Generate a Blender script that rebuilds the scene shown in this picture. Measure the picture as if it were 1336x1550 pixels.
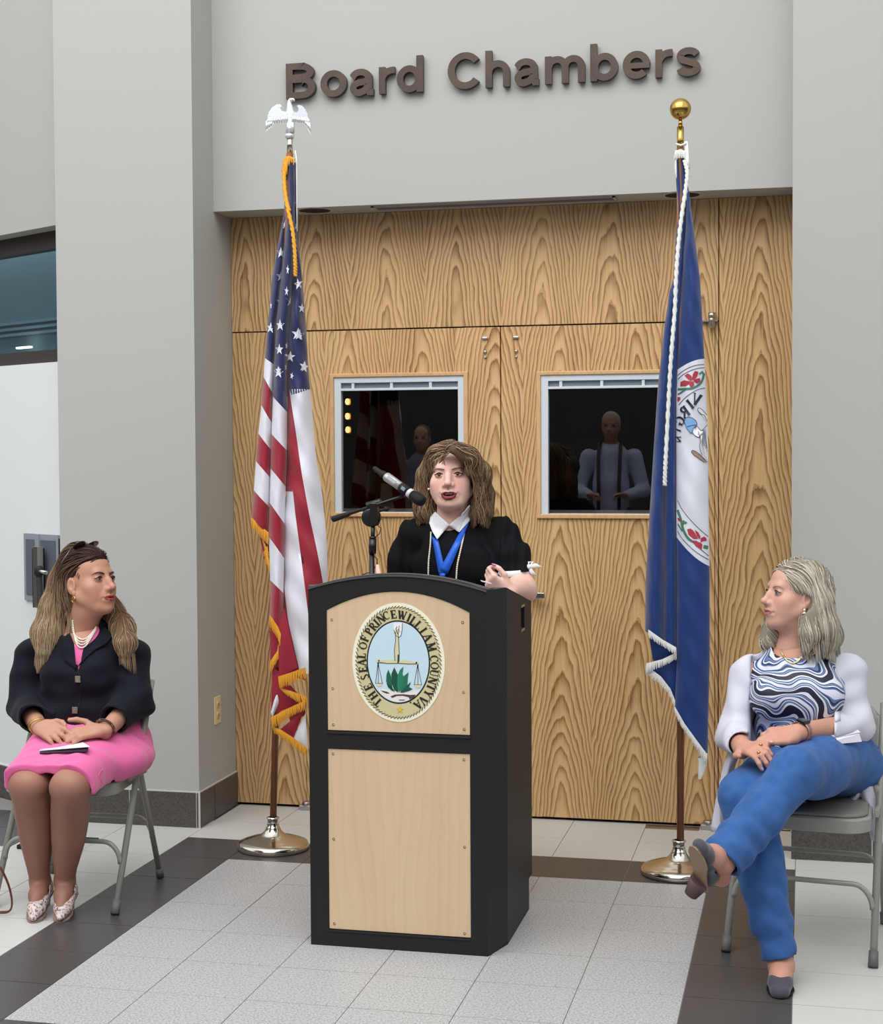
import bpy, bmesh, math, random
import numpy as np
from mathutils import Vector, Matrix
random.seed(7)
rng = np.random.default_rng(11)
for _o in list(bpy.data.objects): bpy.data.objects.remove(_o)
C = bpy.context.scene.collection
PI = math.pi

# ---------------------------------------------------------------- camera
CAM = np.array([2.4686, -5.934, 1.5749]); YAW, PITCH, ROLL = 0.2410, -0.0380, -0.0060
FPX, PPX, PPY = 2482.46, 668 - 59.95, 775.08
def _axes():
    cy, sy, cp, sp = math.cos(YAW), math.sin(YAW), math.cos(PITCH), math.sin(PITCH)
    f = np.array([-sy*cp, cy*cp, sp]); r = np.array([cy, sy, 0.0]); u = np.cross(r, f)
    c, s = math.cos(ROLL), math.sin(ROLL)
    return c*r+s*u, -s*r+c*u, f
AX_R, AX_U, AX_F = _axes()
cd = bpy.data.cameras.new('camera'); cam = bpy.data.objects.new('camera', cd); C.objects.link(cam)
cam.matrix_world = Matrix([[AX_R[i], AX_U[i], -AX_F[i], CAM[i]] for i in range(3)] + [[0, 0, 0, 1]])
cd.sensor_fit = 'HORIZONTAL'; cd.sensor_width = 36.0; cd.lens = FPX/1336*36
cd.shift_x = (668-PPX)/1336; cd.shift_y = (PPY-775)/1336
cd.clip_start = .05; cd.clip_end = 200
bpy.context.scene.camera = cam

# ---------------------------------------------------------------- light and exposure
sc = bpy.context.scene
sc.view_settings.view_transform = 'Standard'; sc.view_settings.look = 'None'
sc.view_settings.exposure = 0.10; sc.view_settings.gamma = 1.0
sc.view_settings.use_curve_mapping = False
wd = bpy.data.worlds.new('overcast_sky'); sc.world = wd; wd.use_nodes = True
bg = wd.node_tree.nodes['Background']; bg.inputs[0].default_value = (.93, .97, 1.0, 1); bg.inputs[1].default_value = 1.22
def area(name, loc, rot, sx, sy, power, col=(1, 1, 1)):
    l = bpy.data.lights.new(name, 'AREA'); l.shape = 'RECTANGLE'; l.size = sx; l.size_y = sy; l.energy = power; l.color = col
    o = bpy.data.objects.new(name, l); o.location = loc; o.rotation_euler = rot; C.objects.link(o); return o
area('atrium_skylight', (.2, -4.4, 7.5), (math.radians(42), 0, 0), 8.0, 5.0, 480, (1, .985, .96))

# ---------------------------------------------------------------- helpers
def srgb(r, g, b):
    return tuple((c/255/12.92) if c/255 <= .04045 else ((c/255+.055)/1.055)**2.4 for c in (r, g, b))
def ray(px, py): return AX_F + AX_R*(px-PPX)/FPX - AX_U*(py-PPY)/FPX
def at(px, py, Y): d = ray(px, py); return CAM + d*(Y-CAM[1])/d[1]
def atx(px, py, X): d = ray(px, py); return CAM + d*(X-CAM[0])/d[0]
def atz(px, py, Z): d = ray(px, py); return CAM + d*(Z-CAM[2])/d[2]

def mat(name, col, rough=.6, metal=0.0, spec=.5, bump=None, coat=0, sheen=0, noise=None, attr=None, emit=None, bscale=60, bstr=.2, bdist=.002):
    m = bpy.data.materials.new(name); m.use_nodes = True
    nt = m.node_tree; b = nt.nodes['Principled BSDF']
    b.inputs['Base Color'].default_value = (*col, 1); b.inputs['Roughness'].default_value = rough
    b.inputs['Metallic'].default_value = metal; b.inputs['Specular IOR Level'].default_value = spec
    b.inputs['Coat Weight'].default_value = coat; b.inputs['Sheen Weight'].default_value = sheen
    if emit: b.inputs['Emission Color'].default_value = (*col, 1); b.inputs['Emission Strength'].default_value = emit
    tc = nt.nodes.new('ShaderNodeTexCoord')
    if noise:   # (scale, other colour, low, high)
        n = nt.nodes.new('ShaderNodeTexNoise'); n.inputs['Scale'].default_value = noise[0]; n.inputs['Detail'].default_value = 6
        nt.links.new(tc.outputs['Object'], n.inputs['Vector'])
        r = nt.nodes.new('ShaderNodeMapRange'); r.inputs['From Min'].default_value = noise[2]; r.inputs['From Max'].default_value = noise[3]
        nt.links.new(n.outputs['Fac'], r.inputs['Value'])
        mx = nt.nodes.new('ShaderNodeMix'); mx.data_type = 'RGBA'
        mx.inputs['A'].default_value = (*col, 1); mx.inputs['B'].default_value = (*noise[1], 1)
        nt.links.new(r.outputs['Result'], mx.inputs['Factor']); nt.links.new(mx.outputs['Result'], b.inputs['Base Color'])
    if attr:
        a = nt.nodes.new('ShaderNodeAttribute'); a.attribute_name = attr
        nt.links.new(a.outputs['Color'], b.inputs['Base Color'])
    if bump:
        n2 = nt.nodes.new('ShaderNodeTexNoise'); n2.inputs['Scale'].default_value = bscale; n2.inputs['Detail'].default_value = 4
        nt.links.new(tc.outputs['Object'], n2.inputs['Vector'])
        bp = nt.nodes.new('ShaderNodeBump'); bp.inputs['Strength'].default_value = bstr; bp.inputs['Distance'].default_value = bdist
        nt.links.new(n2.outputs['Fac'], bp.inputs['Height']); nt.links.new(bp.outputs['Normal'], b.inputs['Normal'])
    return m

def math_node(nt, op, a, b=None, c=None):
    n = nt.nodes.new('ShaderNodeMath'); n.operation = op
    for i, v in enumerate((a, b, c)):
        if v is None: continue
        if isinstance(v, (int, float)): n.inputs[i].default_value = v
        else: nt.links.new(v, n.inputs[i])
    return n.outputs[0]

def wood(name, light, dark, flitch=.33, seed=0.0, freq=95, taper=.16, rough=.42, contrast=1.0, off=0.0):
    """plain-sawn oak veneer: growth rings of a tapering log cut by the sheet, one flitch beside another"""
    m = bpy.data.materials.new(name); m.use_nodes = True; nt = m.node_tree; b = nt.nodes['Principled BSDF']
    N = nt.nodes.new; L = nt.links.new
    tc = N('ShaderNodeTexCoord'); sp = N('ShaderNodeSeparateXYZ'); L(tc.outputs['Object'], sp.inputs[0])
    x, z = sp.outputs[0], sp.outputs[2]
    xs = math_node(nt, 'DIVIDE', math_node(nt, 'ADD', x, 10.0+off), flitch)
    cell = math_node(nt, 'FLOOR', xs)
    u = math_node(nt, 'MULTIPLY', math_node(nt, 'SUBTRACT', math_node(nt, 'FRACT', xs), .5), flitch)
    wn = N('ShaderNodeTexWhiteNoise'); wn.noise_dimensions = '1D'; L(math_node(nt, 'ADD', cell, seed), wn.inputs['W'])
    rnd = wn.outputs['Value']
    def noise(sx, sz, det, w):
        cb = N('ShaderNodeCombineXYZ')
        L(math_node(nt, 'MULTIPLY', x, sx), cb.inputs[0]); L(math_node(nt, 'MULTIPLY', z, sz), cb.inputs[2])
        L(math_node(nt, 'MULTIPLY', rnd, w), cb.inputs[1])
        n = N('ShaderNodeTexNoise'); n.inputs['Scale'].default_value = 1.0; n.inputs['Detail'].default_value = det
        L(cb.outputs[0], n.inputs['Vector']); return n.outputs['Fac']
    warp = math_node(nt, 'MULTIPLY', math_node(nt, 'SUBTRACT', noise(5, 1.6, 3, 7.0), .5), .09)
    warp2 = math_node(nt, 'MULTIPLY', math_node(nt, 'SUBTRACT', noise(22, 7, 3, 3.0), .5), .018)
    cx = math_node(nt, 'MULTIPLY', math_node(nt, 'SUBTRACT', rnd, .5), flitch*.3)
    uu = math_node(nt, 'SUBTRACT', u, cx)
    r = math_node(nt, 'SQRT', math_node(nt, 'ADD', math_node(nt, 'MULTIPLY', uu, uu), .0012))
    v = math_node(nt, 'ADD', math_node(nt, 'ADD', r, math_node(nt, 'MULTIPLY', z, taper)), math_node(nt, 'ADD', warp, warp2))
    v = math_node(nt, 'MULTIPLY', math_node(nt, 'ADD', v, rnd), freq)
    saw = math_node(nt, 'FRACT', v)
    # ring: slow darkening, sharp end
    ring = math_node(nt, 'POWER', saw, 1.9)
    edge = math_node(nt, 'LESS_THAN', saw, .93)
    ring = math_node(nt, 'MULTIPLY', ring, math_node(nt, 'ADD', math_node(nt, 'MULTIPLY', edge, .5), .5))
    fine = noise(330, 7, 3, 9.0)
    patch = noise(9, 1.3, 3, 20.0)
    fac = math_node(nt, 'ADD', math_node(nt, 'MULTIPLY', ring, .88*contrast),
                    math_node(nt, 'ADD', math_node(nt, 'MULTIPLY', math_node(nt, 'SUBTRACT', fine, .5), .75*contrast),
                              math_node(nt, 'MULTIPLY', math_node(nt, 'SUBTRACT', patch, .42), .75)))
    cr = N('ShaderNodeValToRGB'); L(fac, cr.inputs[0])
    e = cr.color_ramp.elements; e[0].position = 0; e[0].color = (*light, 1); e[1].position = 1; e[1].color = (*dark, 1)
    mid = cr.color_ramp.elements.new(.35); mid.color = (*[light[i]*.72+dark[i]*.28 for i in range(3)], 1)
    L(cr.outputs[0], b.inputs['Base Color']); b.inputs['Roughness'].default_value = rough
    b.inputs['Specular IOR Level'].default_value = .35
    bp = N('ShaderNodeBump'); bp.inputs['Strength'].default_value = .15; bp.inputs['Distance'].default_value = .001; bp.invert = True
    L(fac, bp.inputs['Height']); L(bp.outputs[0], b.inputs['Normal'])
    return m

def tagobj(o, label=None, cat=None, group=None, kind=None):
    if label: o['label'] = label
    if cat: o['category'] = cat
    if group: o['group'] = group
    if kind: o['kind'] = kind
    return o
def thing(name, label, cat, loc=(0, 0, 0), rz=0, group=None):
    o = bpy.data.objects.new(name, None); o.empty_display_size = .1; C.objects.link(o)
    o.location = tuple(float(v) for v in loc); o.rotation_euler = (0, 0, rz)
    return tagobj(o, label, cat, group)
def world_loc(o):
    v = Vector((0, 0, 0))
    while o: v = v + o.location; o = o.parent
    return v

class MB:
    """collects geometry (in world coordinates, or local ones with local=True) and links it as one mesh object"""
    def __init__(s): s.v = []; s.f = []; s.m = []; s.cur = 0; s.sm = []; s.smooth = False
    def add(s, vs, fs, smooth=None):
        b = len(s.v); s.v.extend([tuple(float(c) for c in p) for p in vs])
        for f in fs: s.f.append(tuple(int(i)+b for i in f)); s.m.append(s.cur); s.sm.append(s.smooth if smooth is None else smooth)
        return s
    def box(s, x0, x1, y0, y1, z0, z1):
        vs = [(x, y, z) for x in (x0, x1) for y in (y0, y1) for z in (z0, z1)]
        return s.add(vs, [(0, 1, 3, 2), (4, 6, 7, 5), (0, 4, 5, 1), (2, 3, 7, 6), (0, 2, 6, 4), (1, 5, 7, 3)], False)
    def obox(s, c, ax, h):   # oriented box: centre, three axes, half sizes
        c = np.array(c); ax = [np.array(a, float) for a in ax]; vs = []
        for i in (-1, 1):
            for j in (-1, 1):
                for k in (-1, 1): vs.append(c+ax[0]*i*h[0]+ax[1]*j*h[1]+ax[2]*k*h[2])
        return s.add(vs, [(0, 1, 3, 2), (4, 6, 7, 5), (0, 4, 5, 1), (2, 3, 7, 6), (0, 2, 6, 4), (1, 5, 7, 3)], False)
    def prism(s, poly, fn):
        """poly: 2-D outline; fn(p, k) -> 3-D point for k = 0 (front) and 1 (back)"""
        n = len(poly); vs = [fn(p, 0) for p in poly]+[fn(p, 1) for p in poly]
        return s.add(vs, [tuple(range(n)), tuple(range(2*n-1, n-1, -1))]+[(i, i+n, (i+1) % n+n, (i+1) % n) for i in range(n)], False)
    def tube(s, pts, r, n=10, cap=True, flat=1.0, up=None):
        pts = [np.array(p, float) for p in pts]; m = len(pts)
        rs = r if hasattr(r, '__len__') else [r]*m
        vs = []; prev = None
        for i in range(m):
            t = pts[min(i+1, m-1)]-pts[max(i-1, 0)]; t = t/(np.linalg.norm(t)+1e-9)
            if prev is None:
                a = np.array(up if up is not None else ((0, 0, 1) if abs(t[2]) < .9 else (1, 0, 0)), float)
            else: a = prev
            a = a-t*(a@t); a = a/(np.linalg.norm(a)+1e-9); prev = a; b = np.cross(t, a)
            for k in range(n):
                th = 2*PI*k/n; vs.append(pts[i]+rs[i]*(math.cos(th)*a+math.sin(th)*b*flat))
        fs = [(i*n+k, i*n+(k+1) % n, (i+1)*n+(k+1) % n, (i+1)*n+k) for i in range(m-1) for k in range(n)]
        s.add(vs, fs, True)
        if cap: s.add([vs[k] for k in range(n)], [tuple(range(n-1, -1, -1))], False); s.add([vs[(m-1)*n+k] for k in range(n)], [tuple(range(n))], False)
        return s
    def lathe(s, prof, o=(0, 0, 0), n=32, axis=(0, 0, 1)):
        ax = Vector(axis).normalized(); q = Vector((0, 0, 1)).rotation_difference(ax)
        vs = []
        for (r, z) in prof:
            for k in range(n):
                v = q @ Vector((r*math.cos(2*PI*k/n), r*math.sin(2*PI*k/n), z)); vs.append((v.x+o[0], v.y+o[1], v.z+o[2]))
        m = len(prof)
        return s.add(vs, [(i*n+k, i*n+(k+1) % n, (i+1)*n+(k+1) % n, (i+1)*n+k) for i in range(m-1) for k in range(n)], True)
    def ball(s, c, r, n=12, m=8, M=None):
        r = r if hasattr(r, '__len__') else (r, r, r); vs = [];
        for i in range(m+1):
            ph = PI*i/m
            for k in range(n):
                p = np.array([r[0]*math.sin(ph)*math.cos(2*PI*k/n), r[1]*math.sin(ph)*math.sin(2*PI*k/n), r[2]*math.cos(ph)])
                if M is not None: p = M @ p
                vs.append(p+np.array(c))
        return s.add(vs, [(i*n+k, (i+1)*n+k, (i+1)*n+(k+1) % n, i*n+(k+1) % n) for i in range(m) for k in range(n)], True)
    def build(s, name, mats, parent=None, bevel=0, local=False, solid=0, subsurf=0, segs=2, recalc=True):
        me = bpy.data.meshes.new(name)
        vs = s.v
        if parent is not None and not local:
            w = world_loc(parent); vs = [(a-w.x, b-w.y, c-w.z) for a, b, c in vs]
        me.from_pydata(vs, [], s.f)
        if not isinstance(mats, (list, tuple)): mats = [mats]
        for m in mats: me.materials.append(m)
        me.polygons.foreach_set('material_index', s.m); me.polygons.foreach_set('use_smooth', s.sm)
        if recalc:
            bm = bmesh.new(); bm.from_mesh(me); bmesh.ops.remove_doubles(bm, verts=bm.verts, dist=1e-6)
            bmesh.ops.recalc_face_normals(bm, faces=bm.faces); bm.to_mesh(me); bm.free()
        me.update()
        o = bpy.data.objects.new(name, me); C.objects.link(o)
        if parent is not None: o.parent = parent
        if bevel:
            md = o.modifiers.new('bevel', 'BEVEL'); md.width = bevel; md.segments = segs; md.limit_method = 'ANGLE'; md.angle_limit = math.radians(40)
        if solid:
            md = o.modifiers.new('thickness', 'SOLIDIFY'); md.thickness = solid; md.offset = -1
        if subsurf:
            md = o.modifiers.new('smooth', 'SUBSURF'); md.levels = subsurf; md.render_levels = subsurf
        return o
def struct(o): o['kind'] = 'structure'; return o
def arc(cx, cy, rx, ry, a0, a1, n):
    return [(cx+rx*math.cos(math.radians(a0+(a1-a0)*i/n)), cy+ry*math.sin(math.radians(a0+(a1-a0)*i/n))) for i in range(n+1)]
def bez(pts, n=8):
    """Catmull-Rom through the points"""
    P = [np.array(p, float) for p in pts]; P = [2*P[0]-P[1]]+P+[2*P[-1]-P[-2]]; out = []
    for i in range(1, len(P)-2):
        for k in range(n):
            t = k/n; a, b, c, d = P[i-1:i+3]
            out.append(.5*((2*b)+(-a+c)*t+(2*a-5*b+4*c-d)*t*t+(-a+3*b-3*c+d)*t**3))
    out.append(P[-2]); return out
def copy_tree(o, parent=None):
    c = o.copy(); C.objects.link(c); c.parent = parent
    for ch in o.children: copy_tree(ch, c)
    return c
# ---------------------------------------------------------------- materials of the setting
M = {}
M['wall'] = mat('painted_wall', srgb(174, 175, 171), .75, spec=.25, bump=1, bscale=180, bstr=.12)
M['wall_white'] = mat('white_wall', srgb(222, 225, 225), .7, spec=.3)
M['reveal'] = mat('painted_reveal', srgb(176, 170, 164), .75, spec=.25, bump=1, bscale=180, bstr=.12)
M['groove'] = mat('dark_gap', srgb(38, 24, 18), .9)
M['grout'] = mat('grout', srgb(128, 124, 120), .9)
M['tile_grey'] = mat('speckled_tile', srgb(184, 184, 184), .42, spec=.4, noise=(150, srgb(134, 134, 138), .43, .68))
M['tile_white'] = mat('pale_tile', srgb(196, 196, 193), .38, spec=.4, noise=(60, srgb(196, 194, 190), .4, .7))
M['tile_dark'] = mat('charcoal_tile', srgb(78, 75, 75), .36, spec=.38, noise=(160, srgb(64, 61, 62), .4, .65))
M['base_tile'] = mat('baseboard_tile', srgb(84, 80, 78), .4, noise=(150, srgb(62, 59, 58), .4, .65))
M['trim_pale'] = mat('pale_grout', srgb(200, 198, 192), .7)
M['oak_door'] = wood('oak_door', srgb(214, 176, 126), srgb(132, 90, 50), flitch=.29, seed=3.1, freq=62, taper=.15, contrast=1.15)
M['oak_top'] = wood('oak_transom', srgb(210, 172, 124), srgb(126, 86, 50), flitch=.33, seed=8.2, freq=66, taper=.11, contrast=1.15)
M['oak_side'] = wood('oak_side', srgb(212, 174, 124), srgb(128, 88, 50), flitch=.29, seed=5.7, freq=62, taper=.14, contrast=1.15, off=.04)
M['oak_trim'] = wood('oak_trim', srgb(212, 172, 126), srgb(168, 122, 80), flitch=.2, seed=1.7, freq=40, contrast=.4)
M['white_frame'] = mat('white_frame', srgb(206, 214, 220), .4)
M['grey_strip'] = mat('grey_strip', srgb(120, 132, 142), .5)
M['steel'] = mat('brushed_steel', srgb(190, 186, 180), .3, metal=1)
M['chrome'] = mat('chrome', srgb(225, 222, 215), .09, metal=1)
M['brass'] = mat('brass', srgb(196, 160, 84), .2, metal=1)
M['black'] = mat('black_metal', srgb(16, 16, 18), .35)
M['black_matte'] = mat('black_matte', srgb(14, 14, 15), .7)
M['bronze'] = mat('bronze_letters', srgb(80, 67, 59), .42, metal=.5, noise=(8, srgb(70, 59, 52), .4, .6))
M['frame_brown'] = mat('dark_bronze_frame', srgb(58, 50, 48), .5)

def glass_mat(name, tint, refl_rough=.01, clear=.9):
    m = bpy.data.materials.new(name); m.use_nodes = True; nt = m.node_tree
    for n in list(nt.nodes): nt.nodes.remove(n)
    out = nt.nodes.new('ShaderNodeOutputMaterial'); mx = nt.nodes.new('ShaderNodeMixShader')
    fr = nt.nodes.new('ShaderNodeFresnel'); fr.inputs['IOR'].default_value = 1.52
    ge = nt.nodes.new('ShaderNodeNewGeometry'); k = math_node(nt, 'MULTIPLY', math_node(nt, 'MULTIPLY', fr.outputs[0], 1.9), math_node(nt, 'SUBTRACT', 1.0, ge.outputs['Backfacing']))     # both faces of the pane counted at the front
    tr = nt.nodes.new('ShaderNodeBsdfTransparent'); tr.inputs[0].default_value = (*tint, 1)
    gl = nt.nodes.new('ShaderNodeBsdfGlossy'); gl.inputs['Roughness'].default_value = refl_rough; gl.inputs[0].default_value = (1, 1, 1, 1)
    nt.links.new(k, mx.inputs[0]); nt.links.new(tr.outputs[0], mx.inputs[1]); nt.links.new(gl.outputs[0], mx.inputs[2])
    nt.links.new(mx.outputs[0], out.inputs[0]); return m
M['door_glass'] = glass_mat('door_glass', (.8, .8, .82))
M['blue_glass'] = glass_mat('blue_glass', (.66, .75, .78), .05)

# ---------------------------------------------------------------- floor
T = .3048
XL, XR, YW, YH, YP, ZS = .015, 2.42, .928, .716, .471, 2.595
fl = MB().box(-8, 9.5, -12, 4.5, -.25, -.0025).build('floor', M['grout']); struct(fl)
def tile_kind(i, j):
    if i == 0 and -7 <= j <= 0: return 'tile_dark'
    if i == 7 and -7 <= j <= 0: return 'tile_dark'
    if j in (0, -7) and 0 <= i <= 7: return 'tile_dark'
    if i in (-3, -4, -5) and j in (0, 1): return 'tile_dark'
    if 1 <= i <= 6 and -6 <= j <= -1: return 'tile_grey'
    return 'tile_white'
def col_x(i):
    return (.03 if i == 0 else (1.02*T if i == 1 else i*T))
tile_mesh = {}
for i in range(-5, 13):
    for j in range(-8, 3):
        x0, x1 = col_x(i)+.0014, col_x(i+1)-.0014; y0, y1 = j*T+.0012, (j+1)*T-.0012
        if j == 2: y1 = YW+.02
        if j == 2 and x1 < XL: continue
        if x1 <= XL+.02 and x0 > -.62 and y0 > YP: continue
        if x0 > XR-.02 and y0 > YP: continue
        if x0 < XL < x1 and y0 > YP: x0 = XL+.001
        if x1 > XR and y0 > YP: x1 = XR-.001
        w, d = round(x1-x0, 4), round(y1-y0, 4); k = tile_kind(i, j)
        key = (w, d, k)
        if key not in tile_mesh:
            o = MB().box(0, w, 0, d, -.006, 0).build('tile', M[k], fl, local=True)
            tile_mesh[key] = o.data
        else:
            o = bpy.data.objects.new('tile', tile_mesh[key]); C.objects.link(o); o.parent = fl
        o.location = (x0, y0, random.uniform(-.0006, 0))

# ---------------------------------------------------------------- walls
struct(MB().prism([(-.60, YP), (XL, YP), (XL, 1.3), (-.12, 1.3), (-.12, .60), (-.60, .60)], lambda p, k: (p[0], p[1], 7.6 if k == 0 else 0)).build('wall_left', [M['wall']]))
struct(MB().box(XR, 9.5, YP, 1.3, 0, 7.6).build('wall_right', M['wall']))
hd = MB().box(XL, XR, YH, 1.3, ZS, 7.6).build('wall_back', M['wall']); struct(hd)
# behind the doors: the dark council chamber
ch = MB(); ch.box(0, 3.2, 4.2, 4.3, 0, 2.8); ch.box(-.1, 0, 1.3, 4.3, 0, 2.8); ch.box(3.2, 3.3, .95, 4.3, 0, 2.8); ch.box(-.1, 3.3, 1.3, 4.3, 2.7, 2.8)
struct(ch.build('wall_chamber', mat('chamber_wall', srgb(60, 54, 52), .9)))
# atrium beyond the frame
far = mat('atrium_wall', srgb(96, 92, 88), .8)
struct(MB().box(-8, 9.5, -12.2, -12, 0, 4.0).build('wall_rear', far))
struct(MB().box(-8.2, -8, -12, 4.5, 0, 4.0).build('wall_side_west', far))
struct(MB().box(9.5, 9.7, -12, 1.3, 0, 4.0).build('wall_side_east', far))

# angled wall at far left with its window band
P0 = np.array([-1.101, .865, 0]); A32 = math.radians(32); DL = np.array([-math.cos(A32), math.sin(A32), 0]); NL = np.array([-math.sin(A32), -math.cos(A32), 0])
def lw(s, z, d=0): p = P0+DL*s-NL*d; return (p[0], p[1], z)
def lbox(mb, s0, s1, z0, z1, d0, d1):
    vs = [lw(s, z, d) for s in (s0, s1) for d in (d0, d1) for z in (z0, z1)]
    return mb.add(vs, [(0, 1, 3, 2), (4, 6, 7, 5), (0, 4, 5, 1), (2, 3, 7, 6), (0, 2, 6, 4), (1, 5, 7, 3)], False)
struct(lbox(MB(), -.62, 6.5, 2.547, 7.6, 0, .12).build('wall_far_left', M['wall']))
struct(lbox(MB(), -.62, 6.5, 0, 1.962, 0, .12).build('wall_far_left_lower', M['wall_white']))
wf = MB(); lbox(wf, -.62, 3.5, 2.47, 2.56, .09, .15); lbox(wf, -.62, 3.5, 1.955, 2.02, .03, .10); lbox(wf, 1.9, 1.97, 2.02, 2.47, .09, .15)
win = wf.build('window_1', M['frame_brown']); struct(win)
lbox(MB(), -.62, 3.5, 2.0, 2.49, .11, .116).build('pane', M['blue_glass'], win)
bk = MB(); lbox(bk, -.62, 3.6, 1.7, 3.1, .46, .5)
teal = bk.build('wall_behind_window', mat('teal_wall', srgb(128, 152, 158), .8)); struct(teal)
lp_ = lw(.9, 2.95, .29); area('window_fill_light', lp_, (0, 0, math.radians(-32)), 2.8, .2, 13, (.9, .96, 1))  # added lamp, itself unseen, to brighten the wall behind the blue pane
for k in range(3): lbox(MB(), -.6, 3.5, 2.15+.028*k, 2.163+.028*k, .445, .46).build('strip', mat('strip', srgb(150, 172, 184), .7), teal)  # pale strips stand in for soft reflected stripes in the glass
lmp = MB(); lbox(lmp, .34, .46, 2.079, 2.088, .39, .41)
tagobj(lmp.build('tube_lamp', mat('lamp_glow', (1, .95, .85), emit=5)), 'small lit lamp seen as a bright dash low in the blue window', 'lamp')

# baseboards: dark tiles under a pale line
def base_run(name, x0, x1, y, seg, axis='x', first=None):
    mb = MB()
    if axis == 'x': mb.box(x0, x1, y-.006, y, .0, .152)
    b = mb.build(name, M['trim_pale']); struct(b)
    x = x0+.003
    edges = [x0]+[first+seg*k for k in range(60) if x0 < first+seg*k < x1]+[x1]
    for a, c in zip(edges[:-1], edges[1:]):
        MB().box(a+.0025, c-.0025, y-.0095, y-.005, .002, .147).build('tile', M['base_tile'], b)
    return b
base_run('baseboard_left', -.60, XL, YP, .3, first=-.295)
base_run('baseboard_right', XR, 3.6, YP, .3, first=2.72)
bs = MB().box(XL, XL+.006, YP-.006, YW, 0, .152).build('baseboard_side', M['trim_pale']); struct(bs)
for a, c in ((YP-.004, .63), (.634, YW)): MB().box(XL+.005, XL+.0095, a+.0025, c-.0025, .002, .147).build('tile', M['base_tile'], bs)
bf = MB(); lbox(bf, -.62, 6.0, 0, .152, -.006, 0); bfl = bf.build('baseboard_far_left', M['trim_pale']); struct(bfl)
for k in range(10): 
    t = MB(); lbox(t, -.6+k*.3+.002, -.3+k*.3-.002, .002, .147, -.0095, -.005); t.build('tile', M['base_tile'], bfl)

# ---------------------------------------------------------------- oak panelling and doors
pn = MB().box(XL, XR, YW+.03, YW+.05, 0.0, ZS).build('wall_panelling', M['groove'])
# openings for the panes are cut by building the backing in strips
bpy.data.objects.remove(pn)
DX0, DXM, DX1, DZ = .345, 1.216, 2.108, 2.094
W1 = (.481, 1.060, 1.300, 1.893); W2 = (1.386, 1.966, 1.296, 1.888)
def frame_boxes(mb, x0, x1, z0, z1, hole, y0, y1):
    a, b, c, d = hole
    mb.box(x0, a, y0, y1, z0, z1); mb.box(b, x1, y0, y1, z0, z1); mb.box(a, b, y0, y1, z0, c); mb.box(a, b, y0, y1, d, z1)
pn = MB(); pn.box(XL, XR, YW+.04, YW+.06, DZ, ZS); pn.box(XL, DX0, YW+.04, YW+.06, 0, DZ); pn.box(DX1, XR, YW+.04, YW+.06, 0, DZ)
pn = pn.build('wall_panelling', M['groove']); struct(pn)
for (a, b, c, d, mk) in ((XL+.001, DX0-.0015, .012, DZ-.002, 'oak_side'), (XL+.001, 2.122, DZ+.003, ZS-.001, 'oak_top'), (2.1255, XR-.001, .004, ZS-.001, 'oak_side'), (DX1+.002, 2.122, .012, DZ-.002, 'oak_side')):
    MB().box(a, b, YW, YW+.038, c, d).build('panel', M[mk], pn, bevel=.0012)
def door(n, x0, x1, hole, lockx, hx):
    mb = MB(); frame_boxes(mb, x0, x1, .012, DZ-.003, hole, YW, YW+.045)
    d = mb.build('door_%d' % n, M['oak_door'], bevel=.0012); struct(d)
    a, b, c, e = hole; t = .016
    for (p, q, r, s) in ((a-t, b+t, e-.004, e+t-.004), (a-t, b+t, c-t+.002, c+.004), (a-t, a+.002, c, e), (b-.002, b+t, c, e)):
        MB().box(p, q, YW-.012, YW+.02, r, s).build('moulding', M['oak_trim'], d, bevel=.003)
    w = .032
    fr = MB(); fr.box(a+.002, a+w, YW-.004, YW+.03, c, e); fr.box(b-w+.004, b-.002, YW-.004, YW+.03, c, e); fr.box(a+w, b-w+.004, YW-.004, YW+.03, e-.028, e)
    fr.box(a+w, b-w+.004, YW-.006, YW+.03, e-.062, e-.052); fr.box(a+w, b-w, YW+.004, YW+.03, c, c+.006)
    fr.build('window_frame', M['white_frame'], d, bevel=.001)
    MB().box(a+w, b-w+.004, YW+.012, YW+.03, e-.053, e-.027).build('blind_rail', M['grey_strip'], d)
    for k in range(3):
        xx = (a+w)+(.048+.172*k)*1.0
        MB().box(xx, xx+.012, YW-.001, YW+.03, e-.054, e-.026).build('rail_clip', M['white_frame'], d)
    MB().box(a+.02, b-.02, YW+.016, YW+.021, c, e).build('pane', M['door_glass'], d)
    MB().box(a+.02, b-.02, YW+.040, YW+.042, c, c+.02).build('glazing_bead', M['steel'], d)
    MB().lathe([(0, .004), (.009, .004), (.011, .001), (.011, -.01)], (0, 0, 0), 16, (0, -1, 0)).build('x', M['steel']) if 0 else None
    q = MB(); q.obox((lockx, YW-.004, 2.045), [(1, 0, 0), (0, 1, 0), (0, 0, 1)], (.013, .006, .006)); q.build('dog_bolt', M['steel'], d, bevel=.004)
    q = MB(); q.ball((lockx+.001, YW-.003, 1.987), (.0085, .008, .0085)); q.build('lock_cylinder', M['steel'], d)
    q = MB(); q.ball((lockx+.001, YW-.003, 1.964), (.006, .006, .006)); q.build('lock_pin', M['steel'], d)
    return d
d1 = door(1, DX0, DXM-.0022, W1, 1.150, DX0+.01)
d2 = door(2, DXM+.0022, DX1, W2, 1.283, DX1-.01)
hz = MB(); hz.lathe([(0, -.03), (.013, -.03), (.013, .03), (0, .03)], (2.097, YW-.022, 2.096), 20); hz.box(2.04, 2.12, YW-.02, YW, 2.091, 2.098); hz.lathe([(0, .035), (.016, .035), (.016, .014), (.0135, .014)], (2.097, YW-.022, 2.092), 20)
hz.build('pivot_hinge', M['steel'], d2)
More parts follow.
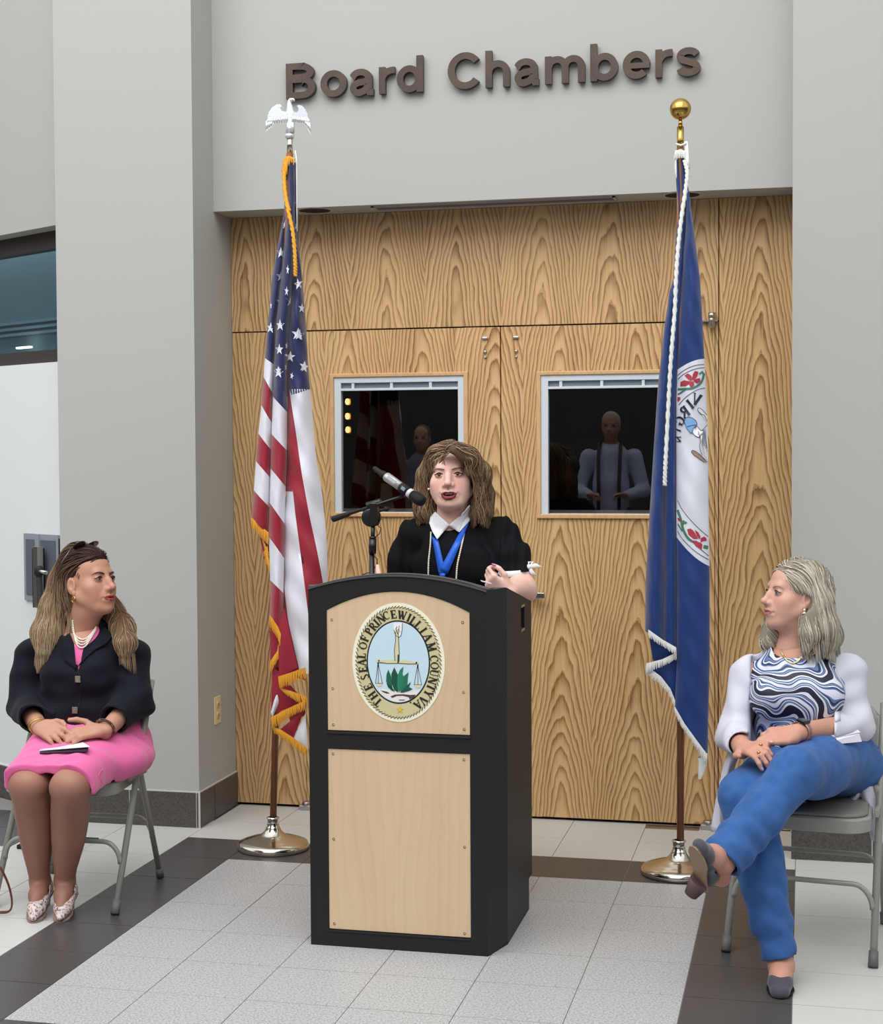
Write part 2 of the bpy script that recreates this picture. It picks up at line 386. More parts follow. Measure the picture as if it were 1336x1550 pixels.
for (x, nm, d) in ((2.085, 'floor_pivot', d2), (.352, 'floor_pivot', d1)):
    q = MB(); q.box(x-.03, x+.03, YW-.05, YW-.002, .0, .022); q.lathe([(0, .036), (.02, .036), (.022, .02)], (x, YW-.03, 0), 16); q.build(nm, M['steel'], d, bevel=.003)
tagobj(MB().box(1.83, 2.05, YW-.075, YW-.006, -.001, .0015).build('floor_plate', M['steel']), 'steel floor plate of the door pivot set in the tiles beneath the right door', 'plate')

# soffit fittings
def downlight(x, y, r):
    t = thing('recessed_light', None, 'light', (x, y, ZS))
    MB().lathe([(r*.82, -.002), (r, -.004), (r*1.12, -.0025), (r*1.14, .0)], (x, y, ZS), 36).build('trim_ring', M['wall'], t)
    MB().lathe([(r*.84, -.0015), (r*.7, .0-.001), (0, -.0008)], (x, y, ZS), 36).build('baffle', M['black_matte'], t)
    return t
a = downlight(.44, .80, .082); a['label'] = 'round recessed downlight in the soffit above the striped flag'
a = downlight(1.985, .80, .085); a['label'] = 'round recessed downlight in the soffit above the blue flag'
av = thing('air_vent', 'long grey linear air vent in the soffit over the doors', 'vent', (1.2, .80, ZS))
vx0, vx1 = .70, 1.72
q = MB(); q.box(vx0, vx1, .75, .758, ZS-.006, ZS); q.box(vx0, vx1, .842, .85, ZS-.006, ZS); q.box(vx0, vx0+.012, .75, .85, ZS-.006, ZS); q.box(vx1-.012, vx1, .75, .85, ZS-.006, ZS)
q.build('frame', M['wall'], av)
for k in range(3): MB().box(vx0+.01, vx1-.01, .766+.026*k, .778+.026*k, ZS-.005, ZS).build('strip', mat('vent_slat', srgb(120, 116, 110), .5), av)

# outlet on the side reveal
ot = thing('wall_outlet', 'beige electrical outlet on the side of the left grey pillar', 'outlet', (XL, .69, .46))
MB().box(XL, XL+.006, .655, .727, .402, .520).build('cover_plate', mat('almond', srgb(226, 206, 160), .5), ot, bevel=.002)
for zz in (.438, .484):
    MB().lathe([(0, .0085), (.0165, .0085), (.0175, .006)], (XL, .691, zz), 20, (1, 0, 0)).build('socket', mat('almond_socket', srgb(206, 186, 140), .5), ot)
    for dy in (-.006, .006): MB().box(XL+.008, XL+.0092, .690+dy, .692+dy, zz-.003, zz+.006).build('slot', M['black_matte'], ot)

# three warm wall lamps far inside the dark chamber, seen through the left pane
lmg = mat('warm_bulb', (1, .62, .24), emit=2.2)
for (u_, v_, w_) in ((525.5, 608, 'topmost'), (525.5, 630, 'middle'), (526, 650.5, 'lowest')):
    c_ = at(u_, v_, 1.75); q = thing('wall_lamp', '%s of three small warm lamps glowing behind the left door pane' % w_, 'lamp', c_, group='warm lamps inside the chamber')
    MB().lathe([(0, -.016), (.008, -.013), (.012, 0), (.008, .013), (0, .016)], c_, 14).build('bulb', lmg, q)
    MB().box(c_[0]-.014, c_[0]+.014, c_[1]+.012, c_[1]+.02, c_[2]-.02, c_[2]+.02).build('back_plate', M['brass'], q)
# lettering
def ribbon(mb, pts, w, fn, closed=False):
    """constant-width ribbon along a 2-D polyline, extruded by fn(p, k)"""
    P = [np.array(p, float) for p in pts]; n = len(P); Lf, Rt = [], []
    for i in range(n):
        a = P[i-1] if (i > 0 or closed) else P[i]; b = P[(i+1) % n] if (i < n-1 or closed) else P[i]
        if i > 0 or closed: t1 = (P[i]-P[i-1]); t1 = t1/(np.linalg.norm(t1)+1e-9)
        else: t1 = None
        if i < n-1 or closed: t2 = (P[(i+1) % n]-P[i]); t2 = t2/(np.linalg.norm(t2)+1e-9)
        else: t2 = None
        if t1 is None: t1 = t2
        if t2 is None: t2 = t1
        nn = np.array([-(t1[1]+t2[1]), t1[0]+t2[0]]); nn = nn/(np.linalg.norm(nn)+1e-9)
        k = max(.5, nn @ np.array([-t1[1], t1[0]])); ww = (w[i] if hasattr(w, '__len__') else w)
        Lf.append(P[i]+nn*ww/2/k); Rt.append(P[i]-nn*ww/2/k)
    m = n if closed else n-1
    vs = [fn(p, 0) for p in Lf]+[fn(p, 0) for p in Rt]+[fn(p, 1) for p in Lf]+[fn(p, 1) for p in Rt]; fs = []
    for i in range(m):
        j = (i+1) % n
        fs += [(i, j, n+j, n+i), (2*n+i, 3*n+i, 3*n+j, 2*n+j), (i, 2*n+i, 2*n+j, j), (n+i, n+j, 3*n+j, 3*n+i)]
    if not closed: fs += [(0, n, 3*n, 2*n), (n-1, 3*n-1, 4*n-1, 2*n-1)]
    mb.add(vs, fs, False)
# sans letters, cap height 1, stroke s; each is a list of (points, closed)
s_ = .182; h_ = s_/2; X_ = .74
def ar(cx, cy, rx, ry, a0, a1, n=14): return arc(cx, cy, rx, ry, a0, a1, n)
SANS = {
 'B': (.80, [([(h_, 0), (h_, 1)], 0), ([(h_, 1-h_), (.42, 1-h_)]+ar(.42, .745, .235, .155, 90, -90)+[(h_, .59)], 0), ([(.1, .54), (.44, .54)]+ar(.44, .32, .255, .22, 90, -90)+[(h_, h_)], 0)]),
 'o': (.74, [(ar(.37, .37, .27, .28, 0, 360, 30)[:-1], 1)]),
 'a': (.70, [([(.07, .49)]+ar(.31, .475, .225, .165, 170, 20)+[(.535, .42), (.535, .14)]+[(.56, .075), (.66, .075)], 0), ([(.52, .40), (.40, .365), (.25, .345)]+ar(.25, .20, .15, .135, 100, 300, 10)+[(.42, .12), (.53, .26)], 0)]),
 'r': (.46, [([(h_, 0), (h_, .74)], 0), ([(h_, .42)]+ar(.40, .40, .295, .24, 165, 88, 8)+[(.46, .64)], 0)]),
 'd': (.74, [([(.74-h_, 0), (.74-h_, 1)], 0), (ar(.36, .37, .26, .28, 0, 360, 30)[:-1], 1)]),
 'C': (.88, [(ar(.46, .5, .36, .41, 38, 322, 30), 0)]),
 'h': (.68, [([(h_, 0), (h_, 1)], 0), ([(h_, .42)]+ar(.34, .42, .235, .215, 170, 0, 14)+[(.575, 0)], 0)]),
 'm': (1.06, [([(h_, 0), (h_, .74)], 0), ([(h_, .44)]+ar(.315, .44, .2125, .205, 170, 0, 12)+[(.528, 0)], 0), ([(.528, .44)]+ar(.74, .44, .2125, .205, 170, 0, 12)+[(.953, 0)], 0)]),
 'b': (.74, [([(h_, 0), (h_, 1)], 0), (ar(.38, .37, .26, .28, 0, 360, 30)[:-1], 1)]),
 'e': (.72, [(ar(.365, .37, .265, .28, 4, 318, 28), 0), ([(.12, .35), (.70, .35)], 0)]),
 's': (.68, [(ar(.34, .52, .225, .14, 15, 180, 10)+[(.17, .43), (.34, .375), (.5, .32)]+ar(.335, .215, .235, .135, 20, -172, 12), 0)]),
}
def letter(ch, x0, w, zb, H, yb, yf, parent, m):
    W, st = SANS[ch]; mb = MB(); sx = w/W
    for k, (pts, cl) in enumerate(st):
        e = .0004*k
        ribbon(mb, pts, (.15 if ch == 'e' and k == 1 else s_), lambda p, q: (x0+p[0]*sx, (yf-e) if q == 0 else yb, zb+p[1]*H), bool(cl))
    return mb.build('letter', m, parent)
sg = thing('wall_lettering', 'bronze raised words Board Chambers on the grey wall above the doors', 'sign', (1.2, YH, 3.05))
# letter extents measured on the wall
LET = [('B', 433, 478), ('o', 484.5, 525), ('a', 529, 567), ('r', 573.5, 597.5), ('d', 600, 640), ('C', 677, 729), ('h', 734.5, 772), ('a', 778, 817.5), ('m', 824.5, 886), ('b', 893, 935.5), ('e', 941.5, 984), ('r', 991.5, 1017.5), ('s', 1022.5, 1061)]
for ch_, a, b in LET:
    yy = 153-(a-433)*.052
    pa, pb = at(a, yy, YH-.03), at(b, yy, YH-.03)
    letter(ch_, pa[0], pb[0]-pa[0], 3.044, .148, YH-.006, YH-.032, sg, M['bronze'])
# ---------------------------------------------------------------- lectern
M['laminate'] = mat('black_laminate', srgb(25, 26, 29), .52, spec=.35, bump=1, bscale=700, bstr=.1, bdist=.0005)
M['maple'] = wood('maple_panel', srgb(212, 186, 152), srgb(190, 160, 124), flitch=.5, seed=4.4, freq=30, taper=.05, rough=.45, contrast=.35)
M['hole'] = mat('dark_hole', srgb(10, 9, 9), .9)
LYF = -.98; LX0, LX1, LXC = .944, 1.518, 1.231
lc = thing('lectern', 'black lectern with two pale maple panels and an oval county seal', 'lectern', (LXC, -.67, 0))
def topz(x, c=1.141, pk=1.186):   # arch of the front
    u = (x-LXC)/(LX1-LXC); return c+(pk-c)*(1-u*u)
fy = lambda p, k: (p[0], LYF if k == 0 else LYF+.045, p[1])
fr = MB(); N_ = 26
# arch piece between the upper panel and the top
ax0, ax1 = 1.004, 1.464
def pz(x): u = (x-1.234)/.23; return 1.072+.062*(1-u*u)
xs = [ax0+(ax1-ax0)*i/N_ for i in range(N_+1)]
for a, b in zip(xs[:-1], xs[1:]): fr.prism([(a, pz(a)), (b, pz(b)), (b, topz(b)), (a, topz(a))], fy)
for x0, x1 in ((LX0, ax0), (ax1, LX1)):
    fr.prism([(x0, 0), (x1, 0), (x1, topz(x1)), (x0, topz(x0))], fy)
fr.prism([(ax0, 0), (ax1, 0), (ax1, .053), (ax0, .053)], fy); fr.prism([(ax0, .632), (ax1, .632), (ax1, .688), (ax0, .688)], fy)
fr.prism([(LX0, 0), (LX1, 0), (LX1, 1.12), (LX0, 1.12)], lambda p, k: (p[0], LYF+.02 if k == 0 else LYF+.045, p[1]))
fr.build('front_frame', M['laminate'], lc)
# bevelled strips along the rail
MB().box(ax0-.004, ax1+.003, LYF-.004, LYF+.001, .679, .685).build('rail_edge', M['laminate'], lc, bevel=.001); MB().box(ax0, ax1, LYF-.0035, LYF+.001, .046, .0515).build('rail_edge', M['laminate'], lc, bevel=.001)
up = [(ax0+.001, .690)]+[(ax1-.001, .690)]+[(x, pz(x)-.002) for x in reversed(xs)]
fp = lambda p, k: (p[0], LYF+.0035 if k == 0 else LYF+.02, p[1])
pa = MB().prism(up, fp).build('front_panel', M['maple'], lc)
pb = MB().prism([(ax0+.001, .055), (ax1-.001, .055), (ax1-.001, .630), (ax0+.001, .630)], fp).build('front_panel', M['maple'], lc)
for (px, py, par) in ((502, 938, pa), (700, 942, pa), (503.5, 1042, pa), (701.5, 1048, pa), (504.5, 1097, pa), (702.5, 1104, pa), (504, 1141, pb), (702, 1150, pb), (505, 1270, pb), (703, 1282, pb), (506, 1398, pb), (703, 1413, pb)):
    p = at(px, py, LYF+.003); q = MB(); q.lathe([(0, -.0005), (.0028, -.0005), (.004, .0012)], (p[0], LYF+.0032, p[2]), 12, (0, -1, 0)); q.build('screw', M['hole'], par)
# chamfers, sides, reading surface, back shelf
for sgn in (-1, 1):
    xa = LXC+sgn*.287; xb = LXC+sgn*.325; t = sgn*.018
    ch = MB(); 
    ch.add([(xa, LYF, 0), (xb, -.842, 0), (xb, -.842, 1.138), (xa, LYF, 1.141), (xa-t, LYF+.03, 0), (xb-t, -.842, 0), (xb-t, -.842, 1.138), (xa-t, LYF+.03, 1.141)],
           [(0, 1, 2, 3), (4, 7, 6, 5), (3, 2, 6, 7), (0, 4, 5, 1), (0, 3, 7, 4), (1, 5, 6, 2)]); ch.build('corner_panel', M['laminate'], lc)
    sd = MB(); prof = [(-.842, 0), (-.43, 0), (-.43, .10), (-.365, .11), (-.365, 1.052), (-.842, 1.138)]
    hole = (-.575, -.505, .985, 1.058)
    xo = (xb, xb-t)
    for (y0, y1) in ((-.842, -.575), (-.575, -.505), (-.505, -.43), (-.43, -.365)):
        zt = lambda y: 1.138-(y+.842)*.086/.477
        zb = .105 if y0 >= -.43 else 0
        if y0 == -.575:
            f2 = lambda p, k: (xo[k], p[0], p[1])
            sd.prism([(y0, 0), (y1, 0), (y1, hole[2]-.012), (y0, hole[2])], f2); sd.prism([(y0, hole[3]), (y1, hole[3]-.012), (y1, zt(y1)), (y0, zt(y0))], f2)
        else: sd.prism([(y0, zb), (y1, zb), (y1, zt(y1)), (y0, zt(y0))], lambda p, k: (xo[k], p[0], p[1]))
    sd.build('side_panel', M['laminate'], lc)
    if sgn > 0:
        q = MB(); q.box(xb-.017, xb-.012, -.575, -.505, .975, 1.056); q.build('port_recess', M['hole'], lc)
        for zz in (1.052, .978): MB().box(xb-.002, xb+.0015, -.572, -.508, zz-.004-(.006 if zz < 1 else 0), zz+.004-(.006 if zz < 1 else 0)).build('port_bracket', M['steel'], lc)
rd = MB()
rim = [(x, topz(x)) for x in [LX0+(LX1-LX0)*i/20 for i in range(21)]]
for (a, b) in zip(rim[:-1], rim[1:]):   # thick bull-nosed rim behind the arch
    rd.add([(a[0], LYF-.004, a[1]-.001), (b[0], LYF-.004, b[1]-.001), (b[0], LYF+.06, b[1]+.001), (a[0], LYF+.06, a[1]+.001), (a[0], LYF+.06, a[1]-.03), (b[0], LYF+.06, b[1]-.03), (a[0], LYF-.004, a[1]-.0065), (b[0], LYF-.004, b[1]-.0065)],
           [(0, 1, 2, 3), (3, 2, 5, 4), (0, 6, 7, 1)])
rd.add([(LX0, LYF-.004, 1.14), (LX0, LYF+.06, 1.142), (.906, -.842, 1.139), (LX0, -.842, 1.139)], [(0, 1, 3, 2)])
rd.add([(LX1, LYF-.004, 1.14), (LX1, LYF+.06, 1.142), (1.556, -.842, 1.139), (LX1, -.842, 1.139)], [(0, 2, 3, 1)])
rd.build('top_rim', mat('rim_laminate', srgb(72, 73, 75), .5), lc)
rs = MB(); rs.add([(LX0+.005, LYF+.05, 1.132), (LX1-.005, LYF+.05, 1.132), (1.54, -.37, 1.03), (.922, -.37, 1.03), (LX0+.005, LYF+.05, 1.112), (LX1-.005, LYF+.05, 1.112), (1.54, -.37, 1.01), (.922, -.37, 1.01)], [(0, 1, 2, 3), (7, 6, 5, 4), (0, 4, 5, 1), (2, 6, 7, 3)])
rs.build('reading_surface', M['laminate'], lc)
MB().box(.926, 1.536, -.82, -.40, .55, .568).build('shelf', M['laminate'], lc)
MB().box(.926, 1.536, -.82, -.44, .02, .04).build('floor_panel', M['laminate'], lc)

# ------- the seal
SC, SX, SZ = .000275, 1.236, .910
def sp_(u, v, d): return (SX+(u-638)*.000275, LYF+.0032-d, SZ-(v-795)*.000267)
def inkfn(d, th=.0004): return lambda p, k: sp_(p[0], p[1], d if k == 0 else d-th)
def flat(name, col, par, polys, d, rough=.45):
    mb = MB()
    for pl in polys: mb.prism(pl, inkfn(d))
    return mb.build(name, mat(name+'_ink', srgb(*col), rough), par)
def ell(cx, cy, rx, ry, n=72, a0=0, a1=360):
    return [(cx+rx*math.cos(math.radians(a0+(a1-a0)*i/n)), cy+ry*math.sin(math.radians(a0+(a1-a0)*i/n))) for i in range(n)]
seal = MB().prism(ell(638, 795, 541, 700), lambda p, k: sp_(p[0], p[1], .0012 if k == 0 else -.002)).build('seal', mat('seal_cream', srgb(240, 236, 214), .4), lc)
flat('seal_ring', (204, 194, 150), seal, [ell(638, 795, 492, 652)], .0016)
flat('seal_outline', (28, 30, 28), seal, [ell(638, 790, 372, 492)], .0020)
flat('seal_sky', (196, 220, 234), seal, [ell(638, 790, 356, 474)], .0024)
rp = MB()
for k in range(84):    # rope border
    a = math.radians(360*k/84); c0 = (638+492*math.cos(a), 795+652*math.sin(a)); tx, ty = -math.sin(a)*492, math.cos(a)*652; L_ = math.hypot(tx, ty); tx, ty = tx/L_, ty/L_; nx, ny = ty, -tx
    p = [(c0[0]+nx*e*17+tx*(e*14+8*math.sin(e*3)), c0[1]+ny*e*17+ty*(e*14+8*math.sin(e*3))) for e in (-1, -.5, 0, .5, 1)]
    ribbon(rp, p, [3, 7, 9, 7, 3], inkfn(.0026, .0008))
rp.build('rope_border', mat('rope_ink', srgb(84, 76, 44), .5), seal)
tk, tn = .235, .105
def q_(a, b, w): return ([a, b], w)
def sf(x, y, w=.34): return ([(x-w/2, y), (x+w/2, y)], .07)
SERIF = {
 'T': (.78, [q_((.39, 0), (.39, 1), tk), q_((0, .95), (.78, .95), .1), q_((.04, .75), (.04, 1), .08), q_((.74, .75), (.74, 1), .08), sf(.39, .035)]),
 'H': (.86, [q_((.17, 0), (.17, 1), tk), q_((.69, 0), (.69, 1), tk), q_((.17, .52), (.69, .52), tn), sf(.17, .035), sf(.17, .965), sf(.69, .035), sf(.69, .965)]),
 'E': (.70, [q_((.19, 0), (.19, 1), tk), q_((.02, .95), (.66, .95), tn), q_((.19, .5), (.52, .5), tn), q_((.02, .05), (.68, .05), tn), q_((.64, .72), (.64, .98), .07), q_((.52, .38), (.52, .62), .07), q_((.67, .02), (.67, .28), .07)]),
 'S': (.62, [(ar(.31, .73, .22, .22, 30, 190, 9)+[(.2, .58), (.42, .44)]+ar(.3, .27, .23, .22, 10, -155, 9), [.08, .1, .12, .13, .14, .14, .14, .14, .14, .15, .17, .17, .15, .14, .14, .14, .13, .12, .1, .1, .09, .08])]),
 'A': (.84, [q_((.08, 0), (.40, .98), tn), q_((.40, 1), (.74, 0), tk), q_((.2, .33), (.62, .33), .07), sf(.09, .035, .26), sf(.72, .035, .3)]),
 'L': (.66, [q_((.19, 0), (.19, 1), tk), q_((.02, .05), (.64, .05), tn), q_((.62, .03), (.62, .32), .07), sf(.19, .965)]),
 'O': (.90, [(ar(.45, .5, .36, .44, 0, 360, 24), [.2-.11*abs(math.sin(2*PI*i/24)) for i in range(25)])]),
 'F': (.64, [q_((.19, 0), (.19, 1), tk), q_((.02, .95), (.62, .95), tn), q_((.19, .5), (.48, .5), tn), q_((.6, .7), (.6, .98), .07), q_((.48, .38), (.48, .62), .07), sf(.19, .035)]),
 'P': (.70, [q_((.19, 0), (.19, 1), tk), ([(.02, .95), (.36, .95)]+ar(.36, .72, .23, .23, 90, -90, 8)+[(.19, .47)], [.07, .08, .09, .12, .15, .18, .19, .18, .15, .12, .09, .07]), sf(.19, .035)]),
 'R': (.80, [q_((.19, 0), (.19, 1), tk), ([(.02, .95), (.36, .95)]+ar(.36, .73, .22, .22, 90, -90, 8)+[(.19, .5)], [.07, .08, .09, .12, .15, .18, .19, .18, .15, .12, .09, .07]), q_((.38, .5), (.72, .02), .17), sf(.19, .035), sf(.72, .035, .16)]),
 'I': (.40, [q_((.2, 0), (.2, 1), tk), sf(.2, .035), sf(.2, .965)]),
 'N': (.88, [q_((.14, 0), (.14, 1), tn), q_((.14, 1), (.74, 0), tk), q_((.74, 0), (.74, 1), tn), sf(.14, .035, .26), sf(.08, .965, .2), sf(.74, .965, .26)]),
 'C': (.80, [(ar(.44, .5, .34, .44, 48, 312, 18), [.07, .08, .09, .09, .1, .12, .15, .18, .2, .2, .2, .18, .15, .12, .1, .09, .08, .07, .07]), q_((.70, .68), (.70, .96), .07)]),
 'W': (1.16, [q_((.12, 1), (.36, 0), tk), q_((.36, 0), (.58, .95), tn), q_((.5, 1), (.76, 0), tk), q_((.76, 0), (1.02, 1), tn), sf(.12, .965, .3), sf(.52, .965, .26), sf(1.02, .965, .24)]),
 'M': (1.0, [q_((.14, 0), (.16, 1), tn), q_((.16, 1), (.5, 0), tk), q_((.5, 0), (.84, 1), tn), q_((.85, 1), (.85, 0), tk), sf(.14, .035, .26), sf(.85, .035), sf(.1, .965, .2), sf(.88, .965, .24)]),
 'U': (.84, [([(.17, 1), (.17, .36)]+ar(.42, .32, .25, .27, 180, 360, 10)+[(.67, .36), (.67, 1)], [.21, .21, .2, .18, .15, .12, .1, .1, .09, .08, .08, .08, .08, .08, .08]), sf(.17, .965), sf(.67, .965, .26)]),
 'Y': (.80, [q_((.1, 1), (.40, .45), tk), q_((.70, 1), (.42, .45), tn), q_((.41, 0), (.41, .5), tk), sf(.1, .965, .3), sf(.7, .965, .26), sf(.41, .035)]),
 'V': (.82, [q_((.12, 1), (.42, 0), tk), q_((.42, 0), (.72, 1), tn), sf(.12, .965, .3), sf(.72, .965, .26)]),
 '.': (.2, [q_((.1, 0), (.1, .17), .17)]),
 'G': (.86, [(ar(.44, .5, .34, .44, 48, 315, 18), [.07, .08, .09, .09, .1, .12, .15, .18, .2, .2, .2, .18, .15, .12, .1, .09, .08, .07, .07]), q_((.70, .68), (.70, .96), .07), q_((.70, .08), (.70, .42), .18), sf(.70, .42)]),
}
def glyph(mb, ch, c, ang, h, fn, mirror=False, wsc=1.0):
    """serif capital centred at c in picture-like coordinates (v down), up vector turned by ang"""
    W, st = SERIF[ch]; ca, sa = math.cos(ang), math.sin(ang)
    def tf(p):
        x = (p[0]-W/2)*h*wsc*(-1 if mirror else 1); y = (p[1]-.5)*h
        return (c[0]+x*ca+y*sa, c[1]+x*sa-y*ca)
    for k, (pts, w) in enumerate(st):
        P = [tf(p) for p in pts]
        if hasattr(w, '__len__'): w = (list(w)+[w[-1]]*len(P))[:len(P)]; w = [x*h for x in w]
        else: w = w*h
        ribbon(mb, P, w, lambda p, q, k=k: fn(p, q, k))
SEALT = [('T', 395, 1270), ('H', 340, 1192), ('E', 284, 1095), ('S', 243, 975), ('E', 222, 890), ('A', 213, 805), ('L', 207, 727), ('O', 226, 607), ('F', 246, 522), ('P', 298, 438), ('R', 348, 376), ('I', 388, 330), ('N', 438, 285), ('C', 500, 246), ('E', 585, 230), ('W', 690, 238), ('I', 768, 266), ('L', 818, 300), ('L', 875, 350), ('I', 932, 412), ('A', 985, 490), ('M', 1030, 600), ('C', 1058, 738), ('O', 1062, 822), ('U', 1055, 908), ('N', 1038, 998), ('T', 1018, 1078), ('Y', 985, 1152), ('V', 925, 1232), ('A', 868, 1284), ('.', 800, 1296)]
ink = mat('seal_letter_ink', srgb(36, 32, 26), .5)
for ch_, u, v in SEALT:
    dx, dy = (u-638)/430**2, (v-790)/570**2; ang = math.atan2(dx, -dy)
    mb = MB(); glyph(mb, ch_, (u, v), ang, 100, lambda p, q, k: sp_(p[0], p[1], .0026+.00004*k if q == 0 else .0018), wsc=.95)
    mb.build('letter', ink, seal)
st_ = [(655+r*math.sin(2*PI*k/10), 1348-r*math.cos(2*PI*k/10)) for k, r in enumerate([46, 18]*5)]
flat('seal_star', (226, 184, 60), seal, [st_], .0030)
# picture inside: ground, plant, scales, hand
flat('seal_ground', (232, 226, 224), seal, [[(392, 1122), (470, 1110), (560, 1128), (700, 1118), (800, 1122), (885, 1118), (860, 1160), (800, 1210), (720, 1248), (640, 1258), (560, 1245), (480, 1205)]], .0026)
flat('seal_rocks', (84, 62, 62), seal, [[(545, 1195), (600, 1172), (700, 1165), (780, 1172), (840, 1165), (830, 1195), (770, 1225), (760, 1200), (690, 1185), (620, 1190), (565, 1215)], [(430, 1128), (500, 1140), (540, 1160), (500, 1165), (455, 1148)], [(640, 1232), (720, 1228), (700, 1240), (650, 1242)]], .0029)
lv = [[(522, 880), (555, 960), (565, 1060), (575, 1135), (530, 1090), (495, 1020), (500, 940)], [(592, 852), (630, 930), (640, 1030), (632, 1148), (590, 1120), (560, 1040), (558, 930)], [(700, 842), (690, 930), (720, 1000), (700, 1080), (640, 1150), (625, 1060), (632, 940), (660, 880)], [(760, 905), (750, 980), (745, 1060), (700, 1130), (660, 1145), (690, 1040), (705, 950)], [(785, 1018), (765, 1080), (805, 1100), (770, 1122), (700, 1145), (660, 1148), (720, 1080)], [(500, 1040), (560, 1080), (600, 1140), (560, 1125), (520, 1090)]]
for k, pl in enumerate(lv): flat('seal_leaf', [(22, 96, 74), (14, 78, 60), (36, 124, 94), (28, 112, 84), (16, 84, 64), (12, 66, 52)][k], seal, [pl], .0029+.0002*k)
sc_ = MB()
gold = mat('seal_scales_ink', srgb(214, 206, 160), .5); dk = mat('seal_line_ink', srgb(60, 56, 60), .5)
for nm_, pl in zip(('scales_column', 'scales_beam', 'scales_pan', 'scales_pan', 'scales_knob', 'scales_knob'), ([(608, 420), (640, 400), (645, 600), (650, 770), (600, 775), (596, 640), (610, 540)], [(405, 770), (500, 766), (560, 762), (640, 775), (720, 762), (780, 772), (860, 782), (860, 800), (760, 806), (640, 800), (520, 806), (405, 790)], [(372, 1045), (452, 1045), (440, 1075), (410, 1086), (385, 1075)], [(822, 1048), (910, 1048), (898, 1080), (870, 1090), (838, 1080)], ell(402, 778, 20, 20, 14), ell(862, 792, 20, 20, 14))): MB().prism(pl, inkfn(.0032)).build(nm_, gold, seal)
ln = MB()
for P in ([(402, 800), (372, 1045)], [(402, 800), (404, 1045)], [(402, 800), (452, 1045)], [(866, 812), (824, 1048)], [(866, 812), (868, 1048)], [(866, 812), (910, 1048)], [(368, 1045), (456, 1045)], [(818, 1048), (914, 1048)]): ribbon(ln, P, 5, inkfn(.0034))
for P in ([(640, 400), (646, 560), (652, 690), (648, 790)], [(600, 775), (596, 640), (610, 540), (608, 430)], [(400, 800), (520, 808), (640, 803), (760, 808), (860, 803)]): ribbon(ln, P, 7, inkfn(.0034))
ribbon(ln, [(402, 798), (405, 850)], 14, inkfn(.0034)); ribbon(ln, [(866, 810), (866, 850)], 14, inkfn(.0034)); ribbon(ln, [(640, 700), (638, 800)], 16, inkfn(.0034))
hd_ = [(588, 330), (690, 330), (688, 400), (672, 480), (645, 500), (610, 475), (590, 410)]
flat('seal_hand', (240, 236, 236), seal, [hd_], .0030); ribbon(ln, hd_[1:], 6, inkfn(.0034)); ribbon(ln, [(630, 370), (615, 400), (635, 460)], 8, inkfn(.0034)); ribbon(ln, [(655, 360), (650, 400), (660, 440)], 6, inkfn(.0034))
ln.build('seal_lines', dk, seal)

# ---------------------------------------------------------------- boom microphone stand behind the lectern
MY = -.33
ms = thing('microphone_stand', 'black boom microphone stand with a silver microphone beside the speaker', 'microphone stand', tuple(at(563, 1300, MY)[:2])+(0,))
pb_ = at(563, 900, MY); px_ = pb_[0]
def m3(u, v, y=MY): return at(u, v, y)
q = MB(); q.tube([(px_, MY, .02), (px_, MY, m3(563, 838)[2])], .0095, 14); q.build('lower_tube', M['black'], ms)
q = MB(); q.tube([m3(563.5, 838), m3(564, 816)], .0135, 16); q.tube([m3(564, 815.5), m3(564, 812)], .0125, 16); q.build('clutch', M['black'], ms)
q = MB(); q.tube([m3(563.5, 830), m3(564.5, 790)], .0075, 14); q.build('upper_tube', M['black'], ms)
q = MB(); z0_ = m3(565, 785); q.lathe([(0, -.016), (.03, -.016), (.034, -.01), (.034, .008), (.030, .014), (0, .014)], m3(562, 783, MY+.005), 26, (0, 1, 0))
q.obox(m3(566.5, 778), [(1, 0, 0), (0, 1, 0), (0, 0, 1)], (.0135, .018, .042)); q.build('boom_joint', M['black'], ms, bevel=.005)
b0, b1 = m3(507, 785, MY+.02), m3(612, 750, MY-.03)
q = MB(); q.tube([b0, b1], .0058, 12); q.build('boom', M['black'], ms)
q = MB(); q.tube([m3(502.5, 786.5, MY+.02), m3(505, 785.5, MY+.02), m3(524, 779, MY+.014), m3(534, 775.5, MY+.01)], [.009, .0115, .0095, .0062], 14); q.build('boom_grip', M['black_matte'], ms)
q = MB(); q.tube([m3(555, 766, MY), m3(577, 759.5, MY)], .013, 14); q.build('boom_clamp', M['black'], ms, bevel=.002)
q = MB(); q.tube([m3(574, 774, MY-.01), m3(588, 769, MY-.012)], [.004, .004], 8); q.ball(m3(584.5, 770.5, MY-.012), (.011, .009, .009)); q.build('boom_knob', M['black_matte'], ms)
q = MB(); q.tube([m3(572, 796), m3(576.5, 800), m3(574, 808), m3(569, 812), m3(560, 822), m3(566, 842), m3(571, 846), m3(570, 856), m3(560, 866), m3(548, 870)], .0016, 6); q.build('cable', M['black_matte'], ms)
q = MB(); q.lathe([(0, 0), (.088, 0), (.09, .004), (.088, .014), (.03, .022), (.012, .03), (0, .03)], (px_, MY, 0), 32); q.build('round_base', M['black'], ms)
mi = thing('microphone', 'silver handheld wireless microphone with black ends held in the boom clip', 'microphone', tuple(m3(600, 735, MY-.02)))
yk = lambda t: MY+.02-.09*t
def mp(u, v): t = (u-565)/75; return at(u, v, yk(t))
ax_pts = [mp(566, 709), mp(581, 719.5), mp(586, 723), mp(607, 738), mp(619, 746), mp(630, 753), mp(639, 758)]
q = MB(); q.tube([mp(565.5, 708), mp(567, 709.3), mp(577, 716.3), mp(578, 717), mp(584, 721)], [.006, .0085, .0095, .0125, .0135], 18); q.build('antenna_end', M['black_matte'], mi)
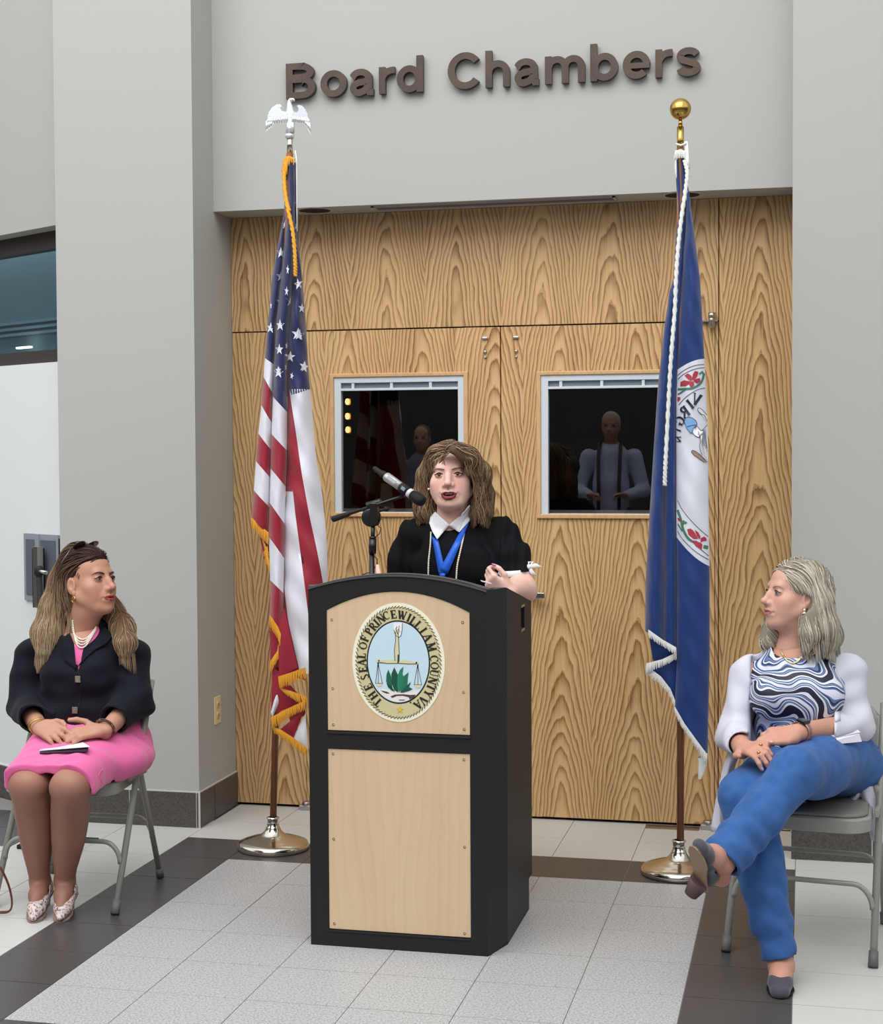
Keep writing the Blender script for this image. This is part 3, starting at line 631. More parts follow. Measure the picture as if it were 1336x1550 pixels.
q = MB(); q.tube([mp(583.5, 720.5), mp(585, 721.7), mp(607, 737.3)], [.0135, .0165, .0160], 20); q.build('body', mat('satin_silver', srgb(196, 196, 192), .35, metal=.7), mi)
p1, p2 = mp(588, 722), mp(603, 733); ax_ = (p2-p1)/np.linalg.norm(p2-p1); up_ = np.cross(ax_, (0, 1, 0)); up_ = up_/np.linalg.norm(up_); fw_ = np.cross(ax_, up_)
sg_ = -1 if fw_[1] > 0 else 1
q = MB(); q.obox((p1+p2)/2+fw_*sg_*.0145+up_*.001, [ax_, up_, fw_], (.021, .0065, .002)); q.build('display', mat('mic_display', srgb(170, 174, 178), .2), mi, bevel=.001)
q = MB(); q.tube([mp(606.5, 737), mp(608, 738), mp(619, 745.6)], [.0165, .0175, .0165], 20); q.build('clip', M['black_matte'], mi)
q = MB(); q.tube([mp(609, 747), mp(614, 743)], [.010, .013], 14); q.build('clip_stem', M['black_matte'], mi)
c0 = mp(613.5, 741); q = MB(); q.obox(c0+fw_*sg_*.0165, [ax_, up_, fw_], (.009, .006, .002)); q.build('switch', M['grey_strip'], mi, bevel=.001)
q = MB(); q.tube([mp(618.5, 745.3), mp(623.5, 748.8)], [.0165, .0175], 20); q.build('ring', mat('mic_ring', srgb(205, 205, 202), .4), mi)
q = MB(); q.tube([mp(623.2, 748.5), mp(627, 751.2), mp(628, 752), mp(636, 757), mp(640, 759.5), mp(641.5, 760.3)], [.0165, .018, .0215, .0215, .018, .009], 22); q.build('grille', mat('mic_grille', srgb(20, 20, 22), .45, metal=.4, bump=1, bscale=900, bstr=.8), mi)

# ---------------------------------------------------------------- folding chairs
M['chair_paint'] = mat('grey_enamel', srgb(146, 146, 138), .38, spec=.5, coat=.2)
M['vinyl'] = mat('grey_vinyl', srgb(122, 118, 112), .5)
M['rubber'] = mat('rubber_tip', srgb(96, 97, 96), .6)
def folding_chair(label, loc, rz):
    t = thing('folding_chair', label, 'chair', loc, rz, 'grey steel folding chairs')
    W = .222
    for s in (-1, 1):
        f0, f1 = np.array([s*W, -.245, .012]), np.array([s*(W-.012), .172, .742])
        q = MB(); q.tube([f0, f0+(f1-f0)*.93, f1], .0115, 12); q.build('front_leg', M['chair_paint'], t, local=True)
        q = MB(); q.tube([f0-(f1-f0)*.012, f0+(f1-f0)*.045], [.0155, .0145], 14); q.ball(f0, (.0158, .0158, .012)); q.build('rubber_foot', M['rubber'], t, local=True)
        r0, r1 = np.array([s*(W-.012), .235, .012]), np.array([s*(W-.016), .02, .50])
        q = MB(); q.tube([r0, r0+(r1-r0)*.9, r1], .0105, 12); q.build('rear_leg', M['chair_paint'], t, local=True)
        q = MB(); q.tube([r0-(r1-r0)*.015, r0+(r1-r0)*.06], .0145, 14); q.ball(r0, (.0148, .0148, .011)); q.build('rubber_foot', M['rubber'], t, local=True)
        q = MB(); q.obox((s*(W-.008), .0, .435), [(1, 0, 0), (0, 1, 0), (0, 0, 1)], (.006, .085, .012)); q.tube([(s*(W-.02), .03, .44), (s*(W+.006), .03, .44)], .009, 10)
        q.tube([(s*(W-.014), -.02, .44), (s*(W-.010), .045, .36)], .005, 8); q.build('hinge_bracket', M['chair_paint'], t, local=True, bevel=.002)
    def brace(p, q2, drop, name):
        p, q2 = np.array(p), np.array(q2); n = 8; pts = []
        for k in range(n+1):
            a = PI/2*k/n; pts.append(p+np.array([.06*(1-math.cos(a)), 0, drop*math.sin(a)]))
        pts2 = [np.array([-v[0], v[1], v[2]]) for v in pts[::-1]]
        mb = MB(); mb.tube(pts+pts2, .0085, 10); mb.build(name, M['chair_paint'], t, local=True)
    brace((-.222+.010, -.245+.45*.17, .155), (0, 0, 0), .075, 'front_brace')
    brace((-.210+.008, .235-.215*.28, .165), (0, 0, 0), .075, 'rear_brace')
    # seat pan: trapezoid with rounded front, rolled edge
    def outline(inset, n=10):
        pts = []
        a = .205-inset; b = .185-inset; yf = -.225+inset; yb = .16-inset; r = .075
        for (cx, cy, a0, a1) in ((a-r, yf+r, -90, 0), (b-.03, yb-.03, 0, 90), (-b+.03, yb-.03, 90, 180), (-a+r, yf+r, 180, 270)):
            rr = r if cy < 0 else .03
            pts += arc(cx, cy, rr, rr, a0, a1, n)
        return pts
    def cap(mb, rings):
        n = len(rings[0]); vs = [p for r in rings for p in r]
        fs = [(i*n+k, i*n+(k+1) % n, (i+1)*n+(k+1) % n, (i+1)*n+k) for i in range(len(rings)-1) for k in range(n)]+[tuple(range(n-1, -1, -1)), tuple((len(rings)-1)*n+k for k in range(n))]
        mb.add(vs, fs, False)
    q = MB(); o0, o1 = outline(0), outline(.006)
    cap(q, [[(x, y, .395) for x, y in o1], [(x, y, .398) for x, y in o0], [(x, y, .436) for x, y in o0], [(x, y, .441) for x, y in o1]]); q.build('seat_pan', M['chair_paint'], t, local=True, bevel=.0015)
    q = MB(); rings = [[(x, y, .4405+dz) for x, y in outline(ins)] for ins, dz in ((.012, 0), (.010, .006), (.016, .013), (.05, .017), (.12, .018))]
    cap(q, rings); o = q.build('seat_pad', M['vinyl'], t, local=True)
    for p_ in o.data.polygons: p_.use_smooth = True
    # backrest panel
    q = MB(); nx, nz = 20, 12; vs = []
    for j in range(nz+1):
        v = j/nz
        for i in range(nx+1):
            u = -1+2*i/nx; z = .575+.175*v; hw = .214 if z < .68 else .214-.045*((z-.68)/.07)**2.2
            y0 = -.245+.45*(z/.79)*1.0; vs.append((u*hw, .172-(.742-z)*.571+.035*(1-u*u)-.004, z-(.018*abs(u)**6 if v > .8 else 0)))
    fs = [(j*(nx+1)+i, j*(nx+1)+i+1, (j+1)*(nx+1)+i+1, (j+1)*(nx+1)+i) for j in range(nz) for i in range(nx)]
    q.add(vs, fs, True); q.build('backrest', M['chair_paint'], t, local=True, solid=.010)
    q = MB(); q.tube([(-.20, .13, .645-.0), (.20, .13, .645)], .005, 8) if 0 else None
    return t
folding_chair('grey steel folding chair under the woman in the pink skirt', (-.036, -.57, 0), math.radians(2.5))
folding_chair('grey steel folding chair under the woman in blue trousers', (2.488, -.557, 0), math.radians(-8))

# ---------------------------------------------------------------- fittings on the far left
cb = thing('wall_cabinet', 'grey metal recessed wall cabinet with two narrow doors on the far left white wall', 'cabinet', lw(-.39, 1.07, -.01))
gm = mat('cabinet_frame', srgb(142, 148, 156), .45); gd = mat('cabinet_door', srgb(92, 98, 110), .45)
q = MB(); lbox(q, -.249, -.527, .918, 1.215, -.012, .0); q.build('frame', gm, cb, bevel=.001)
q = MB(); lbox(q, -.272, -.352, .945, 1.19, -.016, -.011); q.build('door', gd, cb)
q = MB(); lbox(q, -.392, -.51, .945, 1.19, -.016, -.011); q.build('door', gd, cb)
q = MB(); lbox(q, -.354, -.384, .918, 1.215, -.02, -.011); q.build('centre_stile', gm, cb, bevel=.001)
q = MB(); lbox(q, -.527, -.545, .93, 1.2, -.008, .0); q.build('shadow_gap', M['hole'], cb)
q = MB(); lbox(q, -.425, -.462, .90, 1.165, -.075, -.045); q.build('pull_plate', M['steel'], cb, bevel=.001)
q = MB(); lbox(q, -.420, -.426, .90, 1.155, -.075, -.012); q.build('pull_edge', M['hole'], cb)
q = MB(); lbox(q, -.425, -.462, .93, .945, -.06, -.01); q.build('pull_foot', M['steel'], cb)
stx, sty = -.425, -.02
sd_ = thing('pole_stand', 'black metal pole stand with a flat H base behind the woman in pink', 'stand', (stx, sty, 0))
tz = at(59, 868, sty)[2]; tx_ = at(59, 868, sty)[0]
MB().tube([(stx, sty, .01), (tx_, sty, tz)], .0125, 14).build('pole', M['black_matte'], sd_)
q = MB(); q.lathe([(0, .03), (.012, .03), (.019, .02), (.019, .0), (.013, -.012)], (tx_, sty, tz), 18); q.build('pole_cap', M['black_matte'], sd_)
q = MB(); q.tube([(tx_, sty-.012, tz+.012), (tx_+.04, sty-.012, tz+.004)], [.006, .008], 10); q.build('clamp_knob', M['steel'], sd_)
MB().box(stx-.14, stx+.13, sty-.012, sty+.012, 0, .016).build('base_bar', M['black_matte'], sd_, bevel=.002)
MB().box(stx-.14, stx+.13, sty+.15, sty+.174, 0, .016).build('base_bar', M['black_matte'], sd_, bevel=.002)
MB().box(stx-.012, stx+.012, sty, sty+.165, 0, .014).build('base_bar', M['black_matte'], sd_, bevel=.002)
bgm = mat('brown_leather', srgb(112, 66, 42), .45)
hb = thing('handbag', 'brown leather handbag strap looping to the floor at the left edge', 'handbag', (-.36, -.92, 0))
q = MB(); P = bez([(-.33, -.90, .30), tuple(at(-8, 1305, -.90)), tuple(at(2, 1316, -.90)), tuple(at(13, 1340, -.88)), tuple(at(18, 1364, -.87)), tuple(at(15, 1378, -.88)), tuple(at(2, 1381, -.90)), (-.27, -.9, .012), (-.33, -.9, .05)], 6)
q.tube(P, .0075, 8, flat=.3, up=(0, 1, 0)); q.build('strap', bgm, hb)
q = MB(); q.box(-.54, -.33, -.96, -.84, .004, .22); q.build('bag_body', bgm, hb, bevel=.02, segs=4); MB().box(-.545, -.325, -.966, -.955, .10, .215).build('flap', bgm, hb, bevel=.005); MB().box(-.445, -.425, -.972, -.965, .10, .125).build('clasp', M['brass'], hb, bevel=.002)
kn = at(1195, 852, YW-.01)
q = MB(); q.ball((kn[0], YW-.008, kn[2]), (.013, .012, .009)); tagobj(q.build('door_stop', M['black_matte']), 'small dark knob on the oak panel beside the right grey pillar', 'knob')
# ---------------------------------------------------------------- flags
def satin(name, col, rough=.5): return mat(name, col, rough, spec=.35, sheen=.3, bump=1, bscale=14, bstr=.35, bdist=.006)
M['flag_red'] = satin('flag_red', srgb(150, 28, 48)); M['flag_white'] = satin('flag_white', srgb(222, 222, 230)); M['flag_navy'] = satin('flag_navy', srgb(28, 34, 80))
M['flag_blue'] = satin('flag_blue', srgb(13, 50, 112)); M['gold'] = mat('gold_fringe', srgb(226, 162, 44), .6, bump=1, bscale=120, bstr=.5); M['white_fringe'] = mat('white_fringe', srgb(226, 226, 222), .7, bump=1, bscale=120, bstr=.5)
M['pole_wood'] = wood('pole_wood', srgb(150, 98, 60), srgb(96, 56, 34), flitch=.2, seed=2.2, freq=60, taper=.02, rough=.35, contrast=.6)
M['nickel'] = mat('satin_nickel', srgb(216, 208, 194), .16, metal=1)
def pl_(pts):   # piecewise-linear x(y) from pixel points
    ys = [p[1] for p in pts]; xs = [p[0] for p in pts]
    return lambda y: float(np.interp(y, ys, xs))
class Sheet:
    """a hanging fold of cloth between two edges read off the photograph, bulging towards the viewer"""
    def __init__(s, L, R, y0, bulge, back=.03, ripple=0.0, y1=None): s.L, s.R, s.Y0, s.b, s.back, s.rip = pl_(L), pl_(R), y0, bulge, back, ripple; s.Y1 = y1 or (0, 0)
    def depth(s, u, py, uu=None):
        w = abs(s.R(py)-s.L(py))/400.0
        b = min(s.b, w*.9)
        y = s.Y0+s.Y1[0]*u+s.Y1[1]*(py-700)/400.0-b*math.sin(PI*min(max(u, 0), 1))**.8
        y += s.rip*math.sin(py*.045+u*5)*.5+s.rip*.5*math.sin(py*.11-u*9)
        return y
    def pt(s, u, py, off=0):
        uc = min(max(u, 0), 1); y = s.depth(uc, py)+abs(u-uc)*s.back*4-off
        x = s.L(py)+(s.R(py)-s.L(py))*uc
        return at(x, py, y)
    def surf(s, px, py, off=0):
        l, r = s.L(py), s.R(py); u = (px-l)/max(r-l, 1e-3); return s.pt(min(max(u, 0), 1), py, off)
    def rows(s, mb, rows, mats, nu=12, step=9):
        """rows: list of (yL, yR, bow) boundaries; mats: colour slot between consecutive boundaries"""
        us = [-.12]+[i/nu for i in range(nu+1)]+[1.12]
        for (a, b, m) in zip(rows[:-1], rows[1:], mats):
            n = max(1, int(max(abs(b[0]-a[0]), abs(b[1]-a[1]))/step)); vs = []
            for k in range(n+1):
                t = k/n
                for u in us:
                    uc = min(max(u, 0), 1)
                    ya = a[0]+(a[1]-a[0])*uc+(a[2] if len(a) > 2 else 0)*4*uc*(1-uc); yb = b[0]+(b[1]-b[0])*uc+(b[2] if len(b) > 2 else 0)*4*uc*(1-uc)
                    vs.append(s.pt(u, ya+(yb-ya)*t))
            W = len(us); mb.cur = m
            mb.add(vs, [(k*W+i, k*W+i+1, (k+1)*W+i+1, (k+1)*W+i) for k in range(n) for i in range(W-1)], True)
def patch(mb, quad, Y, slot, bulge=.01, n=6):
    """four photograph corners (tl, tr, br, bl), depth per corner, slightly domed"""
    q = [np.array(p, float) for p in quad]; Y = Y if hasattr(Y, '__len__') else [Y]*4; vs = []
    for j in range(n+1):
        for i in range(n+1):
            u, v = i/n, j/n; w = ((1-u)*(1-v), u*(1-v), u*v, (1-u)*v)
            p = sum(w[k]*q[k] for k in range(4)); y = sum(w[k]*Y[k] for k in range(4))-bulge*math.sin(PI*u)*math.sin(PI*v)
            vs.append(at(p[0], p[1], y))
    mb.cur = slot; mb.add(vs, [(j*(n+1)+i, j*(n+1)+i+1, (j+1)*(n+1)+i+1, (j+1)*(n+1)+i) for j in range(n) for i in range(n)], True)
def fringe(mb, A, B, Y, n=None, jit=1.0, off=.004):
    """hanging threads between the hem polyline A and their ends B (photograph points)"""
    fa = lambda P, t: np.array([np.interp(t, np.linspace(0, 1, len(P)), [p[k] for p in P]) for k in (0, 1)])
    L = sum(math.dist(a, b) for a, b in zip(A[:-1], A[1:])); n = n or int(L/1.25)
    for i in range(n):
        t = (i+.5)/n; a, b = fa(A, t), fa(B, t); b = b+np.array([random.uniform(-jit, jit), random.uniform(-jit, jit)])
        y = (np.interp(t, np.linspace(0, 1, len(Y)), Y) if hasattr(Y, '__len__') else Y)-off
        mid = (a+b)/2+np.array([random.uniform(-.5, .5), 0])
        p0, p1, p2 = at(a[0], a[1], y), at(mid[0], mid[1], y-.003), at(b[0], b[1], y)
        mb.tube([p0, p1, p2], [.0020, .0022, .0012], 4, cap=False)
def rope(mb, pts, r, twist=True):
    P = bez(pts, 10); mb.tube(P, r, 7)
    n = len(P)
    for ph in (0, PI):
        Q = []
        for i, p in enumerate(P): a = i*1.1+ph; Q.append(np.array(p)+np.array([math.cos(a), math.sin(a)*.6, math.sin(a)*.5])*r*.7)
        mb.tube(Q, r*.75, 5)
def flag_base(t, x, y, sc):
    q = MB(); k = sc
    prof = [(0, .002), (.138*k, .0), (.142*k, .006), (.142*k, .018), (.134*k, .029), (.118*k, .033), (.114*k, .036), (.100*k, .038), (.096*k, .043), (.084*k, .045), (.080*k, .051), (.069*k, .053), (.065*k, .060), (.054*k, .063), (.047*k, .075), (.038*k, .088), (.031*k, .105), (.028*k, .118)]
    prof = [(r, z if z < .04 else .04+(z-.04)*.55) for r, z in prof]; q.lathe(prof, (x, y, 0), 64); q.build('stand_base', M['nickel'], t)
    q = MB(); q.lathe([(.020, .078), (.027, .080), (.0275, .086), (.0235, .088), (.023, .116), (.0255, .119), (.0255, .125), (.017, .127)], (x, y, 0), 32); q.build('socket_collar', M['chrome'], t)
# ---- striped flag
fx, fy_ = .430, .195
us = thing('striped_flag', 'gold-fringed stars and stripes flag furled on a stand by the left pillar', 'flag', (fx, fy_, 0))
flag_base(us, fx, fy_, 1.0)
pt_ = at(438.5, 232, fy_); pbm = np.array([fx, fy_, .10])
q = MB(); q.tube([pbm, pt_], .0135, 16); q.build('pole', M['pole_wood'], us)
pu = (pt_-pbm)/np.linalg.norm(pt_-pbm)
q = MB(); q.tube([pt_, at(438.8, 206, fy_)], .0115, 16); q.build('ferrule', M['nickel'], us)
# spread eagle
eg = MB(); EY = fy_; silver = mat('eagle_silver', srgb(226, 230, 234), .3, metal=.55, bump=1, bscale=300, bstr=.5)
def ep(u, v, d=0): return at(390+u*.0774, 140+v*.0774, EY-d)
eg.lathe([(0, 0), (.014, 0), (.0185, .008), (.019, .016), (.013, .02)], ep(625, 905)-np.array([0, 0, .0]), 20)
eg.tube([ep(635, 800), ep(633, 700), ep(640, 600), ep(640, 480), ep(635, 380), ep(628, 290), ep(618, 210), ep(625, 165), ep(650, 140)], [.0165, .0185, .0165, .017, .0175, .0125, .0085, .0078, .0075], 14)
eg.ball(ep(645, 148), (.0085, .009, .0080)); eg.tube([ep(655, 142), ep(690, 132), ep(712, 150), ep(712, 180)], [.0065, .005, .0038, .0008], 8)
eg.tube([ep(600, 590, .012), ep(600, 780, .01)], [.009, .006], 8); eg.tube([ep(680, 590, .012), ep(680, 780, .01)], [.009, .006], 8)
eg.build('eagle_body', silver, us)
for sgn, pts in ((0, [(600, 330), (545, 372), (470, 360), (430, 300), (478, 262), (430, 228), (370, 232), (290, 280), (225, 370), (200, 440), (190, 540), (170, 650), (155, 765), (235, 700), (290, 650), (320, 570), (380, 555), (450, 545), (520, 545), (590, 540)]),
                 (1, [(670, 330), (715, 380), (765, 390), (798, 345), (795, 300), (762, 262), (800, 240), (870, 260), (930, 330), (968, 410), (985, 500), (1015, 570), (1040, 700), (1040, 825), (985, 740), (925, 600), (900, 560), (830, 555), (760, 545), (680, 540)])):
    w = MB(); n = len(pts)
    cx = sum(p[0] for p in pts)/n; cy = sum(p[1] for p in pts)/n
    def wd(p, k):   # wings sweep forward at the tip
        d = abs(p[0]-640)/400*.035; return ep(p[0], p[1], d+(.009 if k == 0 else -.004))
    w.prism(pts, wd)
    for r_ in range(1):   # feather rows
        for i in range(9):
            t = i/8; a = np.array(pts[9 if r_ else 9]); x = (210+t*360 if sgn == 0 else 700+t*290); yb = 575-r_*75+(40*(1-t) if sgn == 0 else 40*t)
            yt = yb-110; xo = -26*(1-t) if sgn == 0 else 26*t
            w.tube([wd((x, yt), 0), wd((x+xo*.5, (yt+yb)/2), 0)-np.array([0, .003, 0]), wd((x+xo, yb), 0)], [.0022, .0042, .0012], 6)
    tips = [(175, 560, 160, 740), (205, 560, 195, 720), (238, 560, 232, 690), (270, 560, 270, 660)] if sgn == 0 else [(1005, 560, 1035, 790), (985, 560, 1010, 740), (960, 560, 985, 700), (935, 560, 955, 640)]
    for (a, b, c, d) in tips: w.tube([wd((a, b), 0), wd(((a+c)/2, (b+d)/2), 0), wd((c, d), 0)], [.004, .0045, .001], 6)
    w.build('wing', silver, us)
# cloth
L1 = [(428, 243), (428, 250), (431, 302), (429, 327), (425, 349), (418, 384), (411.5, 419), (408, 460), (404.7, 492), (402, 530), (399, 564), (395.4, 615), (389.5, 670), (385.6, 721), (381.7, 768), (380.5, 792)]
C1r = [(438, 243), (437, 300), (434, 330), (426.5, 411), (418, 492), (415.5, 541), (415, 548), (412, 619), (409.6, 697), (408, 760), (406.5, 812)]
C2l = [(436, 243), (437, 300), (434, 330), (426.5, 411), (418, 492), (415.5, 541), (415, 548), (412, 619), (409.6, 697), (408, 760), (407, 812), (409, 894), (408, 934), (408, 960)]
C2r = [(446, 243), (446, 330), (443, 411), (437, 492), (433, 564), (434.8, 619), (434, 697), (431, 776), (429, 894), (428.5, 940), (426, 1010)]
C3l = C2r[:-1]+[(428, 1000), (424, 1030)]
C3r = [(448, 243), (450, 302), (450.8, 357), (454.9, 397), (459, 438), (463, 492), (467, 564), (472, 619), (478, 690), (486, 737), (492, 792), (495, 831), (495.8, 878), (498, 960), (500, 1060)]
S1 = Sheet(L1, C1r, fy_+.005, .04, ripple=.004); S2 = Sheet(C2l, C2r, fy_-.015, .045, ripple=.004); S3 = Sheet(C3l, C3r, fy_+.005, .055, ripple=.010, y1=(.02, 0))
cl = MB(); RW, WW, NW = 0, 1, 2
# far left fold: star field above, then stripes
S1.rows(cl, [(246, 246), (542, 552), (570, 596), (613, 640), (656, 681), (698, 723), (742, 768), (784, 810)], [NW, WW, RW, WW, RW, WW, RW], nu=8)
S2.rows(cl, [(246, 246), (600, 624), (657, 682), (709, 737), (761, 793), (813, 845), (878, 898), (930, 962)], [NW, WW, RW, WW, RW, WW, RW], nu=8)
# right fold: stripes run down it as diagonals; cut by explicit boundary lines
def band(S, Lp, Rp, y0, y1, slot, n=40, nu=6):
    fl_, fr_ = pl_(Lp), pl_(Rp); vs = []
    for k in range(n+1):
        y = y0+(y1-y0)*k/n; a, b = fl_(y), fr_(y)
        for i in range(nu+1):
            x = a+(b-a)*i/nu; vs.append(S.surf(x, y))
    cl.cur = slot; W = nu+1
    cl.add(vs, [(k*W+i, k*W+i+1, (k+1)*W+i+1, (k+1)*W+i) for k in range(n) for i in range(W-1)], True)
S3.rows(cl, [(246, 246), (600, 589)], [NW], nu=10)
lineA = [(434.8, 598), (436, 619), (437, 660), (440, 716), (447, 780), (455, 840), (462, 894), (470, 960), (476, 1020)]      # left edge of the red band
lineB = [(438, 590), (439.4, 603), (447, 650), (456.5, 717), (468, 780), (480, 835), (488, 878), (497, 940), (503, 1000)]  # right edge of the red band
eL = [(p[0], p[1]) for p in C3l]; eR = C3r
band(S3, lineA, lineB, 598, 1010, RW); band(S3, lineB, eR, 589, 1010, WW, nu=8)
lineW = [(433.5, 744), (431, 776), (430, 850), (430.5, 894), (436, 940), (446, 985), (452, 1010), (456, 1030)]               # left edge of the lower white band
band(S3, [(p[0], p[1]) for p in C3l if 600 <= p[1] <= 776]+[(431, 776.1)], lineA, 600, 744, RW, n=20)
band(S3, lineW, lineA, 744, 1020, WW, n=30)
band(S3, [(431, 744), (430, 850), (428.5, 940), (424, 1030)], lineW, 850, 1024, RW, n=20)
# lower folds
Yb = fy_-.03
patch(cl, [(408, 955), (423, 962), (426, 1030), (410, 1000)], [Yb+.02]*4, RW); patch(cl, [(409, 930), (424, 955), (430, 1010), (409, 1010)], [Yb]*4, RW)
patch(cl, [(409, 1012), (424, 1022), (462, 1012), (462, 1030)], [Yb]*4, RW)
patch(cl, [(421, 950), (430, 920), (450, 1010), (422, 1026)], [Yb-.03]*4, RW); patch(cl, [(412, 1008), (424, 1020), (462, 1062), (410, 1082)], [Yb]*4, RW)
patch(cl, [(410, 1078), (420, 1040), (424, 1060), (412, 1086)], Yb-.002, WW)
patch(cl, [(424, 1104), (462, 1072), (444, 1117), (430, 1108)], Yb-.012, RW); patch(cl, [(444, 1117), (462, 1080), (466, 1134), (462, 1136)], Yb-.008, WW)
patch(cl, [(393, 812), (407, 826), (408, 856), (399, 845)], fy_+.02, RW)
patch(cl, [(434, 1075), (462, 1062), (462, 1082), (440, 1095)], Yb-.005, RW)
cloth = cl.build('flag_cloth', [M['flag_red'], M['flag_white'], M['flag_navy']], us)
# fringe
fg = MB()
fringe(fg, [(380.5, 783), (394, 796), (406.5, 806)], [(380, 797), (393, 810), (406.5, 824)], fy_-.02)
fringe(fg, [(396, 812), (400, 828), (405, 845)], [(399, 820), (406, 838), (408, 862)], fy_+.0, n=26); fringe(fg, [(405, 826), (406, 850)], [(398, 838), (408, 864)], fy_+.0, n=20)
fringe(fg, [(408, 930), (420, 948), (425, 960)], [(408, 948), (420, 966), (424, 978)], Yb-.03)
fringe(fg, [(424, 960), (420, 985), (410, 1000)], [(424, 976), (421, 998), (409, 1018)], Yb-.02)
fringe(fg, [(421, 1024), (440, 1018), (462, 1010)], [(423, 1042), (440, 1036), (464, 1026)], Yb-.05)
fringe(fg, [(424, 1042), (440, 1046), (464, 1054)], [(432, 1050), (446, 1060), (464, 1068)], Yb-.035)
fringe(fg, [(410, 1086), (432, 1074), (462, 1060)], [(412, 1104), (434, 1088), (462, 1074)], Yb-.04)
fringe(fg, [(412, 1100), (424, 1104), (444, 1117), (464, 1132)], [(414, 1108), (428, 1118), (446, 1132), (464, 1146)], Yb-.03)
gf = fg.build('fringe', M['gold'], us); gf['kind'] = 'stuff'
# gold cord and tassel head at the top
cd_ = MB(); rope(cd_, [at(436, 238, fy_-.02), at(431, 244, fy_-.025), at(430, 262, fy_-.03), at(431, 290, fy_-.04), at(436, 318, fy_-.05), at(443, 350, fy_-.055), at(446, 380, fy_-.055), at(447, 402, fy_-.055), at(447, 418, fy_-.05)], .0065)
rope(cd_, [at(432, 246, fy_-.03), at(430, 270, fy_-.035), at(433, 300, fy_-.045), at(438, 320, fy_-.05)], .006)
cd_.build('cord', M['gold'], us)
tz_ = MB(); fringe(tz_, [(431, 238), (438, 236), (446, 240)], [(428, 262), (436, 250), (446, 248)], fy_-.025, n=26, jit=2.5); fringe(tz_, [(431, 244), (434, 244)], [(429, 268), (434, 262)], fy_-.03, n=14, jit=2)
tf = tz_.build('tassel', M['gold'], us); tf['kind'] = 'stuff'
q = MB(); q.tube([at(446.5, 228, fy_-.0), at(448.5, 240, fy_-.012), at(449, 300, fy_-.012), at(449.5, 350, fy_-.02)], .003, 6); q.build('halyard', M['white_fringe'], us)
# stars
def star(S, px, py, r, rot, parent, sx=1.0, off=.0035):
    mb = MB(); pts = []
    for k in range(10):
        rr = r if k % 2 == 0 else r*.40; a = rot+2*PI*k/10; pts.append((px+rr*math.sin(a)*sx, py-rr*math.cos(a)))
    vs = [S.surf(px, py, off)]+[S.surf(p[0], p[1], off) for p in pts]
    mb.add(vs, [(0, 1+k, 1+(k+1) % 10) for k in range(10)], True); return mb.build('star', M['flag_white'], parent)
def z7(u, v): return 360+u*.271, 140+v*.271
STARS = [(305, 620, 9.5, .1, S3, .5), (262, 740, 8, .1, S1, .5), (240, 895, 9, 0, S1, .8), (240, 1028, 9, .1, S1, .8), (325, 750, 7, .1, S3, .4), (278, 990, 8, .1, S2, .3), (337, 1070, 9, -.2, S3, .8), (272, 1110, 8, .1, S2, .4), (238, 1168, 9, 0, S1, .75), (298, 1165, 9.5, .1, S2, .9), (357, 1205, 8, .1, S3, .7), (184, 1190, 6, 0, S1, .3), (182, 1315, 9, .1, S1, .8), (235, 1300, 9.5, 0, S2, .75), (334, 1350, 10, .1, S3, 1.0), (231, 1435, 9, 0, S2, .7), (290, 1472, 10, -.1, S2, .8), (272, 1415, 6, .2, S2, .4), (368, 1530, 9, .2, S3, .8), (225, 1552, 7, 0, S2, .7)]
for (u, v, r, ro, S, sx) in STARS:
    x, y = z7(u, v); star(S, x, y, r, ro, cloth, sx)
for (x, y, r, ro, S, sx) in ((421.5, 564, 9, .1, S2, .85), (439, 540, 9, .1, S3, .9), (461, 556, 8.5, .15, S3, .8), (453, 507, 9, .1, S3, .9), (441.5, 569, 6, .3, S3, .5), (433, 556, 6, .2, S2, .4)): star(S, x, y, r, ro, cloth, sx)

# ---- blue state flag
gx, gy = 2.020, .150
va = thing('blue_flag', 'blue flag with white fringe and round seal furled on a stand by the right pillar', 'flag', (gx, gy, 0))
flag_base(va, gx, gy, .98)
p0_ = at(1029.5, 225, gy); pb2 = np.array([gx, gy, .14])
q = MB(); q.tube([np.array([gx+.006, gy, .10]), p0_], .0135, 16); q.build('pole', M['pole_wood'], va)
q = MB(); a_, b_ = at(1029.5, 232, gy), at(1029.5, 192, gy); q.tube([a_, b_], [.0125, .0125], 18); q.tube([b_, at(1029.5, 180, gy)], [.0085, .006], 14); q.build('ferrule', M['brass'], va)
q = MB(); c_ = at(1029.5, 165, gy); q.ball(c_, .0385, 28, 18); q.lathe([(.0385, -.0012), (.0392, 0), (.0385, .0012)], c_, 36); q.build('ball_finial', M['brass'], va)
DL1 = [(1022, 236), (1022, 246), (1023, 279), (1024.5, 308), (1024.5, 340), (1022, 366), (1020.6, 417), (1012.6, 443), (1006, 488), (999.7, 543), (994.8, 592), (988, 695), (982.5, 783), (977, 871), (976, 958), (976, 970)]
DM1 = [(1029, 236), (1031, 300), (1029, 366), (1024, 417), (1019, 488), (1013, 592), (1008, 695), (1005.8, 739), (1005, 871), (1004, 980), (1003, 1000)]
DM2 = [(1034, 236), (1039, 280), (1038, 340), (1034, 400), (1030, 470), (1026.5, 543), (1025, 560), (1023.3, 600), (1023.3, 783), (1024.6, 892), (1024, 1002), (1021, 1068), (1021, 1080)]
DR1 = [(1036.8, 236), (1036.8, 246), (1041.6, 285), (1048, 333.5), (1054.5, 382), (1059.4, 424), (1062.6, 478.7), (1064.8, 527), (1066, 542), (1067.4, 575.5), (1070.6, 640), (1072.5, 783), (1073.8, 871), (1073.8, 1002.5), (1071.6, 1090), (1070.7, 1150)]
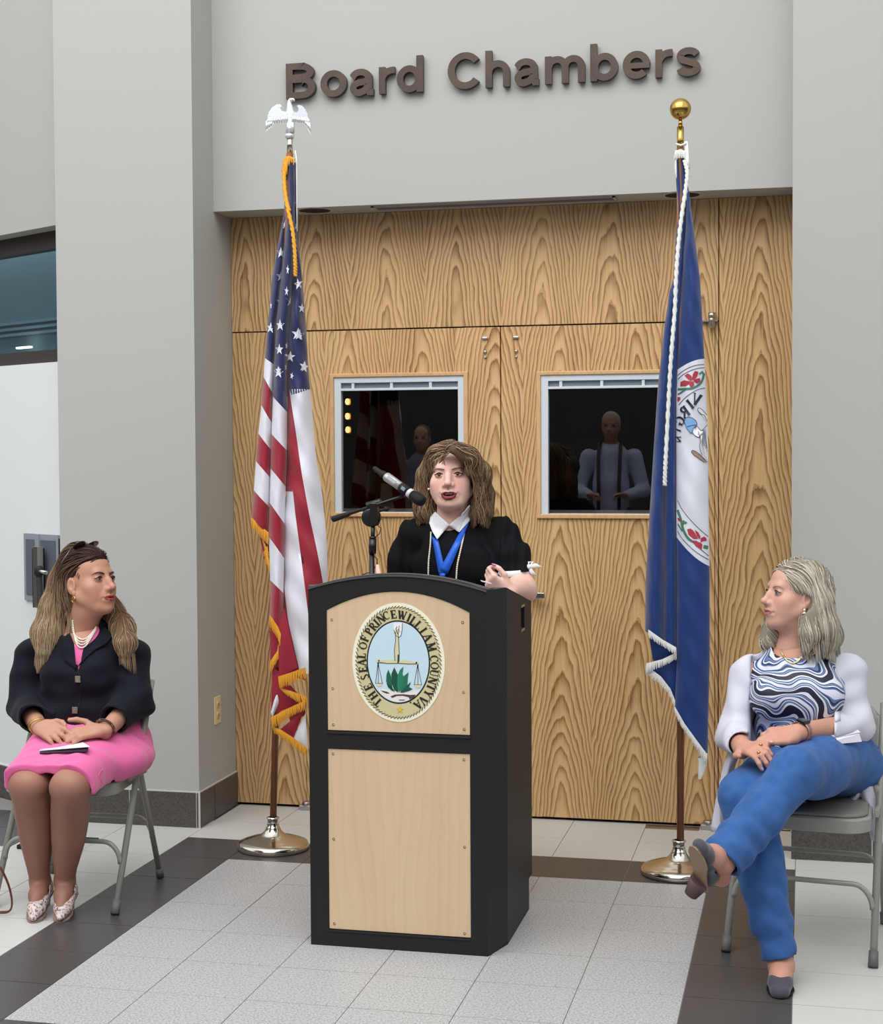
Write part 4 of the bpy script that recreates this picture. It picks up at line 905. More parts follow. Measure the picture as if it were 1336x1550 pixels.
V1 = Sheet(DL1, DM1, gy+.0, .05, ripple=.004); V2 = Sheet(DM1, DM2, gy-.005, .03, ripple=.003); V3 = Sheet(DM2, DR1, gy-.02, .035, ripple=.004)
vc = MB()
V1.rows(vc, [(240, 238), (955, 975)], [0], nu=10); V2.rows(vc, [(238, 238), (975, 992)], [0], nu=8)
V3.rows(vc, [(238, 240), (559.6, 543, -3.8), (813, 857, 6), (1068, 1146, 10)], [0, 1, 0], nu=16)
patch(vc, [(981, 958), (1024, 984), (1022, 994), (990, 1010)], [gy-.03, gy-.02, gy-.01, gy], 0)
patch(vc, [(985, 1012), (1024, 996), (1023, 1060), (1012, 1040)], gy+.0, 0)
patch(vc, [(1003, 985), (1024, 990), (1022, 1066), (1004, 1030)], gy+.01, 0)
patch(vc, [(1056, 1146), (1067, 1143), (1062, 1152), (1058, 1150)], gy, 0)
vcloth = vc.build('flag_cloth', [M['flag_blue'], mat('seal_cloth', srgb(214, 216, 226), .6, sheen=.2)], va)
vf = MB()
fringe(vf, [(981, 953), (1002, 968), (1023, 980)], [(981, 964), (1002, 978), (1023, 992)], gy-.05)
fringe(vf, [(1023, 988), (1002, 998), (978, 1004)], [(1023, 998), (1003, 1008), (976, 1020)], gy-.03)
fringe(vf, [(984, 1012), (1000, 1024), (1014, 1042), (1021, 1060)], [(977, 1020), (995, 1032), (1010, 1048), (1021, 1072)], gy-.02)
fringe(vf, [(1021, 1070), (1036, 1096), (1052, 1118), (1070, 1142)], [(1021, 1080), (1034, 1104), (1050, 1128), (1067, 1154)], gy-.06)
fringe(vf, [(1057, 1147), (1066, 1146), (1070, 1140)], [(1057, 1180), (1061, 1178), (1068, 1160)], gy-.03, n=30)
vff = vf.build('fringe', M['white_fringe'], va); vff['kind'] = 'stuff'
vr = MB()
rope(vr, [at(1036, 243, gy-.05), at(1040, 262, gy-.06), at(1037, 290, gy-.065), at(1031, 330, gy-.07), at(1026, 375, gy-.075), at(1023, 420, gy-.08), at(1021, 470, gy-.08), at(1017, 520, gy-.085), at(1013.5, 570, gy-.085), at(1011, 620, gy-.085), at(1008, 680, gy-.085), at(1006.5, 712, gy-.085), at(1006, 735, gy-.08)], .0062)
vr.tube([at(1038, 215, gy-.02), at(1040, 240, gy-.04), at(1041, 256, gy-.05)], .007, 8); vr.build('cord', M['white_fringe'], va)
vt = MB(); fringe(vt, [(1022, 228), (1030, 226), (1037, 229)], [(1020, 242), (1030, 238), (1038, 241)], gy-.035, n=26, jit=1.5); fringe(vt, [(1022, 240), (1023, 240)], [(1021, 262), (1023, 270)], gy-.03, n=6)
vto = vt.build('tassel', M['white_fringe'], va); vto['kind'] = 'stuff'
q = MB(); q.tube([at(1023, 218, gy-.03), at(1030, 220, gy-.04), at(1038, 217, gy-.03)], .004, 8); q.build('cord_loop', M['white_fringe'], va)
# seal artwork on the right fold
def vfn(off): return lambda p, k, kk=0: V3.surf(p[0], p[1], off+.00008*kk if k == 0 else off-.0006)
def refine(P, step=5):
    out = []
    for a, b in zip(P[:-1], P[1:]):
        n = max(1, int(math.dist(a, b)/step)); out += [(a[0]+(b[0]-a[0])*k/n, a[1]+(b[1]-a[1])*k/n) for k in range(n)]
    return out+[P[-1]]
def z4(u, v): return (1000+u*.10965, 530+v*.10965)
def z5(u, v): return (1010+u*.08386, 740+v*.08386)
art = MB(); inkn = mat('flag_line_ink', srgb(46, 48, 74), .6)
for P in ([(232, 345), (300, 290), (400, 235), (500, 205), (600, 197)], [(232, 402), (300, 340), (400, 285), (500, 252), (602, 240)], [(245, 755), (330, 660), (430, 585), (520, 540), (612, 522)]):
    ribbon(art, refine([z4(*p) for p in bez(P, 4)]), .75, vfn(.002))
for P in ([(178, 200), (250, 350), (380, 520), (550, 700), (735, 860)], [(185, 620), (300, 800), (450, 960), (600, 1090), (745, 1210)], [(180, 760), (250, 880), (400, 1040), (560, 1170), (745, 1280)]):
    ribbon(art, refine([z5(*p) for p in bez(P, 4)]), .75, vfn(.002))
art.build('seal_ring_line', inkn, vcloth)
def vpoly(name, polys, col, off):
    mb = MB()
    for P in polys:
        n = len(P); c = (sum(p[0] for p in P)/n, sum(p[1] for p in P)/n); vs = [vfn(off)(c, 0)]+[vfn(off)(p, 0) for p in P]
        mb.add(vs, [(0, 1+k, 1+(k+1) % n) for k in range(n)], True)
    return mb.build(name, mat(name+'_cloth', srgb(*col), .6), vcloth)
vine = MB(); ribbon(vine, refine([z4(*p) for p in bez([(230, 540), (330, 535), (430, 525), (520, 480), (570, 420), (600, 320)], 4)]), 3.2, vfn(.0024)); ribbon(vine, refine([z4(*p) for p in bez([(232, 610), (270, 590), (310, 560), (340, 540)], 3)]), 2.2, vfn(.0024)); ribbon(vine, refine([z4(530, 330), z4(570, 300), z4(600, 340)]), 2.5, vfn(.0024))
ribbon(vine, refine([z5(*p) for p in bez([(180, 380), (240, 560), (280, 730), (360, 880), (450, 950)], 4)]), 3.6, vfn(.0024)); ribbon(vine, refine([z5(*p) for p in [(270, 640), (290, 590), (340, 620)]]), 3.5, vfn(.0024)); ribbon(vine, refine([z5(650, 1040), z5(735, 1060)]), 5, vfn(.0024)); ribbon(vine, refine([z5(190, 640), z5(260, 760)]), 2, vfn(.0024))
vine.build('vine', mat('vine_green', srgb(62, 118, 92), .6), vcloth)
for P in ([z4(*p) for p in [(265, 500), (270, 440), (320, 415), (400, 430), (400, 460), (340, 495)]], [z4(*p) for p in [(325, 350), (370, 320), (415, 350), (440, 410), (400, 420), (360, 390)]], [z4(*p) for p in [(440, 330), (470, 285), (520, 300), (500, 360), (450, 420), (430, 380)]], [z4(*p) for p in [(470, 400), (540, 385), (545, 430), (500, 460), (450, 430)]], [z4(*p) for p in [(400, 430), (450, 430), (460, 480), (420, 525), (390, 480)]], [z4(*p) for p in [(225, 650), (262, 645), (268, 670), (240, 710), (225, 700)]],
          [z5(*p) for p in [(350, 730), (420, 715), (480, 770), (550, 900), (470, 900), (380, 830)]], [z5(*p) for p in [(490, 735), (560, 790), (595, 860), (580, 910), (530, 850)]], [z5(*p) for p in [(430, 930), (520, 935), (600, 980), (610, 1100), (520, 1040)]], [z5(*p) for p in [(600, 890), (660, 860), (700, 890), (710, 935), (640, 940), (600, 970)]], [z5(*p) for p in [(175, 520), (235, 535), (245, 595), (190, 570)]], [z5(*p) for p in [(580, 960), (630, 1000), (615, 1105), (590, 1080)]]):
    vpoly('red_leaf', [P], (168, 44, 62), .0028)
for (ch_, u, v, a, h) in (('V', 490, 680, .32, 17.5), ('I', 402, 745, -.68, 16), ('R', 322, 850, -.62, 16.5), ('G', 256, 975, -1.15, 15), ('I', 226, 1105, -1.35, 10), ('N', 222, 1230, -1.55, 11)):
    mb = MB(); f = vfn(.0048); glyph(mb, ch_, z4(u, v), a, h, lambda p, q, k: f(p, q, k), mirror=True); mb.build('letter', mat('flag_letter_ink', srgb(30, 30, 52), .6), vcloth)
vpoly('helmet', [[z4(*p) for p in [(320, 990), (335, 940), (380, 922), (440, 940), (488, 985), (495, 1035), (450, 1075), (425, 1145), (395, 1130), (350, 1070)]]], (118, 164, 212), .0028)
vpoly('figure_skin', [[z4(*p) for p in [(440, 1095), (500, 1055), (550, 1110), (575, 1160), (560, 1250), (560, 1330), (600, 1450), (650, 1530), (650, 1050), (600, 1080), (580, 1120), (540, 1120), (525, 1205), (490, 1190), (430, 1140)]], [z4(*p) for p in [(505, 830), (520, 795), (570, 820), (640, 900), (640, 1000), (590, 930), (560, 880)]]], (226, 224, 226), .0028)
vpoly('spear', [[z4(*p) for p in [(418, 1400), (440, 1382), (500, 1410), (570, 1470), (630, 1540), (610, 1548), (540, 1500), (450, 1440)]]], (160, 132, 112), .0030)
vpoly('drape', [[z4(*p) for p in [(585, 1090), (615, 1100), (640, 1200), (655, 1400), (640, 1400), (610, 1250)]]], (136, 156, 190), .0030)
fi = MB()
for P in ([(320, 990), (335, 940), (380, 922), (440, 940), (488, 985), (495, 1035), (450, 1075), (425, 1145), (395, 1130), (350, 1070), (320, 990)], [(360, 1055), (420, 1040), (490, 1030)], [(430, 1120), (450, 1160), (500, 1195), (530, 1200), (545, 1240), (535, 1340), (570, 1450)], [(470, 1090), (500, 1050), (560, 1110), (640, 1030)], [(580, 1100), (615, 1200), (640, 1350)], [(505, 830), (520, 795), (570, 820), (640, 900)], [(510, 830), (550, 880), (600, 900), (640, 980)], [(418, 1400), (440, 1382), (500, 1410), (570, 1470), (640, 1548)], [(418, 1400), (460, 1450), (540, 1505), (600, 1548)], [(520, 1120), (515, 1170)]):
    ribbon(fi, refine([z4(*p) for p in bez(P, 3)], 4), .7, vfn(.0034))
fi.build('figure_lines', mat('figure_ink', srgb(52, 48, 66), .6), vcloth)
# ---------------------------------------------------------------- implicit surfaces for the figures
V3_ = lambda *a: np.array(a, float)
def nrm(v): v = np.array(v, float); return v/(np.linalg.norm(v)+1e-9)
class SDF:
    def __init__(s, lo, hi, h):
        s.lo = np.array(lo, float); s.h = h; s.n = np.ceil((np.array(hi)-s.lo)/h).astype(int)+1
        s.ax = [(s.lo[i]+h*np.arange(s.n[i])).astype(np.float32) for i in range(3)]
        s.f = np.full(s.n, 1.0, np.float32)
    def _sl(s, lo, hi):
        a = np.clip(((np.array(lo)-s.lo)/s.h).astype(int), 0, s.n); b = np.clip(((np.array(hi)-s.lo)/s.h).astype(int)+2, 0, s.n)
        sl = tuple(slice(a[i], b[i]) for i in range(3))
        return sl, s.ax[0][sl[0]][:, None, None], s.ax[1][sl[1]][None, :, None], s.ax[2][sl[2]][None, None, :]
    def _mix(s, sl, d, k, mode):
        f = s.f[sl]
        if f.size == 0: return
        if mode == 'sub': a, b, sg = -f, d, -1
        else: a, b, sg = f, d, 1
        if mode == 'cut': a, b, sg = -f, -d, -1      # keep only the inside of d
        h = np.maximum(k-np.abs(a-b), 0)/k if k > 0 else 0
        s.f[sl] = sg*(np.minimum(a, b)-h*h*k*.25)
    def capsule(s, a, b, ra, rb=None, k=.01, mode='add', sq=None):
        rb = ra if rb is None else rb; a, b = np.array(a, float), np.array(b, float); R = max(ra, rb)+k+4*s.h
        sl, X, Y, Z = s._sl(np.minimum(a, b)-R, np.maximum(a, b)+R)
        ba = b-a; L2 = max(ba@ba, 1e-9)
        px, py, pz = X-a[0], Y-a[1], Z-a[2]
        t = np.clip((px*ba[0]+py*ba[1]+pz*ba[2])/L2, 0, 1)
        dx, dy, dz = px-ba[0]*t, py-ba[1]*t, pz-ba[2]*t
        if sq is not None:      # (axis, factor): flatten the section along an axis
            n_, q = sq; n_ = nrm(n_); c = dx*n_[0]+dy*n_[1]+dz*n_[2]; g = (1/q-1)
            dx, dy, dz = dx+n_[0]*c*g, dy+n_[1]*c*g, dz+n_[2]*c*g
        d = np.sqrt(dx*dx+dy*dy+dz*dz)-(ra+(rb-ra)*t)
        s._mix(sl, d.astype(np.float32), k, mode); return s
    def chain(s, pts, rs, k=.01, mode='add', sq=None):
        for i in range(len(pts)-1): s.capsule(pts[i], pts[i+1], rs[i], rs[i+1], k, mode, sq)
        return s
    def ell(s, c, r, k=.01, M=None, mode='add'):
        c = np.array(c, float); r = np.array(r, float); R = r.max()+k+4*s.h
        sl, X, Y, Z = s._sl(c-R, c+R); x, y, z = X-c[0], Y-c[1], Z-c[2]
        if M is not None: x, y, z = (x*M[0, i]+y*M[1, i]+z*M[2, i] for i in range(3))
        k0 = np.sqrt((x/r[0])**2+(y/r[1])**2+(z/r[2])**2); k1 = np.sqrt((x/r[0]**2)**2+(y/r[1]**2)**2+(z/r[2]**2)**2)
        d = k0*(k0-1)/np.maximum(k1, 1e-6)
        s._mix(sl, d.astype(np.float32), k, mode); return s
    def plane(s, p, n, k=.004):   # cut away the side the normal points to
        p, n = np.array(p, float), nrm(n); X, Y, Z = s.ax[0][:, None, None], s.ax[1][None, :, None], s.ax[2][None, None, :]
        d = (X-p[0])*n[0]+(Y-p[1])*n[1]+(Z-p[2])*n[2]
        s._mix((slice(None),)*3, d.astype(np.float32), k, 'cut'); return s
    def box(s, c, hx, M, k=.004, mode='sub'):
        c = np.array(c, float); R = np.linalg.norm(hx)+.02; sl, X, Y, Z = s._sl(c-R, c+R); x, y, z = X-c[0], Y-c[1], Z-c[2]
        q = [np.abs(x*M[0, i]+y*M[1, i]+z*M[2, i])-hx[i] for i in range(3)]
        d = np.sqrt(sum(np.maximum(v, 0)**2 for v in q))+np.minimum(np.maximum(q[0], np.maximum(q[1], q[2])), 0)
        s._mix(sl, d.astype(np.float32), k, mode); return s
    def displace(s, fn, lo=None, hi=None):
        sl, X, Y, Z = s._sl(s.lo if lo is None else lo, (s.lo+s.n*s.h) if hi is None else hi)
        near = np.abs(s.f[sl]) < .03
        s.f[sl] = s.f[sl]-np.where(near, fn(X, Y, Z), 0).astype(np.float32); return s
    def shell(s, t):     # keep only a skin of thickness t
        s.f = np.maximum(s.f, -(s.f+t)); return s
    def sample(s, P):
        q = (np.asarray(P)-s.lo)/s.h; i = np.floor(q).astype(int); i = np.clip(i, 0, s.n-2); t = np.clip(q-i, 0, 1)
        out = 0
        for a in (0, 1):
            for b in (0, 1):
                for c in (0, 1):
                    w = (t[..., 0] if a else 1-t[..., 0])*(t[..., 1] if b else 1-t[..., 1])*(t[..., 2] if c else 1-t[..., 2])
                    out = out+w*s.f[i[..., 0]+a, i[..., 1]+b, i[..., 2]+c]
        return out
    def grad(s, P):
        e = s.h; g = np.stack([s.sample(P+np.eye(3)[i]*e)-s.sample(P-np.eye(3)[i]*e) for i in range(3)], -1)
        return g/(np.linalg.norm(g, axis=-1, keepdims=True)+1e-9)
    def hit(s, px, py, off=0.0, fb=None, back=False):
        d = ray(px, py); d = d/np.linalg.norm(d); c = s.lo+s.n*s.h/2; t0 = (c-CAM)@d; R = np.linalg.norm(s.n*s.h)/2
        ts = np.arange(t0-R, t0+R, s.h*.7); P = CAM+ts[:, None]*d; hi = s.lo+(s.n-1)*s.h
        inb = np.all((P > s.lo) & (P < hi), axis=1); f = np.where(inb, s.sample(P), 1.0)
        j = np.argmax(f < off)
        if not (f < off).any() or j == 0: return None if fb is None else at(px, py, fb)
        t = ts[j-1]+(ts[j]-ts[j-1])*(f[j-1]-off)/(f[j-1]-f[j]+1e-9); return CAM+t*d
    def mesh(s):
        f = s.f; ins = f < 0; n = s.n
        cnt = np.zeros(n-1, np.int8)
        for a in (0, 1):
            for b in (0, 1):
                for c in (0, 1): cnt += ins[a:n[0]-1+a, b:n[1]-1+b, c:n[2]-1+c]
        act = np.argwhere((cnt > 0) & (cnt < 8)); N = len(act)
        idx = np.full(n-1, -1, np.int32); idx[act[:, 0], act[:, 1], act[:, 2]] = np.arange(N)
        pos = np.zeros((N, 3)); c = np.zeros(N)
        cr = [(a, b, d) for a in (0, 1) for b in (0, 1) for d in (0, 1)]
        val = {q: f[act[:, 0]+q[0], act[:, 1]+q[1], act[:, 2]+q[2]] for q in cr}
        for i, q in enumerate(cr):
            for ax in range(3):
                if q[ax] == 1: continue
                w = list(q); w[ax] = 1; w = tuple(w); f0, f1 = val[q], val[w]; m = (f0 < 0) != (f1 < 0)
                t = np.where(m, f0/(f0-f1+1e-12), 0); p = np.array(q, float)[None]+np.zeros((N, 3)); p[:, ax] = t
                pos[m] += p[m]; c[m] += 1
        V = s.lo+(act+pos/c[:, None])*s.h
        faces = []
        for ax in range(3):
            o1, o2 = [(1, 2), (2, 0), (0, 1)][ax]
            sl0 = [slice(1, n[i]-1) for i in range(3)]; sl0[ax] = slice(0, n[ax]-1); sl1 = list(sl0); sl1[ax] = slice(1, n[ax])
            a = ins[tuple(sl0)]; b = ins[tuple(sl1)]
            e = np.argwhere(a != b); flip = a[e[:, 0], e[:, 1], e[:, 2]]
            g = e+np.array([0 if i == ax else 1 for i in range(3)])
            def id_(d1, d2):
                h = g.copy(); h[:, o1] -= d1; h[:, o2] -= d2; return idx[h[:, 0], h[:, 1], h[:, 2]]
            q = np.stack([id_(1, 1), id_(0, 1), id_(0, 0), id_(1, 0)], 1); q[~flip] = q[~flip][:, ::-1]
            q = q[(q >= 0).all(1)]; faces.append(q)
        return V, np.concatenate(faces)
def link_mesh(name, V, F, mats, parent, col=None, smooth=True, kind=None):
    me = bpy.data.meshes.new(name); w = world_loc(parent) if parent is not None else Vector((0, 0, 0))
    V = np.asarray(V, np.float32)-np.array([w.x, w.y, w.z], np.float32); F = np.asarray(F, np.int32); k = F.shape[1]
    me.vertices.add(len(V)); me.vertices.foreach_set('co', V.ravel()); me.loops.add(F.size); me.loops.foreach_set('vertex_index', F.ravel())
    me.polygons.add(len(F)); me.polygons.foreach_set('loop_start', np.arange(len(F), dtype=np.int32)*k); me.polygons.foreach_set('loop_total', np.full(len(F), k, np.int32))
    me.update(calc_edges=True)
    me.polygons.foreach_set('use_smooth', np.full(len(F), smooth))
    for m in (mats if isinstance(mats, (list, tuple)) else [mats]): me.materials.append(m)
    if col is not None:
        a = me.color_attributes.new('col', 'FLOAT_COLOR', 'POINT'); c = np.ones((len(V), 4), np.float32); c[:, :3] = col; a.data.foreach_set('color', c.ravel())
    me.validate(); o = bpy.data.objects.new(name, me); C.objects.link(o)
    if parent is not None: o.parent = parent
    if kind: o['kind'] = kind
    return o
def smooth_verts(V, F, it=2, lam=.5):
    V = V.copy(); n = len(V)
    for _ in range(it):
        acc = np.zeros_like(V); cnt = np.zeros(n)
        for a, b in ((0, 1), (1, 2), (2, 3), (3, 0)):
            for i, j in ((a, b), (b, a)):
                acc += np.stack([np.bincount(F[:, i], V[F[:, j], c], n) for c in range(3)], 1); cnt += np.bincount(F[:, i], minlength=n)
        V = V*(1-lam)+lam*acc/np.maximum(cnt, 1)[:, None]
    return V
def main_piece(V, F):
    L = np.arange(len(V))
    while True:
        m = np.minimum.reduce([L[F[:, k]] for k in range(4)]); L2 = L.copy()
        for k in range(4): np.minimum.at(L2, F[:, k], m)
        L2 = L2[L2]; L2 = L2[L2]
        if (L2 == L).all(): break
        L = L2
    c = np.bincount(L, minlength=len(V)); keep = L == c.argmax()
    new = np.cumsum(keep)-1; F = F[keep[F[:, 0]]]; return V[keep], new[F]
def sdf_part(name, S, m, parent, it=2, col=None, kind=None):
    V, F = S.mesh(); V, F = main_piece(V, F); V = smooth_verts(V, F, it)
    return link_mesh(name, V, F, m, parent, None if col is None else col(V), kind=kind)

def head_frame(fwd_yaw, pitch, roll=0.0):
    """columns: side, forward, up; yaw measured from -Y towards +X"""
    a = math.radians(fwd_yaw); p = math.radians(pitch); r = math.radians(roll)
    f = np.array([math.sin(a)*math.cos(p), -math.cos(a)*math.cos(p), math.sin(p)])
    x = nrm(np.cross(f, [0, 0, 1])); u = np.cross(x, f)
    x2 = x*math.cos(r)+u*math.sin(r); u2 = -x*math.sin(r)+u*math.cos(r)
    return np.stack([x2, f, u2], 1)

def head_sdf(S, o, H, s, full=1.0, mouth_open=0.0, jowl=1.0, eye=.0056):
    P = lambda x, y, z: o+H @ (np.array([x, y, z])*s)
    r_ = lambda *a: np.array(a)*s
    S.ell(P(0, -.016, .036), r_(.073, .092, .084), .01, H)
    S.ell(P(0, .022, -.022), r_(.060, .060, .076), .03, H)
    S.ell(P(0, .032, .044), r_(.058, .050, .048), .02, H)
    for q in (-1, 1):
        S.ell(P(q*.037*full, .050, -.028), r_(.026, .026, .026), .024, H)
        S.ell(P(q*.030*full, .050, -.056), r_(.022, .024, .022), .022, H)
        S.capsule(P(q*.050*full, -.002, -.050), P(q*.022*full, .052, -.092), .015*s*jowl, .016*s*jowl, .03)
    S.ell(P(0, .0675, -.100), r_(.020, .018, .0165), .020, H)
    S.capsule(P(-.030, .074, .020), P(.030, .074, .020), .0125*s, k=.016)
    for q in (-1, 1):
        S.ell(P(q*.0335, .097, -.0005), r_(.0185, .0135, .0125), .012, H, 'sub')
    for q in (-1, 1):
        S.ell(P(q*.0320, .0728, .0005), r_(.0165, .0142, .0135), .004, H)
        S.ell(P(q*.0320, .090, .0000), r_(.0138, .0110, eye), .0015, H, 'sub')
    S.chain([P(0, .082, .014), P(0, .0925, -.008), P(0, .105, -.029)], [.0080*s, .0078*s, .0090*s], .012)
    S.ell(P(0, .1075, -.034), r_(.0122, .0115, .0102), .008, H)
    for q in (-1, 1):
        S.ell(P(q*.0130, .095, -.0385), r_(.0080, .0095, .0075), .006, H)
        S.ell(P(q*.0066, .1060, -.0458), r_(.0038, .0048, .0030), .002, H, 'sub')
    S.ell(P(0, .082, -.024), r_(.013, .018, .022), .012, H); S.ell(P(0, .056, -.036), r_(.036, .030, .044), .02, H)
    S.ell(P(0, .080, -.064), r_(.030, .015, .024), .015, H)
    op = mouth_open
    S.capsule(P(0, .0935, -.048), P(0, .0925, -.056), .0022*s, k=.004, mode='sub')
    S.chain([P(-.027, .0795, -.0665), P(-.010, .0925, -.0610), P(0, .0925, -.0622), P(.010, .0925, -.0610), P(.027, .0795, -.0665)], [.0022*s, .0050*s, .0046*s, .0050*s, .0022*s], .004)
    S.chain([P(-.025, .0790, -.0680-.3*op), P(-.009, .0905, -.0745-op), P(.009, .0905, -.0745-op), P(.025, .0790, -.0680-.3*op)], [.0022*s, .0060*s, .0060*s, .0022*s], .004)
    S.ell(P(0, .099, -.0672-op*.5), r_(.0225, .016, .0010+op*.55), .0015, H, 'sub')
    for q in (-1, 1): S.ell(P(q*.031, .087, -.069), r_(.003, .005, .005), .006, H, 'sub')
    for q in (-1, 1):
        S.ell(P(q*.0740, -.010, -.010), r_(.0080, .018, .029), .006, H)
        S.ell(P(q*.0805, -.004, -.006), r_(.0050, .010, .016), .004, H, 'sub')
        S.ell(P(q*.0745, -.002, -.035), r_(.0065, .008, .010), .004, H)
    return P

def skin_col(base, o, H, s, lips, blush=.5, opn=0.0, shadow=.25):
    base = np.array(base); lips = np.array(lips)
    def f(V):
        c = np.tile(base, (len(V), 1)); q = ((V-o) @ H)/s; x, y, z = q[:, 0], q[:, 1], q[:, 2]
        infront = y > .03
        red = np.array([base[0]*1.0, base[1]*.72, base[2]*.76])
        w = sum(np.exp(-(((x-a*.040)/.02)**2+((z+.034)/.018)**2)) for a in (-1, 1))+.6*np.exp(-((x/.013)**2+((z+.035)/.012)**2))
        w = (np.clip(w, 0, 1)*blush*infront)[:, None]; c = c*(1-w)+red*w
        zc = -.0672-opn*.5
        hu = .0082*np.sqrt(np.clip(1-(x/.028)**2, 0, 1))-.0022*np.exp(-(x/.004)**2); hl = (.0122+opn*.85)*np.sqrt(np.clip(1-(x/.026)**2, 0, 1))
        li = (y > .072) & (np.abs(x) < .0285) & (z < zc+hu+opn*.3) & (z > zc-hl)
        c[li] = lips
        inn = (y > .06) & (y < .0895) & (np.abs(x) < .021) & (np.abs(z-zc) < .0012+opn*.52)
        c[inn] = lips*.18
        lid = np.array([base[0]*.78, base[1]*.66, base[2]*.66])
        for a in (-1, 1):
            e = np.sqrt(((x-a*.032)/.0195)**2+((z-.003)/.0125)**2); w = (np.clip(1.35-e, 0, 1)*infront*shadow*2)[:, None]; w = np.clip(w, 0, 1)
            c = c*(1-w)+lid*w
        return c
    return f

def eyes_and_brows(par, o, H, s, look, iris, brow, P, brow_w=.0030, lash=(20, 14, 12), lids=0.0, dz=0.0):
    wht = mat('eye_white', srgb(188, 174, 166), .25, spec=.5)
    irm = mat('iris', srgb(*iris), .15); pm = mat('pupil', srgb(8, 8, 8), .05); lm = mat('lashes', srgb(*lash), .7); bm_ = mat('brow_hair', srgb(*brow), .8)
    L = nrm(H @ nrm(look))
    for q in (-1, 1):
        c = P(q*.0320, .0735, 0)
        ey = MB().ball(c, .0122*s, 20, 14).build('eyeball', wht, par)
        MB().ball(c+L*.0068*s, .0072*s, 16, 10).build('iris', irm, ey)
        MB().ball(c+L*.0118*s, .0028*s, 10, 8).build('pupil', pm, ey)
        pts = [P(q*(.0320+x), .0885-abs(x)**2*40, z-lids) for x, z in ((-.0150, -.0022), (-.010, .0038), (-.002, .0070), (.006, .0062), (.0130, .0016), (.0175, .0020))]
        MB().tube(bez(pts, 3), [.0006*s]+[.00150*s]*14+[.0008*s], 6).build('eyelash', lm, par)
        pts = [P(q*(.0320+x), .0870-abs(x)**2*34, z) for x, z in ((-.012, -.0048), (-.003, -.0068), (.006, -.0062), (.0135, -.0015))]
        MB().tube(bez(pts, 3), .00065*s, 5).build('eyelash', lm, par)
        pts = [P(q*(.0320+x), y, z+dz) for x, y, z in ((-.020, .0885, .0150), (-.010, .0890, .0180), (.002, .0870, .0205), (.012, .0810, .0200), (.022, .0705, .0155))]
        B = bez(pts, 3); MB().tube(B, [brow_w*s*(.8 if i < 2 else (1.0-.75*(i/len(B))**2)) for i in range(len(B))], 6, flat=.6, up=H[:, 2]).build('eyebrow', bm_, par)

def hand_sdf(S, w, d, n, side, curls, spread=.0, sc=1.0, thumb=((.75, .65, -.1), (.45, .9, -.1), (.2, 1, -.2)), k=.006):
    """w wrist, d wrist->knuckles, n back of the hand, side +-1 chooses the thumb's side; returns fingertip frames"""
    d = nrm(d); n = np.array(n, float); n = nrm(n-d*(n@d)); t = np.cross(d, n)*side; out = []
    L = .088*sc
    S.capsule(w-d*.01, w+d*.02*sc, .0245*sc, .026*sc, .01, sq=(n, .72))
    for a in (-.024, -.008, .008, .024):
        S.capsule(w+d*.018*sc+t*a*.7*sc, w+d*(L-.004)+t*a*sc, .0150*sc, .0118*sc, .012, sq=(n, .9))
    S.ell(w+d*.03*sc+t*.020*sc-n*.008*sc, (.018*sc, .018*sc, .018*sc), .012)
    FL = [(.040, .025, .019), (.044, .028, .020), (.041, .026, .019), (.032, .020, .017)]
    for i, a in enumerate((.0265, .009, -.0085, -.0250)):
        p = w+d*(L-(.003 if i in (0,) else 0)-(.008 if i == 3 else 0))+t*a*sc; ang = 0; rad = [.0092, .0084, .0078, .0066]
        if i == 3: rad = [v*.88 for v in rad]
        dirv = nrm(d+t*spread*(1.5-i)); 
        for j in range(3):
            ang += math.radians(curls[i][j]); v = nrm(dirv*math.cos(ang)-n*math.sin(ang)); q = p+v*FL[i][j]*sc
            S.capsule(p, q, rad[j]*sc, rad[j+1]*sc, k if j == 0 else .003); p = q
        nn = nrm(n*math.cos(ang)+dirv*math.sin(ang)); out.append((p, v, nn))
    p = w+d*.024*sc+t*.024*sc-n*.004*sc
    for j, (a, b, c) in enumerate(thumb):
        v = nrm(t*a+d*b+n*c); q = p+v*(.040, .032, .025)[j]*sc; S.capsule(p, q, (.0135, .0108, .0100)[j]*sc, (.0108, .0100, .0080)[j]*sc, .008 if j == 0 else .003); p = q
    out.append((p, v, nrm(n*.6+t*.5))); return out
def nails(tips, m, par, r=.0052, idx=range(5), ln=.008):
    for i in idx:
        p, v, n = tips[i]; s_ = np.cross(v, n); M = np.stack([s_, v, n], 1)
        MB().ball(p+n*(.0074 if i == 4 else .0062)-v*.001+v*(ln-.008)*.5, (r*.8, ln*.8, .0022), 10, 6, M).build('fingernail', m, par)

